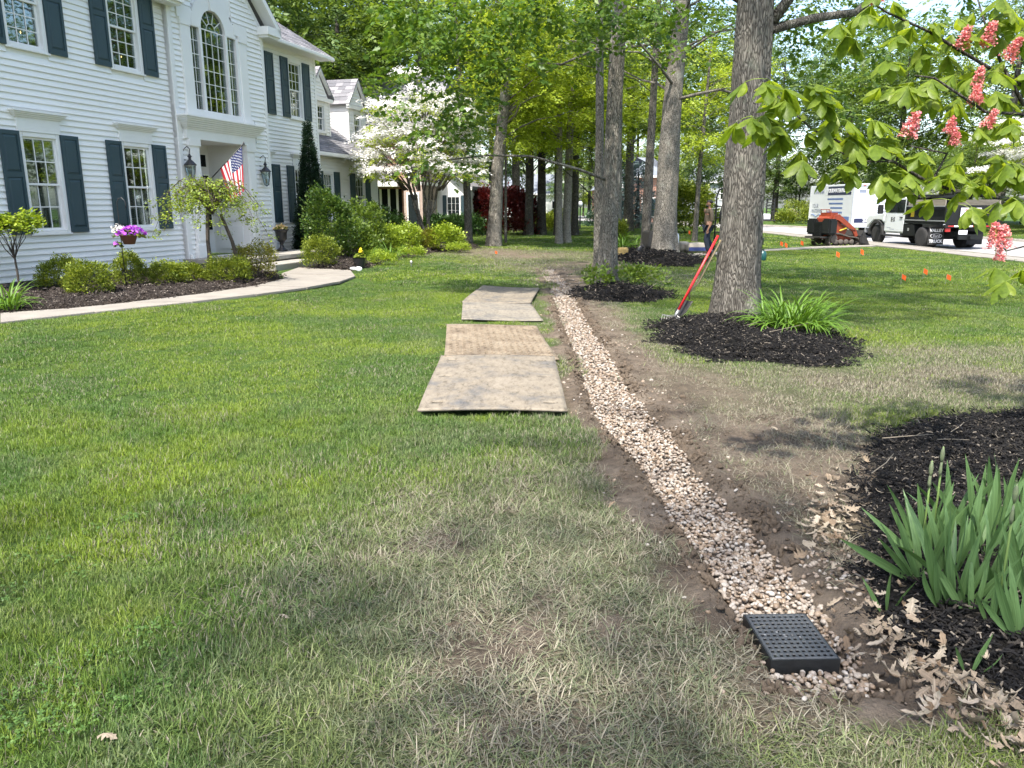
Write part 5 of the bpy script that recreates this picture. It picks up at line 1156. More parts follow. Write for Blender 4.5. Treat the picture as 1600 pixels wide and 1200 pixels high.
# ---- little hydrangea tree at the far left and the weeping mulberry by the porch
b = gz(31, 458); rt = empty('hydrangea_tree', b, 0, 'small yellow-green standard tree at the left edge before the house', 'tree'); q = np.random.default_rng(5); rq = random.Random(5); mb = MB(); mb.tube([(0, 0, -.05), (.01, 0, .35), (0, 0, .62)], [.02, .017, .016], 6); cl = []
for k in range(15):
    a = k * 2.4; d = .12 + .30 * (k / 15) ** .7; c = (d * math.cos(a), d * math.sin(a), 1.02 + .22 * rq.random() + .18 * (1 - d / .5)); limb(mb, rq, (0, 0, .58), c, .009, .003, .03, .15, 4, 4); cl.append((c, (.14, .14, .10), 15))
mb.build('trunk', M_TWIG, rt); link(bpy.data.objects.new('crown', scatter_leaves('crown', cl, [spray(k, 8, leaf_simple, .10, .075, 1, -.1, .4, .3) for k in range(3)], L_LIME, q, rt, 1.0)), rt)
b = gz(335, 440); rt = empty('weeping_tree', b, 0, 'weeping tree with two slanting stems in front of the porch', 'tree'); q = np.random.default_rng(6); rq = random.Random(8); mb = MB(); cl = []
limb(mb, rq, (-.12, 0, -.05), (-.03, .05, 1.35), .042, .035, 0, .08, 7); limb(mb, rq, (.55, .35, -.05), (.18, .15, 1.3), .045, .03, 0, .08, 7)
for k in range(46):
    a = k * 2.4; d = .25 + .75 * rq.random(); top_ = Vector((d * .5 * math.cos(a), d * .5 * math.sin(a), 1.75 + .25 * rq.random())); e = Vector((d * 1.15 * math.cos(a), d * 1.15 * math.sin(a), 1.75 - .75 * d * rq.uniform(.4, 1.3)))
    limb(mb, rq, (.05, .08, 1.3), top_, .016, .008, .05, .25, 4, 3); limb(mb, rq, top_, e, .008, .003, .12, .2, 4, 4)
    for f in (.15, .45, .75, 1.0): c = top_.lerp(e, f); cl.append(((c.x, c.y, c.z + .04), (.10, .10, .08), 5))
mb.build('trunk', M_TWIG, rt); link(bpy.data.objects.new('crown', scatter_leaves('crown', cl, [spray(k, 6, leaf_simple, .09, .05, 1, .2, .4) for k in range(3)], leafmat('mulberry_leaf', [(.11, .17, .02), (.19, .26, .03), (.28, .34, .05)], .35), q, rt, 1.0)), rt)
# ---- strap-leaved plants
def strap(l, w_, bend, seg=6, lean=.3, cup=.25):
    V = []; x = 0; z = 0; a = lean
    for k in range(seg + 1):
        f = k / seg; ww = w_ * (min(1, .45 + 2.2 * f) if f < .3 else (1 - ((f - .3) / .7) ** 2.2) * 1.0); ww = max(ww, .0008)
        V += [(x, -ww / 2, z), (x - cup * ww * math.cos(a), 0, z + cup * ww * math.sin(a)), (x, ww / 2, z)]
        a += bend / seg * (.5 + f); x += math.sin(a) * l / seg; z += math.cos(a) * l / seg
    F_ = [(3 * k + j, 3 * k + j + 1, 3 * k + j + 4, 3 * k + j + 3) for k in range(seg) for j in range(2)]
    return V, [F_]
L_LILY = leafmat('daylily_leaf', [(.055, .13, .015), (.10, .20, .022), (.17, .27, .04)], .35); L_IRIS = leafmat('iris_leaf', [(.07, .14, .055), (.10, .185, .07), (.14, .225, .075)], .3, .42, (1.1, 1.15, .5, 1), streak=(30, 130, 1.2))
lily = [np_mesh('leaf', *strap(.62 * s, .026, b_, 7, l_), [L_LILY], smooth=True) for s, b_, l_ in ((1, 1.7, .15), (.9, 2.1, .35), (1.05, 1.3, .1), (.8, 2.3, .5), (.95, 1.9, .6))]
def strap_clump(name, base, n, r, meshes, label, sc=1.0, seed=0, cat='plant'):
    rq = random.Random(seed); rt = empty(name, base, 0, label, cat)
    for k in range(n):
        a = rq.uniform(0, 6.28); d = r * math.sqrt(rq.random()); place('leaf', rq.choice(meshes), rt, (d * math.cos(a), d * math.sin(a) * .7, -.02), (rq.gauss(0, .1), rq.gauss(0, .1), a + rq.gauss(0, .7)), sc * rq.uniform(.75, 1.15))
    return rt
b = G(1238, 524); b.z = .07
strap_clump('daylily_clump', b, 300, .40, lily, 'big arching daylily clump at the right foot of the thick tree', 1.0, 3)
strap_clump('daylily_clump', gz(14, 482), 90, .16, lily, 'dark strappy clump at the left edge under the little tree', .85, 4)
strap_clump('daylily_clump', G(975, 392, .1), 110, .5, lily, 'green strappy clump behind the rough-barked tree', 1.3, 5)
strap_clump('daffodil_clump', gz(575, 411), 30, .10, lily, 'thin strappy daffodil leaves beside the black pot', .8, 6)
strap_clump('daffodil_clump', gz(612, 405), 50, .22, lily, 'grey-green strappy leaves at the bed edge before the lime shrubs', 1.0, 7)
# irises: every fan of sword leaves is a plant
iris = [np_mesh('leaf', *strap(1.0, w_, b_, 7, .02, .16), [L_IRIS], smooth=True) for w_, b_ in ((.085, .12), (.075, .30), (.095, .05), (.07, .55), (.085, -.2))]
M_STALK = leafmat('iris_stalk', [(.14, .22, .06), (.18, .26, .08)], .15); M_BUD = pm('iris_bud', (.16, .20, .09), (.10, .11, .07), 30, .6)
def iris_fan(u, v, n, h, label, lean=0, seed=0, yaw=None, stalk=None):
    rq = random.Random(seed); b = G(u, v); b.z = bedz(b.x, b.y, BED_R, .10, .5); rt = empty('iris_plant', b, 0, label, 'plant', 'iris fans in the mulch bed')
    yw = rq.uniform(-.5, .5) if yaw is None else yaw
    for k in range(n):
        f = (k - (n - 1) / 2) / max(1, n - 1); L = h * rq.uniform(.72, 1.05) * (1 - .35 * abs(f)); o = Vector((math.cos(yw) * f * .055, math.sin(yw) * f * .055, -.01))
        # blade widths lie across the fan; it leans outwards in the fan's own plane
        M = Matrix.Rotation(yw, 4, 'Z') @ Matrix.Rotation(lean + f * 1.05 + rq.gauss(0, .06), 4, 'Y') @ Matrix.Rotation(rq.gauss(0, .10), 4, 'X') @ Matrix.Rotation((1.57 if f >= 0 else -1.57) + rq.gauss(0, .45), 4, 'Z')
        lf = place('leaf', rq.choice(iris), rt); lf.matrix_basis = Matrix.Translation(o) @ M @ Matrix.Diagonal((L, L * 1.12 if L > .3 else L * 1.3, L, 1))
    if stalk:
        p = [(0, 0, 0), (.01, .01, stalk * .5), (.0, 0, stalk)]; sk = MB().tube(p, [.0055, .005, .004], 6).build('stalk', M_STALK, rt, smooth=True)
        MB().lathe([(.003, stalk - .075), (.009, stalk - .055), (.010, stalk - .03), (.006, stalk - .01), (.001, stalk + .004)], 8).build('bud', M_BUD, sk, smooth=True)
        MB().lathe([(.004, stalk * .72), (.008, stalk * .72 + .02), (.006, stalk * .72 + .05), (.002, stalk * .72 + .075)], 8).build('bud', M_BUD, sk, smooth=True)
    return rt
fans = [(1385, 958, 3, .26, 'lone small iris fan at the left of the iris clump', -.05, None), (1430, 925, 6, .46, 'iris fan spreading left at the clump edge', -.45, None), (1468, 968, 7, .50, 'large iris fan in front, left of the clump middle', -.15, None), (1492, 975, 5, .36, 'iris fan with pale folded outer leaf at the front middle', .1, None),
        (1512, 985, 5, .33, 'front iris fan with a short bent blade', -.1, None), (1435, 885, 6, .42, 'iris fan under the two budded stalks', -.3, .46), (1450, 880, 5, .40, 'iris fan carrying the taller budded stalk', -.1, .50), (1585, 1020, 6, .40, 'iris fan at the front right corner', -.2, None), (1519, 1052, 3, .17, 'tiny iris sprout closest to the camera', .2, None),
        (1550, 1003, 4, .30, 'iris fan with the tall pale stalk at right', .05, .56), (1500, 905, 7, .44, 'tall iris fan in the clump middle', 0, None), (1540, 900, 7, .48, 'iris fan among the back row of the clump', .1, None), (1575, 930, 6, .44, 'iris fan near the right frame edge', .1, None), (1520, 860, 6, .46, 'broad iris fan at the back of the clump', -.1, None), (1560, 855, 7, .50, 'iris fan at the back right of the clump', 0, None), (1595, 880, 7, .52, 'tallest iris fan at the right edge', .1, None), (1600, 960, 6, .42, 'iris fan cut by the right frame edge', .2, None), (1475, 930, 6, .42, 'iris fan behind the large front fan', -.2, None), (1530, 945, 6, .42, 'iris fan behind the pale stalk', .1, None), (1620, 990, 6, .44, 'outermost iris fan past the right edge', .1, None), (1635, 910, 6, .46, 'iris fan at the far right of the bed', .1, None), (1480, 850, 5, .40, 'slim iris fan at the back left of the clump', -.2, None), (1605, 840, 6, .46, 'iris fan at the back right corner', .1, None), (1560, 960, 5, .38, 'iris fan between the two right front fans', 0, None)]
for k, (u, v, n, h, lab, ln, stk) in enumerate(fans): iris_fan(u, v, n, h, lab, ln, 300 + k, None, stk)
# ---- red-flowering buckeye at the right: trunk out of view, boughs reaching in
L_BUCK = leafmat('buckeye_leaf', [(.14, .22, .03), (.20, .29, .04), (.28, .355, .055)], .62, .4, (1.4, 1.3, .45, 1), streak=(40, 40, 40)); M_FLW = leafmat('coral_petal', [(.62, .17, .19), (.72, .28, .27), (.78, .40, .34), (.66, .13, .20)], .3, tcol=(1.1, .8, .7, 1)); M_PET = leafmat('leaf_stalk', [(.22, .30, .05), (.28, .34, .08)], .2)
def leaflet(l, w_, droop, cup=.18, seg=6):
    V = []; x = 0; z = 0; a = 0
    for k in range(seg + 1):
        f = k / seg; ww = w_ * (math.sin(math.pi * min(1, f ** 1.25)) ** .8 if 0 < f < 1 else .02); V += [(x, -ww / 2, z - cup * ww), (x, 0, z), (x, ww / 2, z - cup * ww)]
        a += droop / seg; x += math.cos(a) * l / seg; z -= math.sin(a) * l / seg
    return V, [(3 * k + j, 3 * k + j + 1, 3 * k + j + 4, 3 * k + j + 3) for k in range(seg) for j in range(2)]
def palm_leaf(seed):
    q = random.Random(seed); V = []; F_ = []; n = 5
    for k in range(n):
        f = k - 2; l = (.150 - .018 * abs(f)) * q.uniform(.9, 1.08); lv, lf = leaflet(l, l * q.uniform(.36, .43), q.uniform(.15, .8)); M = Matrix.Rotation(f * .62 + q.gauss(0, .06), 3, 'Z') @ Matrix.Rotation(q.uniform(.25, .6), 3, 'Y') @ Matrix.Rotation(q.gauss(0, .15), 3, 'X')
        b_ = len(V); V += [tuple(M @ Vector(p) + Vector((.085, 0, 0))) for p in lv]; F_ += [tuple(i_ + b_ for i_ in g) for g in lf]
    me = bpy.data.meshes.new('leaf'); mb = MB(); mb.mat(L_BUCK).add(V, F_); mb.mat(M_PET).tube([(0, 0, 0), (.045, 0, .006), (.087, 0, 0)], .0016, 4); return mb.mesh('leaf', None, True)
pls = [palm_leaf(k) for k in range(6)]
def panicle(seed):
    q = random.Random(seed); V = []; F_ = []
    for k in range(130):
        f = q.random(); r_ = .050 * (1 - f * .75) * q.uniform(.6, 1.15); a = q.uniform(0, 6.28); c = Vector((r_ * math.cos(a), r_ * math.sin(a), .03 + .15 * f)); s = q.uniform(.012, .020)
        for j in range(3):
            M = Euler((q.uniform(-1, 1), q.uniform(-1, 1), q.uniform(0, 6.28))).to_matrix(); b_ = len(V); V += [tuple(c + M @ Vector(p)) for p in ((0, 0, 0), (s, s * .45, .002), (s * 1.3, 0, .005), (s, -s * .45, .002))]; F_ += [(b_, b_ + 1, b_ + 2, b_ + 3)]
    mb = MB(); mb.mat(M_FLW).add(V, F_); mb.mat(M_PET).tube([(0, 0, -.03), (0, 0, .16)], .0025, 5); return mb.mesh('flower_cluster')
pans = [panicle(k) for k in range(4)]
bk = Vector((4.15, 5.0, 0.06)); buck = empty('buckeye_tree', bk, 0, 'red-flowering buckeye tree reaching in from the right edge', 'tree'); rq = random.Random(12)
link(bpy.data.objects.new('trunk', trunk_mesh('trunk', [(0, 0, -.05), (.03, 0, 1.0), (0, .05, 2.0), (.1, .1, 3.4)], [.13, .11, .09, .05], 14, .3, M_BARKD, 3)), buck)
mb = MB(); TW = []
def bough(path, r0, r1):
    pts = [PT(*p) - bk for p in path]; m_ = len(pts); mb.tube(pts, [r0 + (r1 - r0) * k / (m_ - 1) for k in range(m_)], 7); return pts
bough([(1760, 330, 4.7), (1600, 312, 4.5), (1559, 309, 4.4), (1500, 300, 4.35), (1454, 287, 4.3), (1397, 253, 4.2), (1321, 226, 4.1), (1270, 203, 4.05), (1242, 178, 4.0), (1215, 150, 3.95)], .014, .003)
bough([(1760, 200, 4.8), (1640, 150, 4.6), (1579, 126, 4.5), (1482, 68, 4.4), (1453, 50, 4.3), (1383, 18, 4.2), (1345, -10, 4.2)], .014, .004); bough([(1600, 165, 4.5), (1565, 100, 4.5), (1540, 40, 4.5), (1525, -10, 4.5)], .012, .004); bough([(1454, 287, 4.3), (1480, 240, 4.3), (1422, 228, 4.2)], .008, .004); bough([(1620, 180, 4.4), (1540, 175, 4.3), (1460, 122, 4.2), (1430, 118, 4.2)], .010, .004); bough([(1660, 420, 3.9), (1600, 385, 3.9), (1572, 392, 3.9), (1556, 372, 3.9)], .006, .003); bough([(1397, 253, 4.2), (1340, 252, 4.1), (1310, 236, 4.0)], .005, .003); bough([(1500, 300, 4.35), (1440, 310, 4.1), (1400, 290, 4.0)], .006, .003)
mb.build('limbs', M_BARKD, buck, smooth=True)['kind'] = 'stuff'
ends = [(1195, 140, 3.9, 5), (1180, 180, 3.85, 5), (1225, 155, 3.95, 5), (1205, 190, 3.9, 4), (1255, 140, 4.0, 4), (1275, 155, 4.0, 4), (1240, 205, 3.95, 4), (1290, 185, 4.05, 5), (1310, 215, 4.0, 5), (1270, 230, 3.9, 3), (1335, 200, 4.1, 5), (1355, 230, 4.1, 4), (1330, 175, 4.05, 3), (1300, 255, 4.0, 3), (1345, 260, 4.05, 4), (1375, 215, 4.15, 4), (1355, 25, 4.2, 4), (1330, 45, 4.15, 4), (1385, 10, 4.2, 4), (1420, 130, 4.2, 5), (1400, 140, 4.15, 3), (1450, 125, 4.25, 4), (1425, 270, 4.1, 4), (1405, 265, 4.05, 4), (1445, 245, 4.2, 3), (1475, 275, 4.2, 4), (1500, 265, 4.2, 4), (1520, 300, 4.1, 4), (1500, 318, 4.0, 2), (1560, 265, 4.2, 4), (1585, 255, 4.0, 5), (1575, 300, 4.0, 4), (1540, 240, 4.3, 4), (1590, 190, 4.1, 4), (1550, 185, 4.3, 4), (1500, 195, 4.3, 4), (1470, 150, 4.3, 4), (1500, 60, 4.4, 4), (1540, 20, 4.5, 4), (1480, 20, 4.4, 4), (1440, 30, 4.3, 4), (1580, 50, 4.5, 5), (1590, 100, 4.4, 4), (1530, 110, 4.4, 4), (1490, 110, 4.4, 3), (1420, 60, 4.3, 3), (1555, 145, 4.4, 4), (1560, 425, 3.8, 3), (1600, 420, 3.6, 3), (1570, 5, 4.4, 4), (1515, 150, 4.4, 4), (1595, 15, 4.4, 4), (1460, 85, 4.4, 3), (1390, 90, 4.3, 2)]
for u, v, t_, n in ends:
    n = max(2, n - 1); c = PT(u, v, t_) - bk
    a0 = rq.uniform(0, 6.28)
    for k in range(n):
        a = a0 + k * 6.28 / n + rq.gauss(0, .3); o = place('leaf', rq.choice(pls), buck, c + Vector((rq.gauss(0, .02), rq.gauss(0, .02), rq.gauss(0, .02))), (rq.gauss(0, .2), rq.uniform(-.15, .45), a), rq.uniform(.8, 1.1))
for u, v, t_, s in [(1413, 222, 4.1, .85), (1370, 12, 4.15, .75), (1500, 82, 4.35, .75), (1540, 78, 4.35, .8), (1568, 100, 4.35, .8), (1525, 140, 4.3, .65), (1524, 168, 4.25, .7), (1537, 205, 4.25, .65), (1480, 215, 4.2, .6), (1493, 232, 4.2, .6), (1556, 395, 3.85, .8), (1572, 392, 3.85, .7), (1560, 412, 3.85, .5)]:
    place('flower_cluster', rq.choice(pans), buck, PT(u, v, t_) - bk, (rq.gauss(0, .25), rq.gauss(0, .25), rq.uniform(0, 6)), s)
qb = np.random.default_rng(77); cb = [(tuple(Vector((qb.uniform(-1.2, 2.2), qb.uniform(-2.4, 2.2), qb.uniform(2.6, 5.2)))), (.45, .45, .25), 16) for _ in range(15)]
cb = [c for c in cb if not (c[0][0] < -.2 and c[0][1] > -1.4 and c[0][2] < 3.6)]
o = link(bpy.data.objects.new('upper_crown', scatter_leaves('upper_crown', cb, [spray(k, 10, leaf_simple, .3, .15) for k in range(3)], L_BUCK, qb, buck, 1.0)), buck)
# ---- a maple behind the photographer whose boughs dapple the near lawn
cl = [(tuple(Vector((qb.uniform(-6.2, 2.0), qb.uniform(-6.0, -.2), qb.uniform(8.0, 12.0)) ) - Vector((-2.2, -4.6, 0))), (1.2, 1.2, .6), 24) for _ in range(15)]
tree('maple_tree', (-2.2, -4.6, 0), .3, 10, 'shade maple standing behind the viewpoint', 'tree', bark=M_BARK, leaf=L_MAPLE, clumps=cl, sc=1.25, seed=90)
# ================================================================== THINGS
def text_mesh(s, size, mat, extrude=.002, shear=0, align='CENTER', bold=0):
    cu = bpy.data.curves.new('lettering', 'FONT'); cu.body = s; cu.size = size; cu.extrude = extrude; cu.align_x = align; cu.align_y = 'CENTER'; cu.shear = shear; cu.offset = bold; cu.resolution_u = 2
    o = bpy.data.objects.new('lettering', cu); C.objects.link(o); dg = bpy.context.evaluated_depsgraph_get(); me = bpy.data.meshes.new_from_object(o.evaluated_get(dg)); bpy.data.objects.remove(o); me.materials.clear(); me.materials.append(mat); return me
def letter(s, size, mat, parent, M, **k):
    o = link(bpy.data.objects.new('lettering', text_mesh(s, size, mat, **k)), parent); o.matrix_basis = M; return o
# ---- ground protection mats
def mat_mat(name, a, b, c):
    m, t, bs, o = newmat(name); bs.inputs['Roughness'].default_value = .75; bs.inputs['Specular IOR Level'].default_value = .3
    tc = N(t, 'ShaderNodeTexCoord'); n1 = N(t, 'ShaderNodeTexNoise', i_Scale=2.2, i_Detail=8, i_Roughness=.7); n2 = N(t, 'ShaderNodeTexNoise', i_Scale=24, i_Detail=6, i_Roughness=.75); mp = N(t, 'ShaderNodeMapping'); mp.inputs['Scale'].default_value = (1, .35, 1)
    t.links.new(tc.outputs['Object'], n1.inputs['Vector']); t.links.new(tc.outputs['Object'], mp.inputs[0]); t.links.new(mp.outputs[0], n2.inputs['Vector'])
    r = ramp(t, [(.34, c), (.5, a), (.66, b)], n1.outputs[0]); r2 = ramp(t, [(.32, (.45, .43, .41)), (.46, (.92, .91, .9)), (.7, (1.18, 1.18, 1.18))], n2.outputs[0])
    mx = N(t, 'ShaderNodeMix', data_type='RGBA', blend_type='MULTIPLY', i_0=1.0); t.links.new(r.outputs[0], mx.inputs[6]); t.links.new(r2.outputs[0], mx.inputs[7]); t.links.new(mx.outputs[2], bs.inputs['Base Color'])
    bp = N(t, 'ShaderNodeBump', i_Strength=.25, i_Distance=.01); t.links.new(n2.outputs[0], bp.inputs['Height']); t.links.new(bp.outputs[0], bs.inputs['Normal']); return m
M_MAT1 = mat_mat('dusty_plywood', (.20, .17, .128), (.23, .20, .155), (.105, .102, .098)); M_MAT2 = mat_mat('muddy_mat', (.205, .162, .112), (.245, .205, .15), (.115, .088, .062)); M_MAT3 = mat_mat('grey_mat', (.205, .183, .148), (.25, .22, .172), (.125, .12, .113))
labs = ['nearest tan ground mat, stained grey in its middle', 'second ground mat with raised tread pattern and muddy right side', 'third ground mat, grey and dusty, in the farther pair', 'farthest ground mat, turned slightly at the end of the row']
for k, p in enumerate(MATS):
    a, b_, c, d = [Vector((*q, 0)) for q in p]; nx_, ny_ = 26, 50; V = []; F_ = []; holes = set(); o0 = (a + b_ + c + d) / 4; zz = .030 + .012 * (k in (0, 3)) if k != 2 else .026
    for i_, j in ((2, 4), (23, 4), (2, 44), (23, 44), (2, 26), (23, 26)): holes |= {(i_, j), (i_ + 1, j) if i_ < 20 else (i_ - 1, j)}
    for j in range(ny_ + 1):
        for i_ in range(nx_ + 1):
            q = a.lerp(b_, i_ / nx_).lerp(d.lerp(c, i_ / nx_), j / ny_); V.append((q.x - o0.x, q.y - o0.y, float(.012 * math.sin(i_ * .13 + k) + .010 * math.sin(j * .11 + 2 * k)) + (.018 * (j / ny_) ** 6 if k in (1,) else 0)))
    n1 = nx_ + 1
    for j in range(ny_):
        for i_ in range(nx_):
            if (i_, j) not in holes: F_.append((j * n1 + i_, j * n1 + i_ + 1, (j + 1) * n1 + i_ + 1, (j + 1) * n1 + i_))
    m_ = (M_MAT1, M_MAT2, M_MAT3, M_MAT1)[k]; o = link(bpy.data.objects.new('ground_mat', np_mesh('ground_mat', V, [F_], [m_]))); o.location = (o0.x, o0.y, zz + (.012 if k == 0 else 0)); md = o.modifiers.new('thickness', 'SOLIDIFY'); md.thickness = .018; md.offset = 0
    tag(o, labs[k], 'mat', 'ground mats on the lawn')
    if k == 1:
        tr_ = MB()
        for j in range(26):
            for i_ in range(15):
                q = a.lerp(b_, .05 + .9 * i_ / 14).lerp(d.lerp(c, .05 + .9 * i_ / 14), .05 + .9 * j / 25); jj = int((.05 + .9 * j / 25) * ny_); ii = int((.05 + .9 * i_ / 14) * nx_); tr_.box((q.x - o0.x, q.y - o0.y, V[jj * n1 + ii][2] + .011), (.055, .016, .008), (0, 0, .75 if (i_ + j) % 2 else -.75), .7)
        t_ = tr_.build('tread', M_MAT2, o); t_['kind'] = 'stuff'
# ---- catch basin with its grate
M_PLAST = pm('black_plastic', (.014, .015, .015), (.010, .011, .011), 6, .5, .1, 50); M_PLTOP = pm('dusty_black_plastic', (.062, .066, .068), (.045, .048, .05), 9, .6, .1, 50); M_PLASD = pm('basin_inside', (.004, .004, .004), None, 3, .9)
gc = Vector((1.078, 2.685, .0)); basin = empty('catch_basin', (gc.x, gc.y, .0), R(1.5), 'black plastic catch basin grate set in the pebbles', 'drain')
gw, gl_, nc, nr = .245, .315, 10, 11; cw, cl_ = gw / (nc * 2 + 1), gl_ / (nr * 2 + 1); V = []; F_ = []
for j in range(nr * 2 + 2):
    for i_ in range(nc * 2 + 2): V.append((-gw / 2 + i_ * cw + (.0016 * (1 if i_ % 2 == 0 else -1) if 0 < i_ < nc * 2 + 1 else 0), -gl_ / 2 + j * cl_ + (.002 * (1 if j % 2 == 0 else -1) if 0 < j < nr * 2 + 1 else 0), .022))
n1 = nc * 2 + 2
for j in range(nr * 2 + 1):
    for i_ in range(nc * 2 + 1):
        if not (i_ % 2 and j % 2): F_.append((j * n1 + i_, j * n1 + i_ + 1, (j + 1) * n1 + i_ + 1, (j + 1) * n1 + i_))
gr_ = link(bpy.data.objects.new('grate', np_mesh('grate', V, [F_], [M_PLTOP])), basin); md = gr_.modifiers.new('thickness', 'SOLIDIFY'); md.thickness = .010; md.offset = -1
bx = MB()
for a, b_ in (((-gw / 2 - .006, -gl_ / 2 - .006), (gw / 2 + .006, -gl_ / 2 + .002)), ((-gw / 2 - .006, gl_ / 2 - .002), (gw / 2 + .006, gl_ / 2 + .006)), ((-gw / 2 - .006, -gl_ / 2 + .002), (-gw / 2 + .002, gl_ / 2 - .002)), ((gw / 2 - .002, -gl_ / 2 + .002), (gw / 2 + .006, gl_ / 2 - .002))): bx.bb((a[0], a[1], -.12), (b_[0], b_[1], .019))
bx.build('basin_wall', M_PLAST, basin); MB().bb((-gw / 2, -gl_ / 2, -.12), (gw / 2, gl_ / 2, -.10)).build('basin_floor', M_PLASD, basin)
M_SPLAT = pm('white_dust', (.22, .22, .21), (.15, .15, .15), 40, .9); q = random.Random(2)
for k in range(6):
    cx_, cy_ = q.gauss(-.015, .022), q.gauss(.01, .035); n = 7; MB().add([(cx_ + .006 * q.uniform(.4, 1.2) * math.cos(6.28 * j / n), cy_ + .006 * q.uniform(.4, 1.2) * math.sin(6.28 * j / n), .0226 + .0001 * k) for j in range(n)], [tuple(range(n))]).build('dust_smear', M_SPLAT, gr_)
# ---- dry leaves
M_DRY = leafmat('dry_oak_leaf', [(.25, .20, .145), (.34, .29, .22), (.40, .345, .275), (.16, .11, .068), (.31, .255, .19)], .15, .7, (1, .9, .7, 1), .15, rnd='object', streak=(3, 14, 3))
def oak(seed, curl):
    q = random.Random(seed); out = [(0, 0), (.12, .10), (.22, .26), (.30, .12), (.42, .34), (.50, .15), (.62, .32), (.70, .13), (.84, .20), (1, 0)]; wv = q.uniform(.55, 1.25); up = [(x + q.gauss(0, .015), y * wv * q.uniform(.6, 1.25)) for x, y in out]; dn = [(x + q.gauss(0, .015), -y * wv * q.uniform(.35, 1.25)) for x, y in out]; V = []; n = len(out)
    def Z(x, y): return curl * ((x - .5) ** 2 * .8 + y * y * 1.6) + .04 * math.sin(9 * x + seed) * abs(y) * 3
    for x, y in up: V.append((x - .5, y, Z(x, y)))
    for x, y in out: V.append((x - .5, 0, Z(x, 0) - .02))
    for x, y in dn: V.append((x - .5, y, Z(x, y)))
    return np_mesh('dry_leaf', V, [[(r_ * n + k, r_ * n + k + 1, (r_ + 1) * n + k + 1, (r_ + 1) * n + k) for r_ in range(2) for k in range(n - 1)]], [M_DRY])
oaks = [oak(k, c) for k, c in enumerate((.5, .9, .3, -.6, 1.3, -1.0, 1.7, .7))]; q = random.Random(9)
def litter(u, v, s, lab, grp):
    b = G(u, v); z = max(zt(b.x, b.y), bedz(b.x, b.y, BED_R, .10, .5)); o = place('dry_leaf', q.choice(oaks), None, (b.x, b.y, z + q.uniform(.014, .045)), (q.gauss(0, .45), q.gauss(0, .45), q.uniform(0, 6.28)), (s, s * q.uniform(.6, 1), s)); tag(o, lab, 'leaf', grp)
for k in range(165):
    f = q.random(); u = 1345 + f * 300 + q.gauss(0, 28); v = 1012 + f * 165 + q.gauss(0, 30) - (25 if f < .3 else 0); litter(u, v, q.uniform(.055, .105), 'pale dry oak leaf in the drift along the near edge of the mulch bed', 'dry leaves drifted by the mulch bed')
for k in range(110): litter(1295 + q.gauss(0, 20), 800 + q.gauss(0, 36), q.uniform(.05, .10), 'pale dry oak leaf in the pile between bare soil and mulch', 'dry leaves piled beside the bare soil')
for k in range(40): litter(1345 + q.gauss(0, 30), 930 + q.gauss(0, 45), q.uniform(.03, .06), 'small dry leaf scrap on the mulch beside the pebbles', 'dry leaf scraps on the mulch edge')
for u, v, s, lab in [(178, 752, .07, 'dry leaf alone on the sunny lawn at left'), (443, 966, .07, 'dry leaf alone in the lawn left of the mud'), (170, 1165, .07, 'pale dry leaf at the bottom left of the lawn'), (955, 797, .06, 'dry leaf beside the drain middle'), (1210, 670, .07, 'dry leaf on the bare soil right of the drain'), (1190, 800, .07, 'dry leaf on the soil bank'), (1060, 740, .05, 'dry leaf lying at the right trench edge'), (1432, 1130, .10, 'large pale curled leaf at the bottom right'), (1395, 1165, .10, 'pale dry leaf nearest the camera'), (1550, 1125, .10, 'brown-tinged dry leaf in the right corner')]: litter(u, v, s, lab, 'single dry leaves')
# twigs
M_STICK = pm('dry_stick', (.22, .185, .14), (.13, .11, .08), 20, .9)
for k, (u0, v0, u1, v1, lab) in enumerate([(1375, 716, 1455, 712, 'long pale twig lying on the wide mulch bed'), (1460, 718, 1510, 722, 'forked pale twig right of the long twig on the mulch'), (1358, 775, 1392, 745, 'bent twig at the left of the wide mulch bed'), (1482, 705, 1502, 692, 'short slanted twig at the back of the wide mulch bed'), (980, 536, 995, 521, 'small stick standing at the trench edge'), (1165, 533, 1190, 527, 'short pale stick on the thick tree mulch ring'), (1200, 545, 1290, 520, 'thin stick across the right of the thick tree mulch'), (1010, 468, 1022, 446, 'curved dry stem on the small mulch ring')]):
    a = G(u0, v0); b = G(u1, v1); z = .14 if v0 > 640 else (.2 if v0 < 560 and u0 > 1100 else .16 if u0 > 1000 else .05)
    if k == 4: z = .03
    m_ = (a + b) / 2; d = b - a; o = MB().tube([a - m_, Vector((d.y * .04, -d.x * .04, .012)), b - m_ + Vector((0, 0, .012))], [.004, .0035, .002], 5).build('twig', M_STICK, None, True); o.location = (m_.x, m_.y, z); tag(o, lab, 'twig')
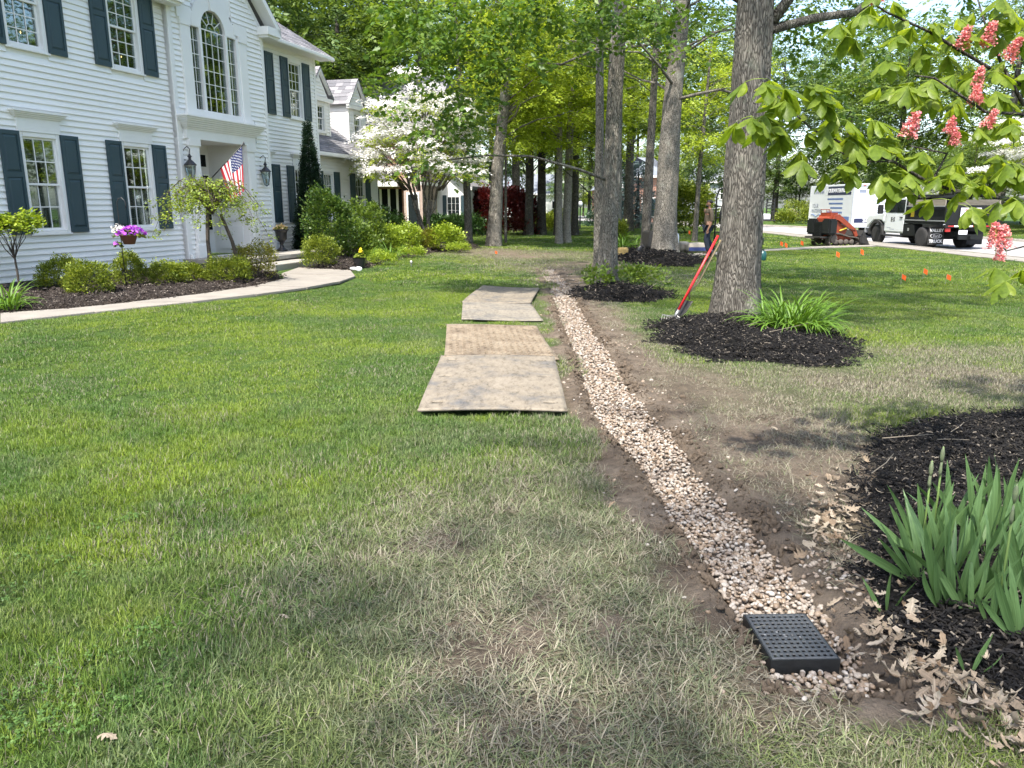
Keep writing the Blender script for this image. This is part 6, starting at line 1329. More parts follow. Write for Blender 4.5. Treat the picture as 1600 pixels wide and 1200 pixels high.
# ---- marking flags
M_ORANGE = leafmat('orange_flag', [(.85, .12, .02), (.9, .16, .03)], .3, .5, (1, .5, .3, 1)); M_WIRE = pm('flag_wire', (.25, .25, .25), None, 5, .4)
fl = [(1407, 445, 'near orange marker flag, left of the red one on the right lawn', 17), (1441, 436, 'red marker flag between two orange flags on the right lawn', 17), (1477, 445, 'near orange marker flag right of the red one', 17), (1305, 409, 'bent orange flag below the tracked loader bucket', 16), (1343, 405, 'orange marker flag below the truck cab', 16), (1218, 391, 'left flag of the pair on the lawn before the street', 14), (1225, 393, 'right flag of the pair on the lawn before the street', 14), (1250, 390, 'orange flag just left of the tracked loader', 14), (930, 388, 'orange flag beside the rough-barked trunk', 14), (1075, 372, 'orange flag at the foot of the big round bush', 12), (773, 401, 'yellow-orange flag at the far end of the lawn strip', 8)]
for u, v, lab, hp in fl:
    b = G(u, v); t_ = b.y; h = max(.20, hp * t_ / 1200); o = empty('marker_flag', b, q.uniform(-.6, .6), lab, 'flag', 'survey flags on the lawn'); MB().tube([(0, 0, -.03), (.01, 0, h)], .0025, 4).build('wire', M_WIRE, o)
    w_ = h * .36; V = []; n = 4
    for i_ in range(n + 1):
        for j in range(n + 1): f = i_ / n; V.append((.01 + w_ * f * .8, .05 * math.sin(f * 3 + h * 9) * f, h - (w_ * 1.2) * j / n - f * w_ * .5))
    link(bpy.data.objects.new('banner', np_mesh('banner', V, [[(i_ * 5 + j, i_ * 5 + j + 1, (i_ + 1) * 5 + j + 1, (i_ + 1) * 5 + j) for i_ in range(n) for j in range(n)]], [M_ORANGE])), o)
# ---- tools leaning on the thick tree
M_REDP = pm('red_fibreglass', (.52, .022, .025), (.42, .018, .02), 5, .35); M_WOOD = pm('old_wood_handle', (.26, .20, .11), (.16, .12, .065), 8, .6, stretch=(1, 1, .1)); M_STEEL = pm('worn_steel', (.38, .38, .37), (.22, .21, .2), 20, .45, metal=.7); M_RUST = pm('dark_steel', (.05, .048, .045), (.03, .028, .026), 12, .55, metal=.4)
t0 = PT(1052, 500, 11.0); t1 = PT(1122, 368, 10.88)
rk = empty('rake', t0, 0, 'red-handled tool with a white steel head leaning on the thick tree', 'rake'); d = t1 - t0
MB().tube([d * .10, d * .5, d], [.019, .019, .018], 10).build('handle', M_REDP, rk, True); MB().tube([d * .02, d * .12], [.026, .021], 10).build('socket', M_STEEL, rk, True); hd = MB(); dn = d.normalized(); sx = Vector((.8, -.5, -.15)).normalized()
hd.bar(d * .03 - sx * .19, d * .03 + sx * .19, .02, .012)
for k in range(11): p = d * .03 + sx * (-.185 + .037 * k); hd.tube([p, p + Vector((-.02, -.05, -.03)), p + Vector((-.03, -.07, -.075))], [.005, .004, .002], 5)
hd.tube([d * .06, d * .035 - sx * .10, d * .03 - sx * .17], .005, 5); hd.tube([d * .06, d * .035 + sx * .10, d * .03 + sx * .17], .005, 5); hd.build('head', M_STEEL, rk)
t0 = PT(1062, 492, 11.08); t1 = PT(1126, 375, 10.95); mid = PT(1076, 470, 11.05)
sh = empty('shovel', t0, 0, 'long wooden-handled shovel with bent neck leaning behind the red tool', 'shovel'); d = t1 - t0; m_ = mid - t0
MB().tube([m_ + Vector((.015, 0, .02)), m_ + Vector((.0, .0, .12)), m_.lerp(d, .3), m_.lerp(d, .65), d], [.014, .016, .017, .017, .016], 9).build('handle', M_WOOD, sh, True)
bl = MB(); dn = (Vector((.0, 0, 0)) - m_).normalized(); sx = Vector((.5, -.86, 0)).normalized(); nn = dn.cross(sx); V = []
for i_ in range(7):
    f = i_ / 6; ww = .115 * (1 if f < .55 else math.sqrt(max(.02, 1 - ((f - .55) / .45) ** 2)))
    for j in range(5): g = j / 2 - 1; V.append(m_ + dn * (f * .29) + sx * ww * g + nn * (.02 * g * g))
bl.add(V, [(i_ * 5 + j, i_ * 5 + j + 1, (i_ + 1) * 5 + j + 1, (i_ + 1) * 5 + j) for i_ in range(6) for j in range(4)]); bo = bl.build('blade', M_RUST, sh, True); md = bo.modifiers.new('t', 'SOLIDIFY'); md.thickness = .003
# ---- sacks and boxes behind the far thick trunk
M_BURLAP = pm('tan_sack', (.42, .37, .30), (.30, .26, .21), 5, .85, .3, 30); M_WSACK = pm('white_sack', (.72, .74, .76), (.6, .62, .64), 4, .6); M_BLUE = pm('blue_print', (.03, .045, .16), None, 4, .6); M_STRAW = pm('straw', (.34, .25, .09), (.20, .14, .05), 20, .9, .8, 60); M_STONEG = pm('field_stone', (.36, .35, .33), (.24, .23, .21), 6, .9, .4, 20)
def sack(name, base, dx, dy, dz, label, mat, cat='bag', rz=0, two=None):
    V, F_ = ico(3); V = V.copy(); p = 5.0; nrm = (np.abs(V) ** p).sum(1) ** (1 / p); V = V / nrm[:, None]; V *= np.array([dx / 2, dy / 2, dz / 2]) * (1 + .05 * np.sin(V[:, [1, 2, 0]] * 7 + dx * 9)); V[:, 2] += dz / 2
    me = np_mesh(name, V, [F_], [mat], smooth=True); o = place(name, me, None, base, (0, 0, rz)); tag(o, label, cat, 'materials stacked by the far trunk')
    if two: MB().bb((-dx / 2 * .94, -dy / 2 - .012, dz * .18), (dx / 2 * .94, -dy / 2 + .02, dz * .55)).build('printed_band', two, o)
    return o
sack('sack', G(1089, 394), .78, .5, .34, 'tan sack with a blue printed band, lying right of the stack', M_BURLAP, rz=.05, two=M_BLUE); sack('sack', G(1066, 393), .42, .5, .36, 'plain tan sack in the middle of the stack', M_BURLAP, rz=.3); sack('sack', G(1053, 394), .3, .3, .66, 'upright white sack right against the far thick trunk', M_WSACK)
sack('plastic_sheet', G(1067, 404), .48, .34, .09, 'flat white plastic bag on the mulch by the far thick trunk', M_WSACK, rz=-.2); sack('straw_bale', G(973, 402), .34, .3, .32, 'small straw-coloured block beside the rough-barked trunk', M_STRAW, 'bale'); sack('stone', G(1010, 405), .22, .2, .13, 'pale stone at the left foot of the far thick trunk', M_STONEG, 'stone')
for k, (u, v, s) in enumerate([(1235, 342, .9), (1243, 342, .7)]):
    V, F_ = rock(700 + k, 3, (1, .7, .95), .2); o = place('boulder', np_mesh('boulder', V * s * .7, [F_], [pm('tan_rock', (.42, .34, .24), (.3, .24, .17), 3, .9, .4, 10)], smooth=False), None, G(u, v) + Vector((0, 0, .45))); tag(o, ('larger', 'smaller')[k] + ' tan boulder on the lawn beyond the street', 'boulder')
# wheelbarrow tipped against the far trunk
wbr = empty('wheelbarrow', G(1003, 402), .3, 'dark wheelbarrow standing on end beside the far thick trunk', 'wheelbarrow'); MB().lathe([(.10, -.04), (.19, -.05), (.2, 0), (.19, .05), (.10, .04)], 18, (0, 0, .2), 'Y').build('wheel', M_BLACK, wbr, True)
fr_ = MB()
for s in (-1, 1): fr_.tube([(0, .08 * s, .2), (.1, .2 * s, .5), (.12, .28 * s, .95)], .018, 6)
fr_.build('frame', M_RUST, wbr); MB().prism([(.06, .35), (.18, .30), (.34, .5), (.30, .85), (.10, .8)], -.26, .26).build('tray', M_RUST, wbr, bevel=.02)
# steel handle frame standing behind the thick tree
ht = empty('hand_truck', G(1128, 402), 0, 'black looped hand truck frame half hidden behind the thick tree', 'hand truck'); fr_ = MB()
fr_.tube([(-.28, 0, .1), (-.28, 0, 1.9), (-.20, 0, 2.12), (.0, .0, 2.2), (.2, 0, 2.12), (.28, 0, 1.9), (.28, 0, .1)], .028, 8); [fr_.tube([(-.28, 0, z), (.28, 0, z)], .02, 6) for z in (.35, .8, 1.25, 1.6)]; fr_.build('frame', M_BLACK, ht, True); MB().bb((-.26, -.32, .03), (.26, -.02, .05)).build('toe_plate', M_RUST, ht)
for s in (-1, 1): MB().lathe([(.05, -.03), (.14, -.04), (.15, 0), (.14, .04), (.05, .03)], 14, (.34 * s, .08, .15), 'X').build('wheel', M_BLACK, ht, True)
MB().tube([(-.1, -.1, 1.05), (-.1, -.14, 1.4), (-.06, -.12, 1.75)], [.09, .10, .05], 8).build('hanging_strap', M_BLACK, ht, True)
M_TEAL = pm('teal_plastic', (.01, .075, .075), (.008, .06, .06), 5, .35)
jg = empty('jug', G(1191, 407), 0, 'dark teal jug on the lawn right of the thick tree', 'jug'); MB().lathe([(.10, 0), (.115, .02), (.115, .20), (.09, .26), (.04, .29), (.04, .31)], 14).build('body', M_TEAL, jg, True); MB().lathe([(.045, .30), (.045, .34), (.01, .345)], 10).build('cap', M_BLACK, jg); MB().tube([(-.04, 0, .30), (-.09, 0, .33), (-.11, 0, .26)], .012, 6).build('handle', M_TEAL, jg)
bkt = empty('bucket', G(1187, 384.5), 0, 'grey bucket partly behind the thick tree', 'bucket'); MB().lathe([(.13, 0), (.16, .32), (.17, .33), (.15, .33), (.12, .03)], 16).build('pail', pm('grey_plastic', (.12, .12, .12), None, 4, .5), bkt, True); MB().tube([(.16 * math.cos(a), 0, .32 + .14 * math.sin(a)) for a in np.linspace(0, math.pi, 9)], .005, 5).build('handle', M_STEEL, bkt)
# ---- on and around the house front
def hw_(x, off, z): return house.matrix_basis @ Vector((x, -off, z))
M_LAMPG = glass_mat(); M_YEL = leafmat('cream_yellow_flower', [(.75, .55, .22), (.80, .66, .36), (.62, .40, .16)], .2, tcol=(1, .9, .6, 1)); M_PURP = leafmat('purple_petunia', [(.34, .04, .50), (.45, .08, .62), (.55, .20, .66)], .3, tcol=(1, .7, 1, 1)); M_TERRA = pm('brown_pot', (.16, .07, .04), (.12, .05, .03), 8, .6)
for k, (x, z, off) in enumerate(((2.66, 2.55, .12), (5.72, 2.52, .12))):
    l = empty('wall_lantern', hw_(x, off + .16, z), house.rotation_euler.z, ('left', 'right')[k] + ' black glass wall lantern beside the front door', 'lantern', 'entry lanterns')
    MB().lathe([(.02, -.36), (.055, -.35), (.10, -.12), (.115, -.02), (.115, 0)], 8).build('glass_shade', M_LAMPG, l); cg = MB()
    for j in range(8): a = 6.283 * j / 8; cg.tube([(.022 * math.cos(a), .022 * math.sin(a), -.36), (.058 * math.cos(a), .058 * math.sin(a), -.35), (.103 * math.cos(a), .103 * math.sin(a), -.12), (.118 * math.cos(a), .118 * math.sin(a), 0)], .005, 4)
    cg.lathe([(.14, -.005), (.14, .012), (.07, .09), (.03, .13), (.03, .17), (.055, .19), (.03, .22), (.012, .26), (.001, .29)], 12); cg.lathe([(.03, -.38), (.03, -.36), (.01, -.355)], 8); cg.build('cage', M_BLACK, l)
    MB().lathe([(.012, -.30), (.012, -.2), (.006, -.19)], 6).build('candle', M_CANDLE, l); MB().tube([(0, 0, .27), (0, -.02, .36), (0, .05, .42), (0, .15, .36), (0, .17, .12)], .012, 6).build('bracket', M_BLACK, l); MB().bb((-.045, .15, -.08), (.045, .165, .2)).build('back_plate', M_BLACK, l)
def petals(mb, q, n, r, rz, s, c=(0, 0, 0)):
    V = []; F_ = []
    for _ in range(n):
        a = q.uniform(0, 6.28); d = r * math.sqrt(q.random()); p = Vector(c) + Vector((d * math.cos(a), d * math.sin(a), rz * (1 - (d / r) ** 2) + q.gauss(0, .015))); M = Euler((q.gauss(0, .5), q.gauss(0, .5), q.uniform(0, 6))).to_matrix(); b_ = len(V); m = 6
        V += [tuple(p + M @ Vector((s * math.cos(6.283 * j / m), s * math.sin(6.283 * j / m), .006 * (j % 2)))) for j in range(m)]; F_.append(tuple(range(b_, b_ + m)))
    mb.add(V, F_)
for k, (u, v) in enumerate(((365, 392), (441, 392))):
    p = G(u, v, .405); ur = empty('urn_planter', p, 0, ('left urn half hidden behind the weeping tree, with yellow flowers', 'right black urn of yellow flowers on the stoop')[k], 'urn', 'black urns on the stoop')
    MB().lathe([(.155, 0), (.155, .03), (.13, .05), (.06, .10), (.045, .18), (.06, .20), (.05, .22), (.10, .26), (.145, .33), (.155, .48), (.165, .53), (.215, .57), (.215, .59), (.17, .585), (.16, .54)], 20).build('urn', M_BLACK, ur, True); fl_ = MB(); petals(fl_, random.Random(k), 90, .19, .10, .03, (0, 0, .60)); fl_.build('flowers', M_YEL, ur)
    lf = MB(); petals(lf, random.Random(k + 5), 50, .18, .07, .035, (0, 0, .58)); lf.build('foliage', L_BUSH, ur)
# hanging basket on a crook
p = G(198, 452, .17); hk = empty('shepherd_hook', p, 0, 'thin black crook holding the flower basket', 'hook'); MB().tube([(0, 0, -.1), (0, 0, 1.35), (.0, 0, 1.52), (.03, 0, 1.58), (.09, 0, 1.60), (.14, 0, 1.55), (.155, 0, 1.47), (.14, 0, 1.43)], .008, 6).build('crook', M_BLACK, hk, True)
bs = empty('flower_basket', p + Vector((.14, 0, .80)), 0, 'brown hanging basket of purple and white petunias', 'flower basket'); MB().lathe([(.09, 0), (.145, .15), (.155, .16), (.13, .155)], 16).build('pot', M_TERRA, bs, True); fl_ = MB(); petals(fl_, random.Random(3), 110, .25, .14, .032, (0.06, 0, .17)); fl_.build('purple_flowers', M_PURP, bs); fl_ = MB(); petals(fl_, random.Random(4), 46, .13, .10, .026, (-.16, 0, .22)); fl_.build('white_flowers', L_WHITE, bs); lf = MB(); petals(lf, random.Random(7), 90, .26, .09, .03, (0, 0, .13)); petals(lf, random.Random(8), 30, .07, .1, .03, (-.2, 0, -.06)); lf.build('foliage', L_BUSH, bs); fl_ = MB(); petals(fl_, random.Random(9), 10, .07, .08, .028, (-.22, -.02, -.05)); fl_.build('trailing_flowers', M_PURP, bs); MB().tube([(-.14, 0, .16), (.0, 0, .64), (.14, 0, .16)], .002, 4).build('hanger', M_BLACK, bs)
# flag
M_FRED = leafmat('flag_red', [(.42, .02, .03), (.46, .025, .035)], .25, .7, (1.1, .6, .6, 1)); M_FWH = leafmat('flag_white', [(.74, .74, .76), (.78, .78, .8)], .25, .7, (1, 1, 1, 1)); M_FBL = leafmat('flag_blue', [(.015, .025, .10), (.018, .03, .12)], .2, .7, (1, 1, 1, 1))
fb = Vector((3.05, -.24, 2.05)); ft = Vector((3.25, -1.35, 3.05)); fg = empty('flag', house.matrix_basis @ fb, house.rotation_euler.z, 'American flag hanging from a slanted pole at the front door', 'flag'); dv = ft - fb
MB().tube([(0, .1, -.1), dv], .013, 8).build('pole', M_BLACK, fg, True); MB().lathe([(.02, -.03), (.022, 0), (.012, .03), (.002, .05)], 8, tuple(dv)).build('finial', M_BLACK, fg); NS, NF = 26, 40; V = []; mi = []; F_ = []
hoist = .78
def FP(s, f):      # s: 0 at the tip .. 1 down the pole; f: 0 at the pole .. 1 at the fly end
    p = dv - dv.normalized() * (.06 + hoist * s * (1 - .32 * f)); return p + Vector((.05 * math.sin(s * 9 + f * 2) * f + .10 * f * (s - .5), .05 * math.sin(s * 12 + 1) * f - .0 * f, -1.05 * f * (1 - .10 * s)))
for i_ in range(NS + 1):
    for j in range(NF + 1): V.append(FP(i_ / NS, j / NF))
for i_ in range(NS):
    for j in range(NF):
        F_.append((i_ * (NF + 1) + j, i_ * (NF + 1) + j + 1, (i_ + 1) * (NF + 1) + j + 1, (i_ + 1) * (NF + 1) + j)); mi.append(2 if (i_ < 14 and j < 16) else (0 if (i_ // 2) % 2 == 0 else 1))
cloth = link(bpy.data.objects.new('cloth', np_mesh('cloth', [tuple(v) for v in V], [F_], [M_FRED, M_FWH, M_FBL], mi, True)), fg); stv = MB()
for r_ in range(9):
    for c_ in range(6 if r_ % 2 == 0 else 5):
        s = (r_ + 1) * 14 / NS / 10; f = ((c_ + .5) if r_ % 2 == 0 else (c_ + 1)) * 16 / NF / 6; p = FP(s, f); e1 = (FP(s + .01, f) - p).normalized(); e2 = (FP(s, f + .01) - p).normalized(); nn = e1.cross(e2).normalized()
        for sg in (-1, 1): stv.add([p + nn * .004 * sg + (e1 * math.cos(6.283 * j / 10) + e2 * math.sin(6.283 * j / 10)) * (.019 if j % 2 == 0 else .008) for j in range(10)], [tuple(range(10))])
stv.build('stars', M_FWH, cloth)
# pot of daffodils, white stones and a path light in the bed by the walk
p = gz(562, 417, .16); pt = empty('flower_pot', p, 0, 'black pot with yellow daffodil in the bed by the walk', 'pot'); MB().lathe([(.12, 0), (.16, .22), (.17, .23), (.14, .2)], 14).build('pot', M_BLACK, pt); fl_ = MB(); petals(fl_, random.Random(1), 6, .06, .05, .05, (.03, 0, .34)); fl_.build('flowers', leafmat('daffodil', [(.8, .6, .02), (.85, .7, .05)], .2), pt); lf = MB(); petals(lf, random.Random(2), 26, .13, .1, .05, (0, 0, .22)); lf.build('foliage', L_BUSH, pt)
for k, (u, v, s) in enumerate([(551, 420, .10), (560, 421, .08)]):
    V, F_ = rock(800 + k, 3, (1, .6, .5), .35); o = place('ornament_rock', np_mesh('ornament_rock', V * s, [F_], [M_WSACK], smooth=True), None, gz(u, v, .2)); tag(o, ('larger', 'smaller')[k] + ' white rock beside the black daffodil pot', 'rock')
o = empty('path_light', G(643, 424), 0, 'tiny grey spike light on the lawn past the walk', 'garden light'); MB().tube([(0, 0, -.05), (0, 0, .2)], .012, 6).build('stake', M_STEEL, o); MB().lathe([(.035, .2), (.04, .24), (.02, .27)], 10).build('lamp_head', M_STEEL, o)
# ================================================================== VEHICLES
M_PAINTW = pm('white_truck_paint', (.72, .75, .76), (.68, .71, .72), 1, .25, coat=.6); M_BLKP = pm('black_truck_steel', (.007, .009, .009), (.013, .014, .014), 3, .6, spec=.25); M_TYRE = pm('tyre_rubber', (.018, .018, .019), (.03, .029, .028), 8, .85); M_RIM = pm('dull_rim', (.36, .36, .35), (.22, .22, .21), 6, .45, metal=.6); M_TINT = pm('tinted_glass', (.015, .02, .022), None, 2, .06, spec=.8); M_REDL = pm('red_lens', (.35, .02, .02), None, 3, .3); M_NAVY = pm('navy_vinyl', (.012, .017, .06), None, 3, .4); M_LBLUE = pm('blue_vinyl', (.10, .17, .38), None, 3, .4); M_GREYT = pm('grey_vinyl_print', (.20, .23, .30), None, 3, .5); M_WVIN = pm('white_vinyl_print', (.82, .83, .85), (.78, .79, .82), 2, .4); M_PLANK = pm('weathered_plank', (.30, .27, .21), (.19, .165, .13), 5, .85, .4, 30, stretch=(.2, 1, 1)); M_YELL = pm('yellow_paint', (.55, .40, .03), None, 4, .5); M_ALU = pm('aluminium', (.55, .56, .58), (.45, .46, .48), 6, .4, metal=.7)
def wheel(parent, x, y, z, r, wd, rim=.58, side=1):
    w_ = MB().lathe([(r * .60, -wd / 2), (r * .9, -wd / 2), (r, -wd / 2 * .72), (r, wd / 2 * .72), (r * .9, wd / 2), (r * .60, wd / 2)], 26, axis='Y').build('wheel', M_TYRE, parent, True, loc=(x, y, z))
    rm = MB().lathe([(r * .61, wd * .40), (r * rim, wd * .47), (r * .50, wd * .30), (r * .30, wd * .22), (r * .22, wd * .40), (r * .02, wd * .42)], 18, axis='Y')
    for k in range(8): a = 6.283 * k / 8; rm.lathe([(.014, wd * .2), (.014, wd * .34)], 6, (r * .38 * math.cos(a), 0, r * .38 * math.sin(a)), 'Y')
    q_ = rm.build('rim', M_RIM, w_, True)
    if side < 0: q_.rotation_euler = (0, 0, math.pi)
    return w_
# ---- white and black dump truck (x forward, y to its left)
hv = Vector((-.20, 3.36)).normalized(); yaw = math.atan2(hv.y, hv.x); rl = Vector((16.98, 32.3)); lt = Vector((-hv.y, hv.x)); rc = rl - lt * 1.0
tk = empty('dump_truck', (rc.x, rc.y, -.085), yaw, 'white-cab pickup truck with a black dump bed parked on the street', 'truck')
cab = MB(); cab.prism([(1.42, .52), (3.02, .52), (3.14, .60), (3.14, 1.36), (2.62, 2.02), (2.40, 2.10), (1.62, 2.10), (1.42, 1.98)], -.98, .98); cab.build('cab', M_PAINTW, tk, bevel=.05)
hood = MB(); hood.prism([(3.141, .95), (3.20, .95), (3.40, 1.06), (4.02, 1.06), (4.25, .95), (4.62, .70), (4.70, .72), (4.70, 1.12), (4.60, 1.24), (3.141, 1.38)], -1.0, 1.0); hood.build('hood', M_PAINTW, tk, bevel=.045)
for s in (-1, 1):
    dr = MB(); y = s * .985; dr.prism([(1.56, .60), (2.98, .60), (2.98, 1.34), (1.56, 1.34)], y - .004 * s, y + .012 * s); d_ = dr.build('door', M_PAINTW, tk, bevel=.006); MB().bb((1.66, y + .012 * s, 1.18), (1.86, y + .04 * s, 1.225)).build('door_handle', M_BLACK, d_)
    if s > 0:
        letter('E·S', .26, M_BLACK, d_, Matrix.Translation((2.42, y + .016, 1.10)) @ Matrix.Rotation(math.pi, 4, 'Z') @ Matrix.Rotation(R(90), 4, 'X'), bold=.008)
        MB().bb((2.55, y + .0125, .74), (2.85, y + .015, .755)).bb((2.25, y + .0125, .68), (2.62, y + .015, .70)).build('small_print', M_GREYT, d_)
    MB().prism([(1.58, 1.40), (2.92, 1.40), (2.50, 1.95), (1.58, 1.95)], y - .006 * s, y + .006 * s).build('side_window', M_TINT, tk); MB().bb((2.30, y - .004 * s, 1.40), (2.34, y + .0075 * s, 1.93)).build('window_post', M_BLACK, tk)
    fl_ = MB(); n = 14
    for k in range(n): a0, a1 = math.pi * k / n, math.pi * (k + 1) / n; fl_.prism([(3.72 + r_ * math.cos(a), .42 + r_ * 1.05 * math.sin(a)) for r_, a in ((.50, a0), (.62, a0), (.62, a1), (.50, a1))], s * .9, s * 1.06)
    fl_.build('fender_flare', M_TYRE, tk); mi_ = MB(); mi_.bb((2.92, s * 1.0, 1.40), (2.98, s * 1.22, 1.45)); mi_.bb((2.90, s * 1.20, 1.34), (3.04, s * 1.42, 1.74)); mi_.build('mirror', M_BLACK, tk, bevel=.02)
    MB().tube([(1.5, s * 1.02, .42), (3.0, s * 1.02, .42)], .05, 8).build('running_board', M_BLACK, tk); wheel(tk, 3.72, s * .88, .42, .42, .27, side=s); wheel(tk, 0, s * .98, .42, .42, .27, side=s); wheel(tk, 0, s * .66, .42, .42, .26, side=s)
    MB().bb((4.69, s * .62 - .2, .95), (4.715, s * .62 + .2, 1.12)).build('headlight', M_TINT, tk)
MB().prism([(2.56, 2.03), (3.10, 1.40), (3.13, 1.41), (2.60, 2.05)], -.85, .85).build('windscreen', M_TINT, tk); MB().bb((1.405, -.8, 1.42), (1.419, .8, 1.95)).build('rear_window', M_TINT, tk); MB().bb((4.701, -.6, .72), (4.73, .6, 1.12)).build('grille', M_BLACK, tk); MB().bb((4.72, -1.0, .45), (4.85, 1.0, .68)).build('front_bumper', M_ALU, tk, bevel=.03)
ch = MB(); [ch.bb((-1.3, s * .42 - .05, .50), (3.9, s * .42 + .05, .70)) for s in (-1, 1)]; ch.bb((-.1, -.8, .35), (.1, .8, .5)); ch.bb((1.9, -.5, .32), (2.6, .5, .5)); ch.build('chassis', M_BLKP, tk)
bed_ = MB(); bed_.bb((-1.55, -1.12, .98), (1.30, 1.12, 1.10)); [bed_.bb((x - .05, s * 1.08 - .03, 1.10), (x + .05, s * 1.08 + .03, 1.70)) for x in (-1.48, -.1, 1.24) for s in (-1, 1)]; bed_.bb((-1.50, -1.05, 1.10), (-1.46, 1.05, 1.72)); bed_.bb((1.22, -1.10, 1.10), (1.30, 1.10, 2.12)); bed_.bb((.95, -1.0, 2.02), (1.30, 1.0, 2.16)); [bed_.bb((-1.5, s * 1.02 - .012, 1.12), (1.25, s * 1.02 + .012, 1.55)) for s in (-1, 1)]; bo = bed_.build('dump_bed', M_BLKP, tk, bevel=.01)
MB().bb((-1.52, 1.06, 1.09), (1.28, 1.14, 1.13)).bb((-1.45, 1.07, 1.66), (1.25, 1.13, 1.70)).build('bed_rail', M_ALU, bo); MB().bb((-1.46, 1.09, 1.70), (1.10, 1.125, 1.94)).build('side_plank', M_PLANK, bo); MB().bb((-1.46, -1.125, 1.70), (1.20, -1.09, 1.94)).build('side_plank', M_PLANK, bo); MB().bb((.75, .95, 1.25), (1.0, 1.035, 1.50)).build('yellow_plate', M_YELL, bo)
tb = MB(); tb.bb((.55, .72, .45), (1.38, 1.10, .95)); tb.bb((.55, -1.10, .45), (1.38, -.72, .95)); tb.build('tool_box', M_BLKP, tk, bevel=.02); MB().bb((.9, 1.10, .66), (1.0, 1.115, .78)).build('box_latch', M_ALU, tk); MB().lathe([(.05, 0), (.05, .03), (.02, .04)], 10, (-1.50, 1.08, .98), 'Y').build('round_marker', M_WVIN, tk)
# rear: tailgate sign, reflective strip, lights, flaps
sg = MB().bb((-1.562, -.30, 1.22), (-1.551, .52, 1.62)).build('sign', M_WVIN, tk); MR = Matrix.Rotation(R(-90), 4, 'Z') @ Matrix.Rotation(R(90), 4, 'X')
letter('CAUTION', .15, M_REDL, sg, Matrix.Translation((-1.564, .11, 1.545)) @ MR, bold=.004); [MB().bb((-1.5635, .11 - w_, 1.44 - .055 * k), (-1.5625, .11 + w_, 1.455 - .055 * k)).build('small_print', M_REDL if k == 0 else M_NAVY, sg) for k, w_ in enumerate((.34, .30, .24, .28))]
bmp = MB().bb((-1.60, -1.12, .86), (-1.50, 1.12, .975)).build('rear_bumper', M_BLKP, tk); [MB().bb((-1.606, -1.0 + .25 * k, .89), (-1.601, -1.0 + .25 * k + .245, .945)).build('reflective_strip', M_REDL if k % 2 else M_WVIN, bmp) for k in range(8)]
for s in (-1, 1): MB().bb((-1.56, s * .95 - .1, .70), (-1.50, s * .95 + .1, .84)).build('tail_light', M_REDL, tk)
MB().bb((-1.56, .15, .60), (-1.54, .50, .76)).build('licence_plate', M_WVIN, tk); hb = MB(); hb.bb((-1.75, -.12, .42), (-1.3, .12, .56)); hb.bb((-1.58, -.5, .40), (-1.5, .5, .6)); hb.build('hitch', M_BLKP, tk)
for s in (-1, 1):
    mf = MB().bb((-.62, s * .82 - .33, .16), (-.605, s * .82 + .33, .86)).build('mud_flap', M_TYRE, tk)
    if s > 0:
        letter('VALLEY', .17, M_WVIN, mf, Matrix.Translation((-.624, .82, .72)) @ MR, bold=.006); letter('TRUCK', .17, M_WVIN, mf, Matrix.Translation((-.624, .82, .29)) @ MR, bold=.006); letter('Ford', .15, M_WVIN, mf, Matrix.Translation((-.624, .82, .50)) @ MR, shear=.3)
        MB().tube([(-.623, .82 + .24 * math.cos(a), .505 + .085 * math.sin(a)) for a in np.linspace(0, 6.283, 29)], .008, 5).build('oval_emblem', M_WVIN, mf)
# ---- enclosed trailer with the contractor's lettering (x along its length, rear towards the camera)
tl = empty('cargo_trailer', (17.9, 41.5, -.085), 0, 'white enclosed cargo trailer with blue contractor lettering behind the truck', 'trailer'); bd = MB().bb((0, 0, .62), (2.35, 6.0, 2.82)).build('body', M_PAINTW, tl, bevel=.04); fr_ = MB(); fr_.bb((-.02, -.03, .56), (2.37, 6.02, .66)); [fr_.bb((x, -.035, .66), (x + .09, -.002, 2.74)) for x in (-.012, 2.272)]; fr_.bb((.08, -.035, 2.68), (2.27, -.002, 2.79)); fr_.build('frame', M_ALU, tl)
MB().bb((.16, -.02, .74), (2.19, -.004, 2.60)).build('ramp_door', M_WVIN, tl); [MB().bb((x, -.05, 2.70), (x + .12, -.036, 2.74)).build('marker_light', M_REDL, tl) for x in (.5, 1.12, 1.75)]
RF = Matrix.Rotation(R(90), 4, 'X')
letter('YOUR', .26, M_GREYT, tl, Matrix.Translation((.80, -.024, 2.16)) @ RF, bold=.004); letter('WATERPRO', .24, M_GREYT, tl, Matrix.Translation((1.0, -.024, 1.94)) @ RF, bold=.004)
lg = MB(); [lg.bar((x0, -.026, z0), (x1, -.026, z1), .05, .012) for x0, z0, x1, z1 in ((1.14, 2.08, 1.40, 2.30), (1.40, 2.30, 1.66, 2.08), (1.42, 2.20, 1.60, 2.32), (1.60, 2.32, 1.88, 2.06))]; lg.build('house_logo', M_LBLUE, tl); MB().tube([(.5 + .1 * k, -.026, 1.80 + .02 * math.sin(k * .7)) for k in range(13)], .012, 4).build('underline', M_LBLUE, tl)
MB().bb((.16, -.0245, .80), (1.62, -.0205, 1.04)).build('phone_band', M_NAVY, tl); letter('216-815', .24, M_WVIN, tl, Matrix.Translation((1.02, -.03, .92)) @ RF, bold=.008); [MB().bb((.62, -.024, 1.54 - .1 * k), (1.9, -.021, 1.58 - .1 * k)).build('small_print', M_GREYT, tl) for k in range(5)]; MB().bb((.3, -.024, 2.34), (.68, -.021, 2.52)).build('small_print', M_GREYT, tl)
LF = Matrix.Rotation(R(-90), 4, 'Z') @ Matrix.Rotation(R(90), 4, 'X')
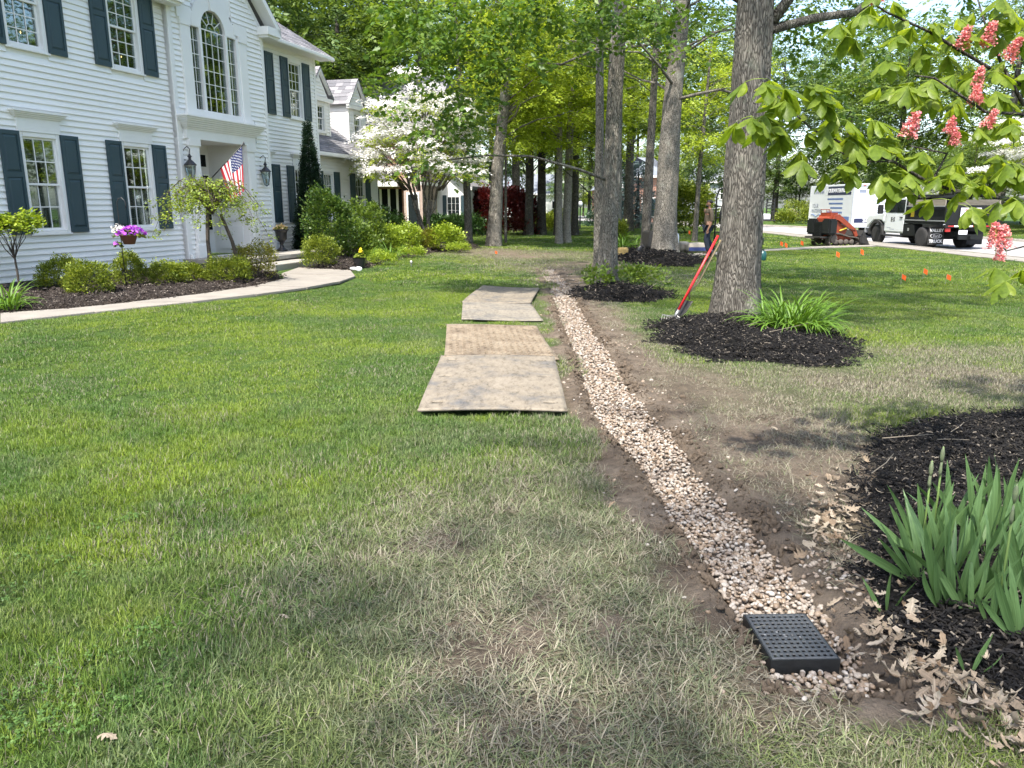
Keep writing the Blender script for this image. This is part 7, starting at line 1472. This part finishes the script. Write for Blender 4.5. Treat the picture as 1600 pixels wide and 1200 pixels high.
MB().bb((-.006, .25, 2.26), (-.001, 3.3, 2.72)).build('web_band', M_NAVY, tl); letter('YOURWATERPRO.COM', .30, M_WVIN, tl, Matrix.Translation((-.010, 1.78, 2.49)) @ LF, bold=.010); letter('216-815-84', .32, M_GREYT, tl, Matrix.Translation((-.006, 4.6, 2.44)) @ LF, bold=.006); letter('YOUR', .34, M_GREYT, tl, Matrix.Translation((-.006, 5.0, 1.66)) @ LF); letter('WATERPRO', .30, M_GREYT, tl, Matrix.Translation((-.006, 4.75, 1.38)) @ LF)
MB().tube([(-.006, 5.6 - .16 * k, 1.14 + .06 * math.sin(k * 1.0)) for k in range(12)], .02, 4).build('wave_logo', M_LBLUE, tl); [MB().bb((-.005, 1.2, 2.0 - .24 * k), (-.001, 3.3 - .25 * (k % 3), 2.09 - .24 * k)).build('small_print', M_LBLUE, tl) for k in range(4)]; MB().bb((-.006, .25, .68), (-.001, 2.4, 1.12)).build('blue_block', M_LBLUE, tl)
for y in (2.6, 3.5):
    for x in (-.02, 2.37): wheel(tl, x, y, .34, .34, .22)
MB().bb((-.05, 2.1, .70), (.1, 4.0, .78)).build('wheel_guard', M_ALU, tl)
# ---- tracked mini loader (x forward)
M_OR = pm('orange_paint', (.27, .042, .012), (.17, .03, .012), 5, .6); M_TRK = pm('muddy_track', (.10, .085, .07), (.05, .043, .036), 12, .9)
hd_ = Vector((.93, .37)).normalized(); sk = empty('track_loader', G(1304, 384), math.atan2(hd_.y, hd_.x), 'orange and black tracked mini loader with its bucket down', 'loader')
for s in (-1, 1):
    path = []; L = .95
    for a in np.linspace(-math.pi / 2, math.pi / 2, 8): path.append((L / 2 + .15 + .17 * math.cos(a), .18 + .17 * math.sin(a)))
    path += [(.2, .40), (-.3, .52)]
    for a in np.linspace(math.pi * .45, math.pi * 1.5, 9): path.append((-L / 2 - .1 + .2 * math.cos(a), .28 + .24 * math.sin(a) if math.sin(a) > 0 else .18 + .17 * math.sin(a)))
    m_ = MB(); n = len(path)
    for k in range(n):
        a, b_ = Vector(path[k]), Vector(path[(k + 1) % n]); sub = max(1, int((b_ - a).length / .075))
        for j in range(sub): p = a.lerp(b_, j / sub); p2 = a.lerp(b_, (j + .8) / sub); m_.bar((p.x, s * .40, p.y), (p2.x, s * .40, p2.y), .23, .05)
    tr_ = m_.build('track', M_TRK, sk)
    for x in (-.42, -.14, .14, .42): MB().lathe([(.02, -.07), (.10, -.06), (.12, 0), (.10, .06), (.02, .07)], 14, (x, s * .44, .17), 'Y').build('road_wheel', M_TRK, tr_, True)
    MB().lathe([(.02, -.08), (.17, -.06), (.17, .06), (.02, .08)], 14, (-.52, s * .42, .30), 'Y').build('drive_sprocket', M_TRK, tr_)
    MB().prism([(-.55, .28), (.50, .20), (.50, .36), (-.45, .46)], s * .30, s * .34).build('track_frame', M_OR, tr_)
bd = MB(); bd.prism([(-.78, .42), (.15, .42), (.30, .70), (.05, 1.12), (-.55, 1.22), (-.80, 1.12)], -.34, .34); bd.build('body', M_OR, sk, bevel=.03); eng = MB(); [eng.bb((-.98, s * .42 - .24, .48), (-.55, s * .42 + .24, 1.10)) for s in (-1, 1)]; eng.build('engine_cover', M_BLKP, sk, bevel=.06)
gr = MB(); gr.bb((-.985, -.17, .42), (-.80, .17, .98)); [gr.bb((-.995, -.15, .46 + .055 * k), (-.984, .15, .485 + .055 * k)) for k in range(9)]; gr.build('radiator_grille', M_BLKP, sk); MB().bb((-1.22, -.42, .34), (-.78, .42, .40)).build('platform', M_RUST, sk); pn = MB(); pn.bb((-.62, -.28, 1.18), (-.25, .28, 1.34)); pn.tube([(-.62, -.25, 1.34), (-.66, -.25, 1.46), (-.66, .25, 1.46), (-.62, .25, 1.34)], .015, 6); [pn.tube([(-.45, y, 1.34), (-.47, y, 1.45)], .012, 5) for y in (-.12, 0, .12)]; pn.build('control_panel', M_OR, sk)
for s in (-1, 1):
    am = MB(); am.prism([(-.62, 1.02), (-.55, 1.24), (-.30, 1.28), (.62, .70), (.78, .42), (.64, .34), (.48, .58), (-.35, 1.05)], s * .36, s * .43); a_ = am.build('lift_arm', M_OR, sk, bevel=.01); MB().tube([(-.2, s * .395, .62), (.35, s * .395, .78)], .032, 8).build('ram', M_YELL, a_, True)
    MB().tube([(-.2, s * .46, .9), (.2, s * .47, .70), (.6, s * .44, .62)], .014, 6).build('hose', M_BLACK, a_, True)
bk_ = MB(); prof = [(.78, .10), (1.30, .02), (1.30, .05), (.86, .14), (.80, .40), (.92, .62), (.88, .64), (.75, .42)]; bk_.prism(prof, -.58, .58); [bk_.prism([(.78, .10), (1.30, .02), (.92, .63)], s * .58, s * .565) for s in (-1, 1)]; bk_.build('bucket', M_RUST, sk)
letter('SK', .12, M_YELL, sk, Matrix.Translation((-.05, -.345, .80)) @ Matrix.Rotation(R(90), 4, 'X'), shear=.2) if False else None
# ---- open trailer with raised ramp far up the street
ot = empty('utility_trailer', G(1196, 353), .25, 'far open trailer with its ladder ramp raised at the street edge', 'trailer'); d_ = MB(); d_.bb((-2.6, -.9, .4), (.3, .9, .5)); d_.build('deck', M_RUST, ot); rp = MB(); [rp.bb((.3, s * .55 - .04, .45), (.37, s * .55 + .04, 2.15)) for s in (-1, 1)]; [rp.bb((.31, -.55, .6 + .24 * k), (.36, .55, .66 + .24 * k)) for k in range(7)]; rp.build('ramp', M_BLACK, ot); [wheel(ot, -1.2, s * .95, .32, .32, .2, side=s) for s in (-1, 1)]; MB().bb((-1.2, -.5, .5), (.1, .5, .95)).build('load', M_WSACK, ot, bevel=.05)
# ---- mailbox and post lamp
mbx = empty('mailbox', G(1091, 354), 0, 'black mailbox on a post at the far street edge', 'mailbox'); MB().bb((-.06, -.06, 0), (.06, .06, 1.15)).build('post', M_BLACK, mbx); MB().prism([(-.42, 1.15), (.42, 1.15), (.42, 1.40), (-.42, 1.40)], -.12, .12).build('box', M_BLACK, mbx, bevel=.08)
lp = empty('lamp_post', G(906, 358), 0, 'small black post lamp with a white globe on the far lawn', 'lamp'); MB().tube([(0, 0, 0), (0, 0, 1.5)], [.06, .04], 8).build('post', M_BLACK, lp); MB().lathe([(.08, 1.5), (.16, 1.62), (.17, 1.74), (.10, 1.88), (.02, 1.92)], 12).build('globe', M_WVIN, lp, True); MB().lathe([(.12, 1.9), (.08, 1.97), (.01, 2.0)], 10).build('cap', M_BLACK, lp)
# ================================================================== NEIGHBOURING HOUSES
def brick_mat():
    m, t, b, o = newmat('old_brick'); b.inputs['Roughness'].default_value = .9; tc = N(t, 'ShaderNodeTexCoord'); mp = N(t, 'ShaderNodeMapping'); mp.inputs['Rotation'].default_value = (R(90), 0, 0); t.links.new(tc.outputs['Object'], mp.inputs[0]); br = N(t, 'ShaderNodeTexBrick', i_Scale=4.6); t.links.new(mp.outputs[0], br.inputs['Vector']); br.inputs['Color1'].default_value = (.28, .12, .075, 1); br.inputs['Color2'].default_value = (.38, .21, .15, 1); br.inputs['Mortar'].default_value = (.42, .37, .32, 1); br.inputs['Mortar Size'].default_value = .014; t.links.new(br.outputs[0], b.inputs['Base Color']); return m
M_BRICK = brick_mat(); M_GREYH = pm('grey_stucco', (.40, .42, .46), (.35, .37, .40), .6, .85); M_ROOFG = pm('blue_grey_roof', (.20, .22, .25), (.15, .165, .19), 1.5, .9); M_PINK = pm('pale_brick', (.42, .33, .28), (.33, .25, .21), 9, .9, .3, 30)
def simple_house(name, loc, rz, label, w_, d, h, rise, mat, roofmat, wins, quoin=False, cat='house'):
    """gabled house, front at local y=0; wins: (x0,x1,z0,z1,arched)"""
    rt = empty(name, loc, rz, label, cat); MB().bb((-w_ / 2, 0, -1), (w_ / 2, d, h)).build('wall', mat, rt); rf = MB(); o_ = .4; V = [(-w_ / 2 - o_, -o_, h - .05), (w_ / 2 + o_, -o_, h - .05), (w_ / 2 - 2.5, d / 2, h + rise), (-w_ / 2 + 2.5, d / 2, h + rise), (-w_ / 2 - o_, d + o_, h - .05), (w_ / 2 + o_, d + o_, h - .05)]; rf.add(V, [(0, 1, 2, 3), (5, 4, 3, 2), (4, 0, 3), (1, 5, 2), (0, 4, 5, 1)]); rf.build('roof', roofmat, rt); MB().bb((-w_ / 2 - .42, -.46, h - .22), (w_ / 2 + .42, -.02, h - .02)).build('eave', M_TRIM, rt)
    for x0, x1, z0, z1, ar in wins:
        f_ = MB(); f_.bb((x0 - .14, -.08, z0 - .12), (x0, 0, z1 + .12)).bb((x1, -.08, z0 - .12), (x1 + .14, 0, z1 + .12)).bb((x0, -.08, z1), (x1, 0, z1 + .14)).bb((x0, -.08, z0 - .14), (x1, 0, z0)); f_.bb(((x0 + x1) / 2 - .03, -.06, z0), ((x0 + x1) / 2 + .03, -.01, z1)); f_.bb((x0, -.055, (z0 + z1) / 2 - .03), (x1, -.012, (z0 + z1) / 2 + .03))
        if ar:
            n = 10
            for k in range(n): a0, a1 = math.pi * k / n, math.pi * (k + 1) / n; c = (x0 + x1) / 2; r_ = (x1 - x0) / 2; f_.prism([(c + q_ * math.cos(a), z1 + .14 + q_ * math.sin(a)) for q_, a in ((r_, a0), (r_ + .16, a0), (r_ + .16, a1), (r_, a1))], -.08, 0)
        wn = f_.build('window', M_TRIM, rt); MB().bb((x0, -.03, z0), (x1, -.01, z1)).build('pane', M_TINT, wn)
    if quoin:
        for x in (-w_ / 2, w_ / 2 - .5):
            for k in range(int(h / .5)): MB().bb((x + (.0 if k % 2 else .06) - .03, -.06, .5 * k), (x + .5 - (.0 if k % 2 else .12), .02, .5 * k + .44)).build('quoin', M_TRIM, rt)
    return rt
gh = simple_house('grey_house', (32.2, 121, -.5), -.1, 'far grey two-storey house with white corner stones and arched window', 11, 9, 5.6, 3.0, M_GREYH, M_ROOFG, [(-4.1, -2.8, 3.3, 5.0, False), (-4.0, -2.9, .4, 2.0, True), (-.3, 1.2, 3.0, 4.7, True), (.0, 1.0, .3, 2.3, False), (3.2, 4.4, 3.3, 5.0, False)], True)
gb = MB(); gb.prism([(-1.8, 5.6), (2.6, 5.6), (.4, 8.0)], -.3, .2); gb.bb((-1.8, -.3, -1), (2.6, 0, 5.6)) if False else None; gb.build('gable', M_GREYH, gh); MB().bb((-9.5, 1.0, -1), (-5.6, 7, 2.3)).build('side_wing', M_GREYH, gh); MB().prism([(-9.8, 2.3), (-5.4, 2.3), (-5.6, 4.0), (-8.0, 4.2)], .7, 7.2).build('wing_roof', M_ROOFG, gh); [MB().bb((x, .93, .2), (x + .8, .99, 1.5)).build('wing_window', M_TINT, gh) for x in (-8.8, -7.2)]
wp = simple_house('portico_house', (14.6, 92, -.2), 0, 'far house with a white columned portico between the trunks', 9, 8, 3.6, 2.4, M_BRICK, M_ROOFG, [(-3.8, -2.6, .6, 2.4, False), (2.8, 4.0, .6, 2.4, False)]); po = MB(); po.prism([(-2.1, 3.9), (2.1, 3.9), (0, 5.5)], -2.2, 0); po.bb((-2.1, -2.2, 3.5), (2.1, 0, 3.9)); po.build('pediment', M_TRIM, wp); [MB().lathe([(.24, 0), (.2, .3), (.17, 3.3), (.24, 3.5)], 10, (x, -2.0, 0)).build('column', M_TRIM, wp, True) for x in (-1.8, -.8, .8, 1.8)]
simple_house('far_house', (2.0, 104, -.3), 0, 'white house glimpsed far behind the dark trunks', 12, 8, 3.4, 2.6, M_WHITE, M_ROOFG, [(-4.5, -3.3, .5, 2.4, False), (-2.0, -.8, .5, 2.4, False), (.8, 2.0, .5, 2.4, False), (3.3, 4.5, .5, 2.4, False)])
simple_house('brick_lodge', (13.2, 76, -.2), 0, 'small dark red brick house end right of the far spruce', 3.4, 6, 4.6, 1.8, M_BRICK, M_ROOFG, [(-.6, .6, .8, 2.4, False)])
# brick neighbour next to the white house
bh = empty('brick_house', (-8.2, 41.5, .05), R(-8), 'red brick neighbouring house with gabled porch behind the dogwood', 'house')
MB().bb((-7, 0, -.2), (3.05, 9, 5.2)).build('wall', M_BRICK, bh); rf = MB(); rf.add([(-7.5, -.6, 5.1), (4.2, -.6, 5.1), (4.2, 4.5, 8.6), (-7.5, 4.5, 8.6), (4.2, 9.6, 5.1), (-7.5, 9.6, 5.1)], [(0, 1, 2, 3), (4, 5, 3, 2), (0, 3, 5), (1, 4, 2)]); rf.build('roof', M_SHING, bh); MB().bb((-7.5, -.7, 4.95), (4.2, -.05, 5.12)).build('eave', M_TRIM, bh)
pr = MB(); pr.prism([(-.2, 2.75), (2.6, 2.75), (.2, 4.4), (-.6, 4.4)], -1.4, 0); pr.build('porch_roof', M_SHING, bh); MB().bb((-.3, -1.5, 2.5), (2.7, -.02, 2.74)).build('porch_eave', M_TRIM, bh); MB().tube([(1.15, -1.45, 2.55), (.75, -1.4, 2.3), (.75, -1.35, .1)], .06, 8).build('downspout', M_TRIM, bh)
[MB().bb((x, -.06, .1), (x + .12, -.01, 2.4)).build('porch_post', M_TRIM, bh) for x in (1.3, 1.75, 2.2)]; MB().bb((1.0, -.03, .1), (2.5, -.012, 2.4)).build('porch_shade_panel', M_DARK, bh)  # flat near-black panel on the wall paints in the shade under the porch
tw = MB(); tw.bb((3.05, -1.6, -.2), (4.0, 3, 4.6)); tw.build('bay', M_PINK, bh)
for z0, z1 in ((.5, 2.1), (3.0, 4.3)):
    f_ = MB(); f_.bb((3.2, -1.66, z0 - .1), (3.85, -1.601, z1 + .1)); w_ = f_.build('bay_window', M_TRIM, bh); MB().bb((3.28, -1.68, z0), (3.77, -1.661, z1)).build('pane', M_TINT, w_)
wg = MB(); wg.bb((4.0, 1.5, -.2), (5.75, 8, 2.55)); wg.prism([(4.0, 2.55), (5.75, 2.55), (4.0, 4.1)], 1.5, 8); wg.build('white_wing', M_WHITE, bh); MB().prism([(6.0, 2.38), (6.0, 2.56), (4.0, 4.33), (4.0, 4.12)], 1.2, 8.2).build('wing_roof', M_SHING, bh); MB().prism([(5.97, 2.33), (5.97, 2.48), (4.0, 4.22), (4.0, 4.06)], 1.1, 1.25).build('rake_board', M_TRIM, bh)
f_ = MB(); f_.bb((4.55, 1.42, .55), (5.3, 1.499, 2.1)); w_ = f_.build('wing_window', M_TRIM, bh)
for i_ in range(3):
    for j in range(4): MB().bb((4.62 + .21 * i_, 1.40, .63 + .35 * j), (4.62 + .21 * i_ + .185, 1.419, .63 + .35 * j + .32)).build('pane', M_TINT, w_)
[MB().bb((x, 1.44, .5), (x + .2, 1.498, 2.1)).build('wing_shutter', M_SHUT, bh) for x in (4.32, 5.33)]; MB().bb((4.0, -1.9, 2.55), (4.25, 1.4, 2.7)).build('gutter', M_TRIM, bh)
# ================================================================== THE WORKER
def skin_mesh(name, joints, edges, mat, sub=2, parent=None, root=0):
    me = bpy.data.meshes.new(name); me.from_pydata([j[0] for j in joints], edges, []); o = bpy.data.objects.new(name, me); C.objects.link(o); md = o.modifiers.new('s', 'SKIN'); 
    for k, j in enumerate(joints): r_ = j[1]; me.skin_vertices[0].data[k].radius = r_ if hasattr(r_, '__len__') else (r_, r_)
    me.skin_vertices[0].data[root].use_root = True
    m2 = o.modifiers.new('u', 'SUBSURF'); m2.levels = sub; m2.render_levels = sub; bpy.context.view_layer.update(); dg = bpy.context.evaluated_depsgraph_get(); nm = bpy.data.meshes.new_from_object(o.evaluated_get(dg)); bpy.data.objects.remove(o); nm.name = name; nm.materials.clear(); nm.materials.append(mat); nm.polygons.foreach_set('use_smooth', [True] * len(nm.polygons)); o = link(bpy.data.objects.new(name, nm), parent); return o
M_SKIN = pm('skin', (.26, .14, .09), (.22, .115, .075), 8, .5); M_SHIRT = pm('olive_brown_shirt', (.105, .082, .055), (.08, .062, .042), 5, .9, .3, 20); M_JEAN = pm('dark_jeans', (.018, .026, .045), (.012, .017, .03), 8, .9, .3, 30); M_HAIR = pm('black_hair', (.012, .010, .009), None, 20, .7); M_BOOT = pm('work_boot', (.07, .045, .025), (.04, .026, .015), 9, .8)
# walks to the left (local -x), head level, near arm hanging slightly back
pe = empty('person', G(1104, 398), R(8), 'worker in olive-brown shirt and dark jeans walking left past the thick tree', 'person')
J = [((0, 0, .98), (.15, .13)), ((.0, 0, 1.15), (.135, .12)), ((.005, 0, 1.35), (.15, .155)), ((.01, 0, 1.47), (.10, .13)), ((0, 0, 1.54), .055), ((-.015, 0, 1.60), .055), ((-.02, 0, 1.665), (.085, .075)), ((-.015, 0, 1.745), (.075, .068)), ((-.012, 0, 1.775), .04),
     ((.0, -.2, 1.44), .062), ((.03, -.25, 1.16), .046), ((-.06, -.25, .92), .036), ((-.09, -.245, .86), .03), ((.0, .2, 1.44), .062), ((.08, .25, 1.17), .046), ((.02, .26, .93), .036), ((.0, .26, .87), .03),
     ((.0, -.1, .92), .10), ((-.10, -.1, .52), .068), ((.02, -.1, .12), .045), ((.0, .1, .92), .10), ((.05, .1, .50), .066), ((.30, .1, .18), .045)]
E_ = [(0, 1), (1, 2), (2, 3), (3, 4), (4, 5), (5, 6), (6, 7), (7, 8), (3, 9), (9, 10), (10, 11), (11, 12), (3, 13), (13, 14), (14, 15), (15, 16), (0, 17), (17, 18), (18, 19), (0, 20), (20, 21), (21, 22)]
# hands: palm and five bent fingers each, one surface with the arm
def hand(J, E_, w0, ctr, fwd):
    base = len(J); c = Vector(ctr); J.append((tuple(c + Vector((-.005, 0, -.045))), (.028, .018))); E_.append((w0, base))
    for k in range(4):
        p = c + Vector((fwd * (-.030 + .020 * k), 0, -.075)); l = (.062, .072, .068, .052)[k]; a = len(J); J.append((tuple(p), .0095)); J.append((tuple(p + Vector((fwd * -.010, 0, -l * .55))), .0085)); J.append((tuple(p + Vector((fwd * -.028, 0, -l))), .0075)); E_ += [(base, a), (a, a + 1), (a + 1, a + 2)]
    a = len(J); J.append((tuple(c + Vector((fwd * -.040, 0, -.050))), .0095)); J.append((tuple(c + Vector((fwd * -.055, 0, -.085))), .008)); E_ += [(base, a), (a, a + 1)]
hand(J, E_, 12, (-.10, -.245, .85), 1); hand(J, E_, 16, (-.01, .26, .86), 1)
skin_mesh('body', J, E_, M_SKIN, 2, pe)
skin_mesh('shirt', [((0, 0, .93), (.165, .155)), ((0, 0, 1.15), (.15, .14)), ((.005, 0, 1.35), (.165, .17)), ((.01, 0, 1.475), (.10, .14)), ((0, -.205, 1.44), .078), ((.03, -.252, 1.17), .068), ((.0, -.252, 1.08), .062), ((0, .205, 1.44), .078), ((.07, .25, 1.20), .066), ((.075, .252, 1.15), .064)], [(0, 1), (1, 2), (2, 3), (3, 4), (4, 5), (5, 6), (3, 7), (7, 8), (8, 9)], M_SHIRT, 2, pe)
skin_mesh('jeans', [((0, 0, .99), (.155, .145)), ((0, -.1, .90), .115), ((-.10, -.1, .52), .088), ((.02, -.1, .10), .072), ((0, .1, .90), .115), ((.05, .1, .50), .086), ((.30, .1, .17), .068)], [(0, 1), (1, 2), (2, 3), (0, 4), (4, 5), (5, 6)], M_JEAN, 2, pe)
for y, x, z, rt_ in ((-.1, -.03, .0, 0), (.1, .31, .06, .55)):
    b_ = MB(); b_.prism([(-.17, .0), (.09, .0), (.10, .06), (.08, .14), (-.02, .15), (-.08, .09), (-.17, .06)], -.045, .045); b_.build('boot', M_BOOT, pe, bevel=.02, loc=(x, y, z), rot=(0, -rt_, 0))
hr = MB(); V, F_ = ico(3); V = V * np.array([.105, .088, .075]); hr.add([(v[0] + .005, v[1], max(v[2], -.035 if v[0] > 0 else .015) + 1.735) for v in V], [tuple(f) for f in F_]); hr.build('hair', M_HAIR, pe, True)
br_ = MB(); br_.add([(v[0] * .55 - .062, v[1] * .72, v[2] * .55 + 1.612) for v in V], [tuple(f) for f in F_]); br_.build('beard', M_HAIR, pe, True)
fc = MB(); fc.add([(-.098, -.012, 1.672), (-.098, .012, 1.672), (-.122, 0, 1.655), (-.100, 0, 1.70), (-.095, 0, 1.648)], [(0, 2, 3), (2, 1, 3), (0, 4, 2), (4, 1, 2)]); fc.build('nose', M_SKIN, pe)
for s in (-1, 1):
    MB().lathe([(.001, -.010), (.009, -.004), (.009, .004), (.001, .010)], 8, (-.089, s * .03, 1.69)).build('eye', M_HAIR, pe); MB().lathe([(.004, -.03), (.018, -.012), (.02, .012), (.005, .03)], 8, (.0, s * .078, 1.67)).build('ear', M_SKIN, pe)
MB().bb((-.098, -.022, 1.628), (-.09, .022, 1.634)).build('mouth', M_REDL, pe)
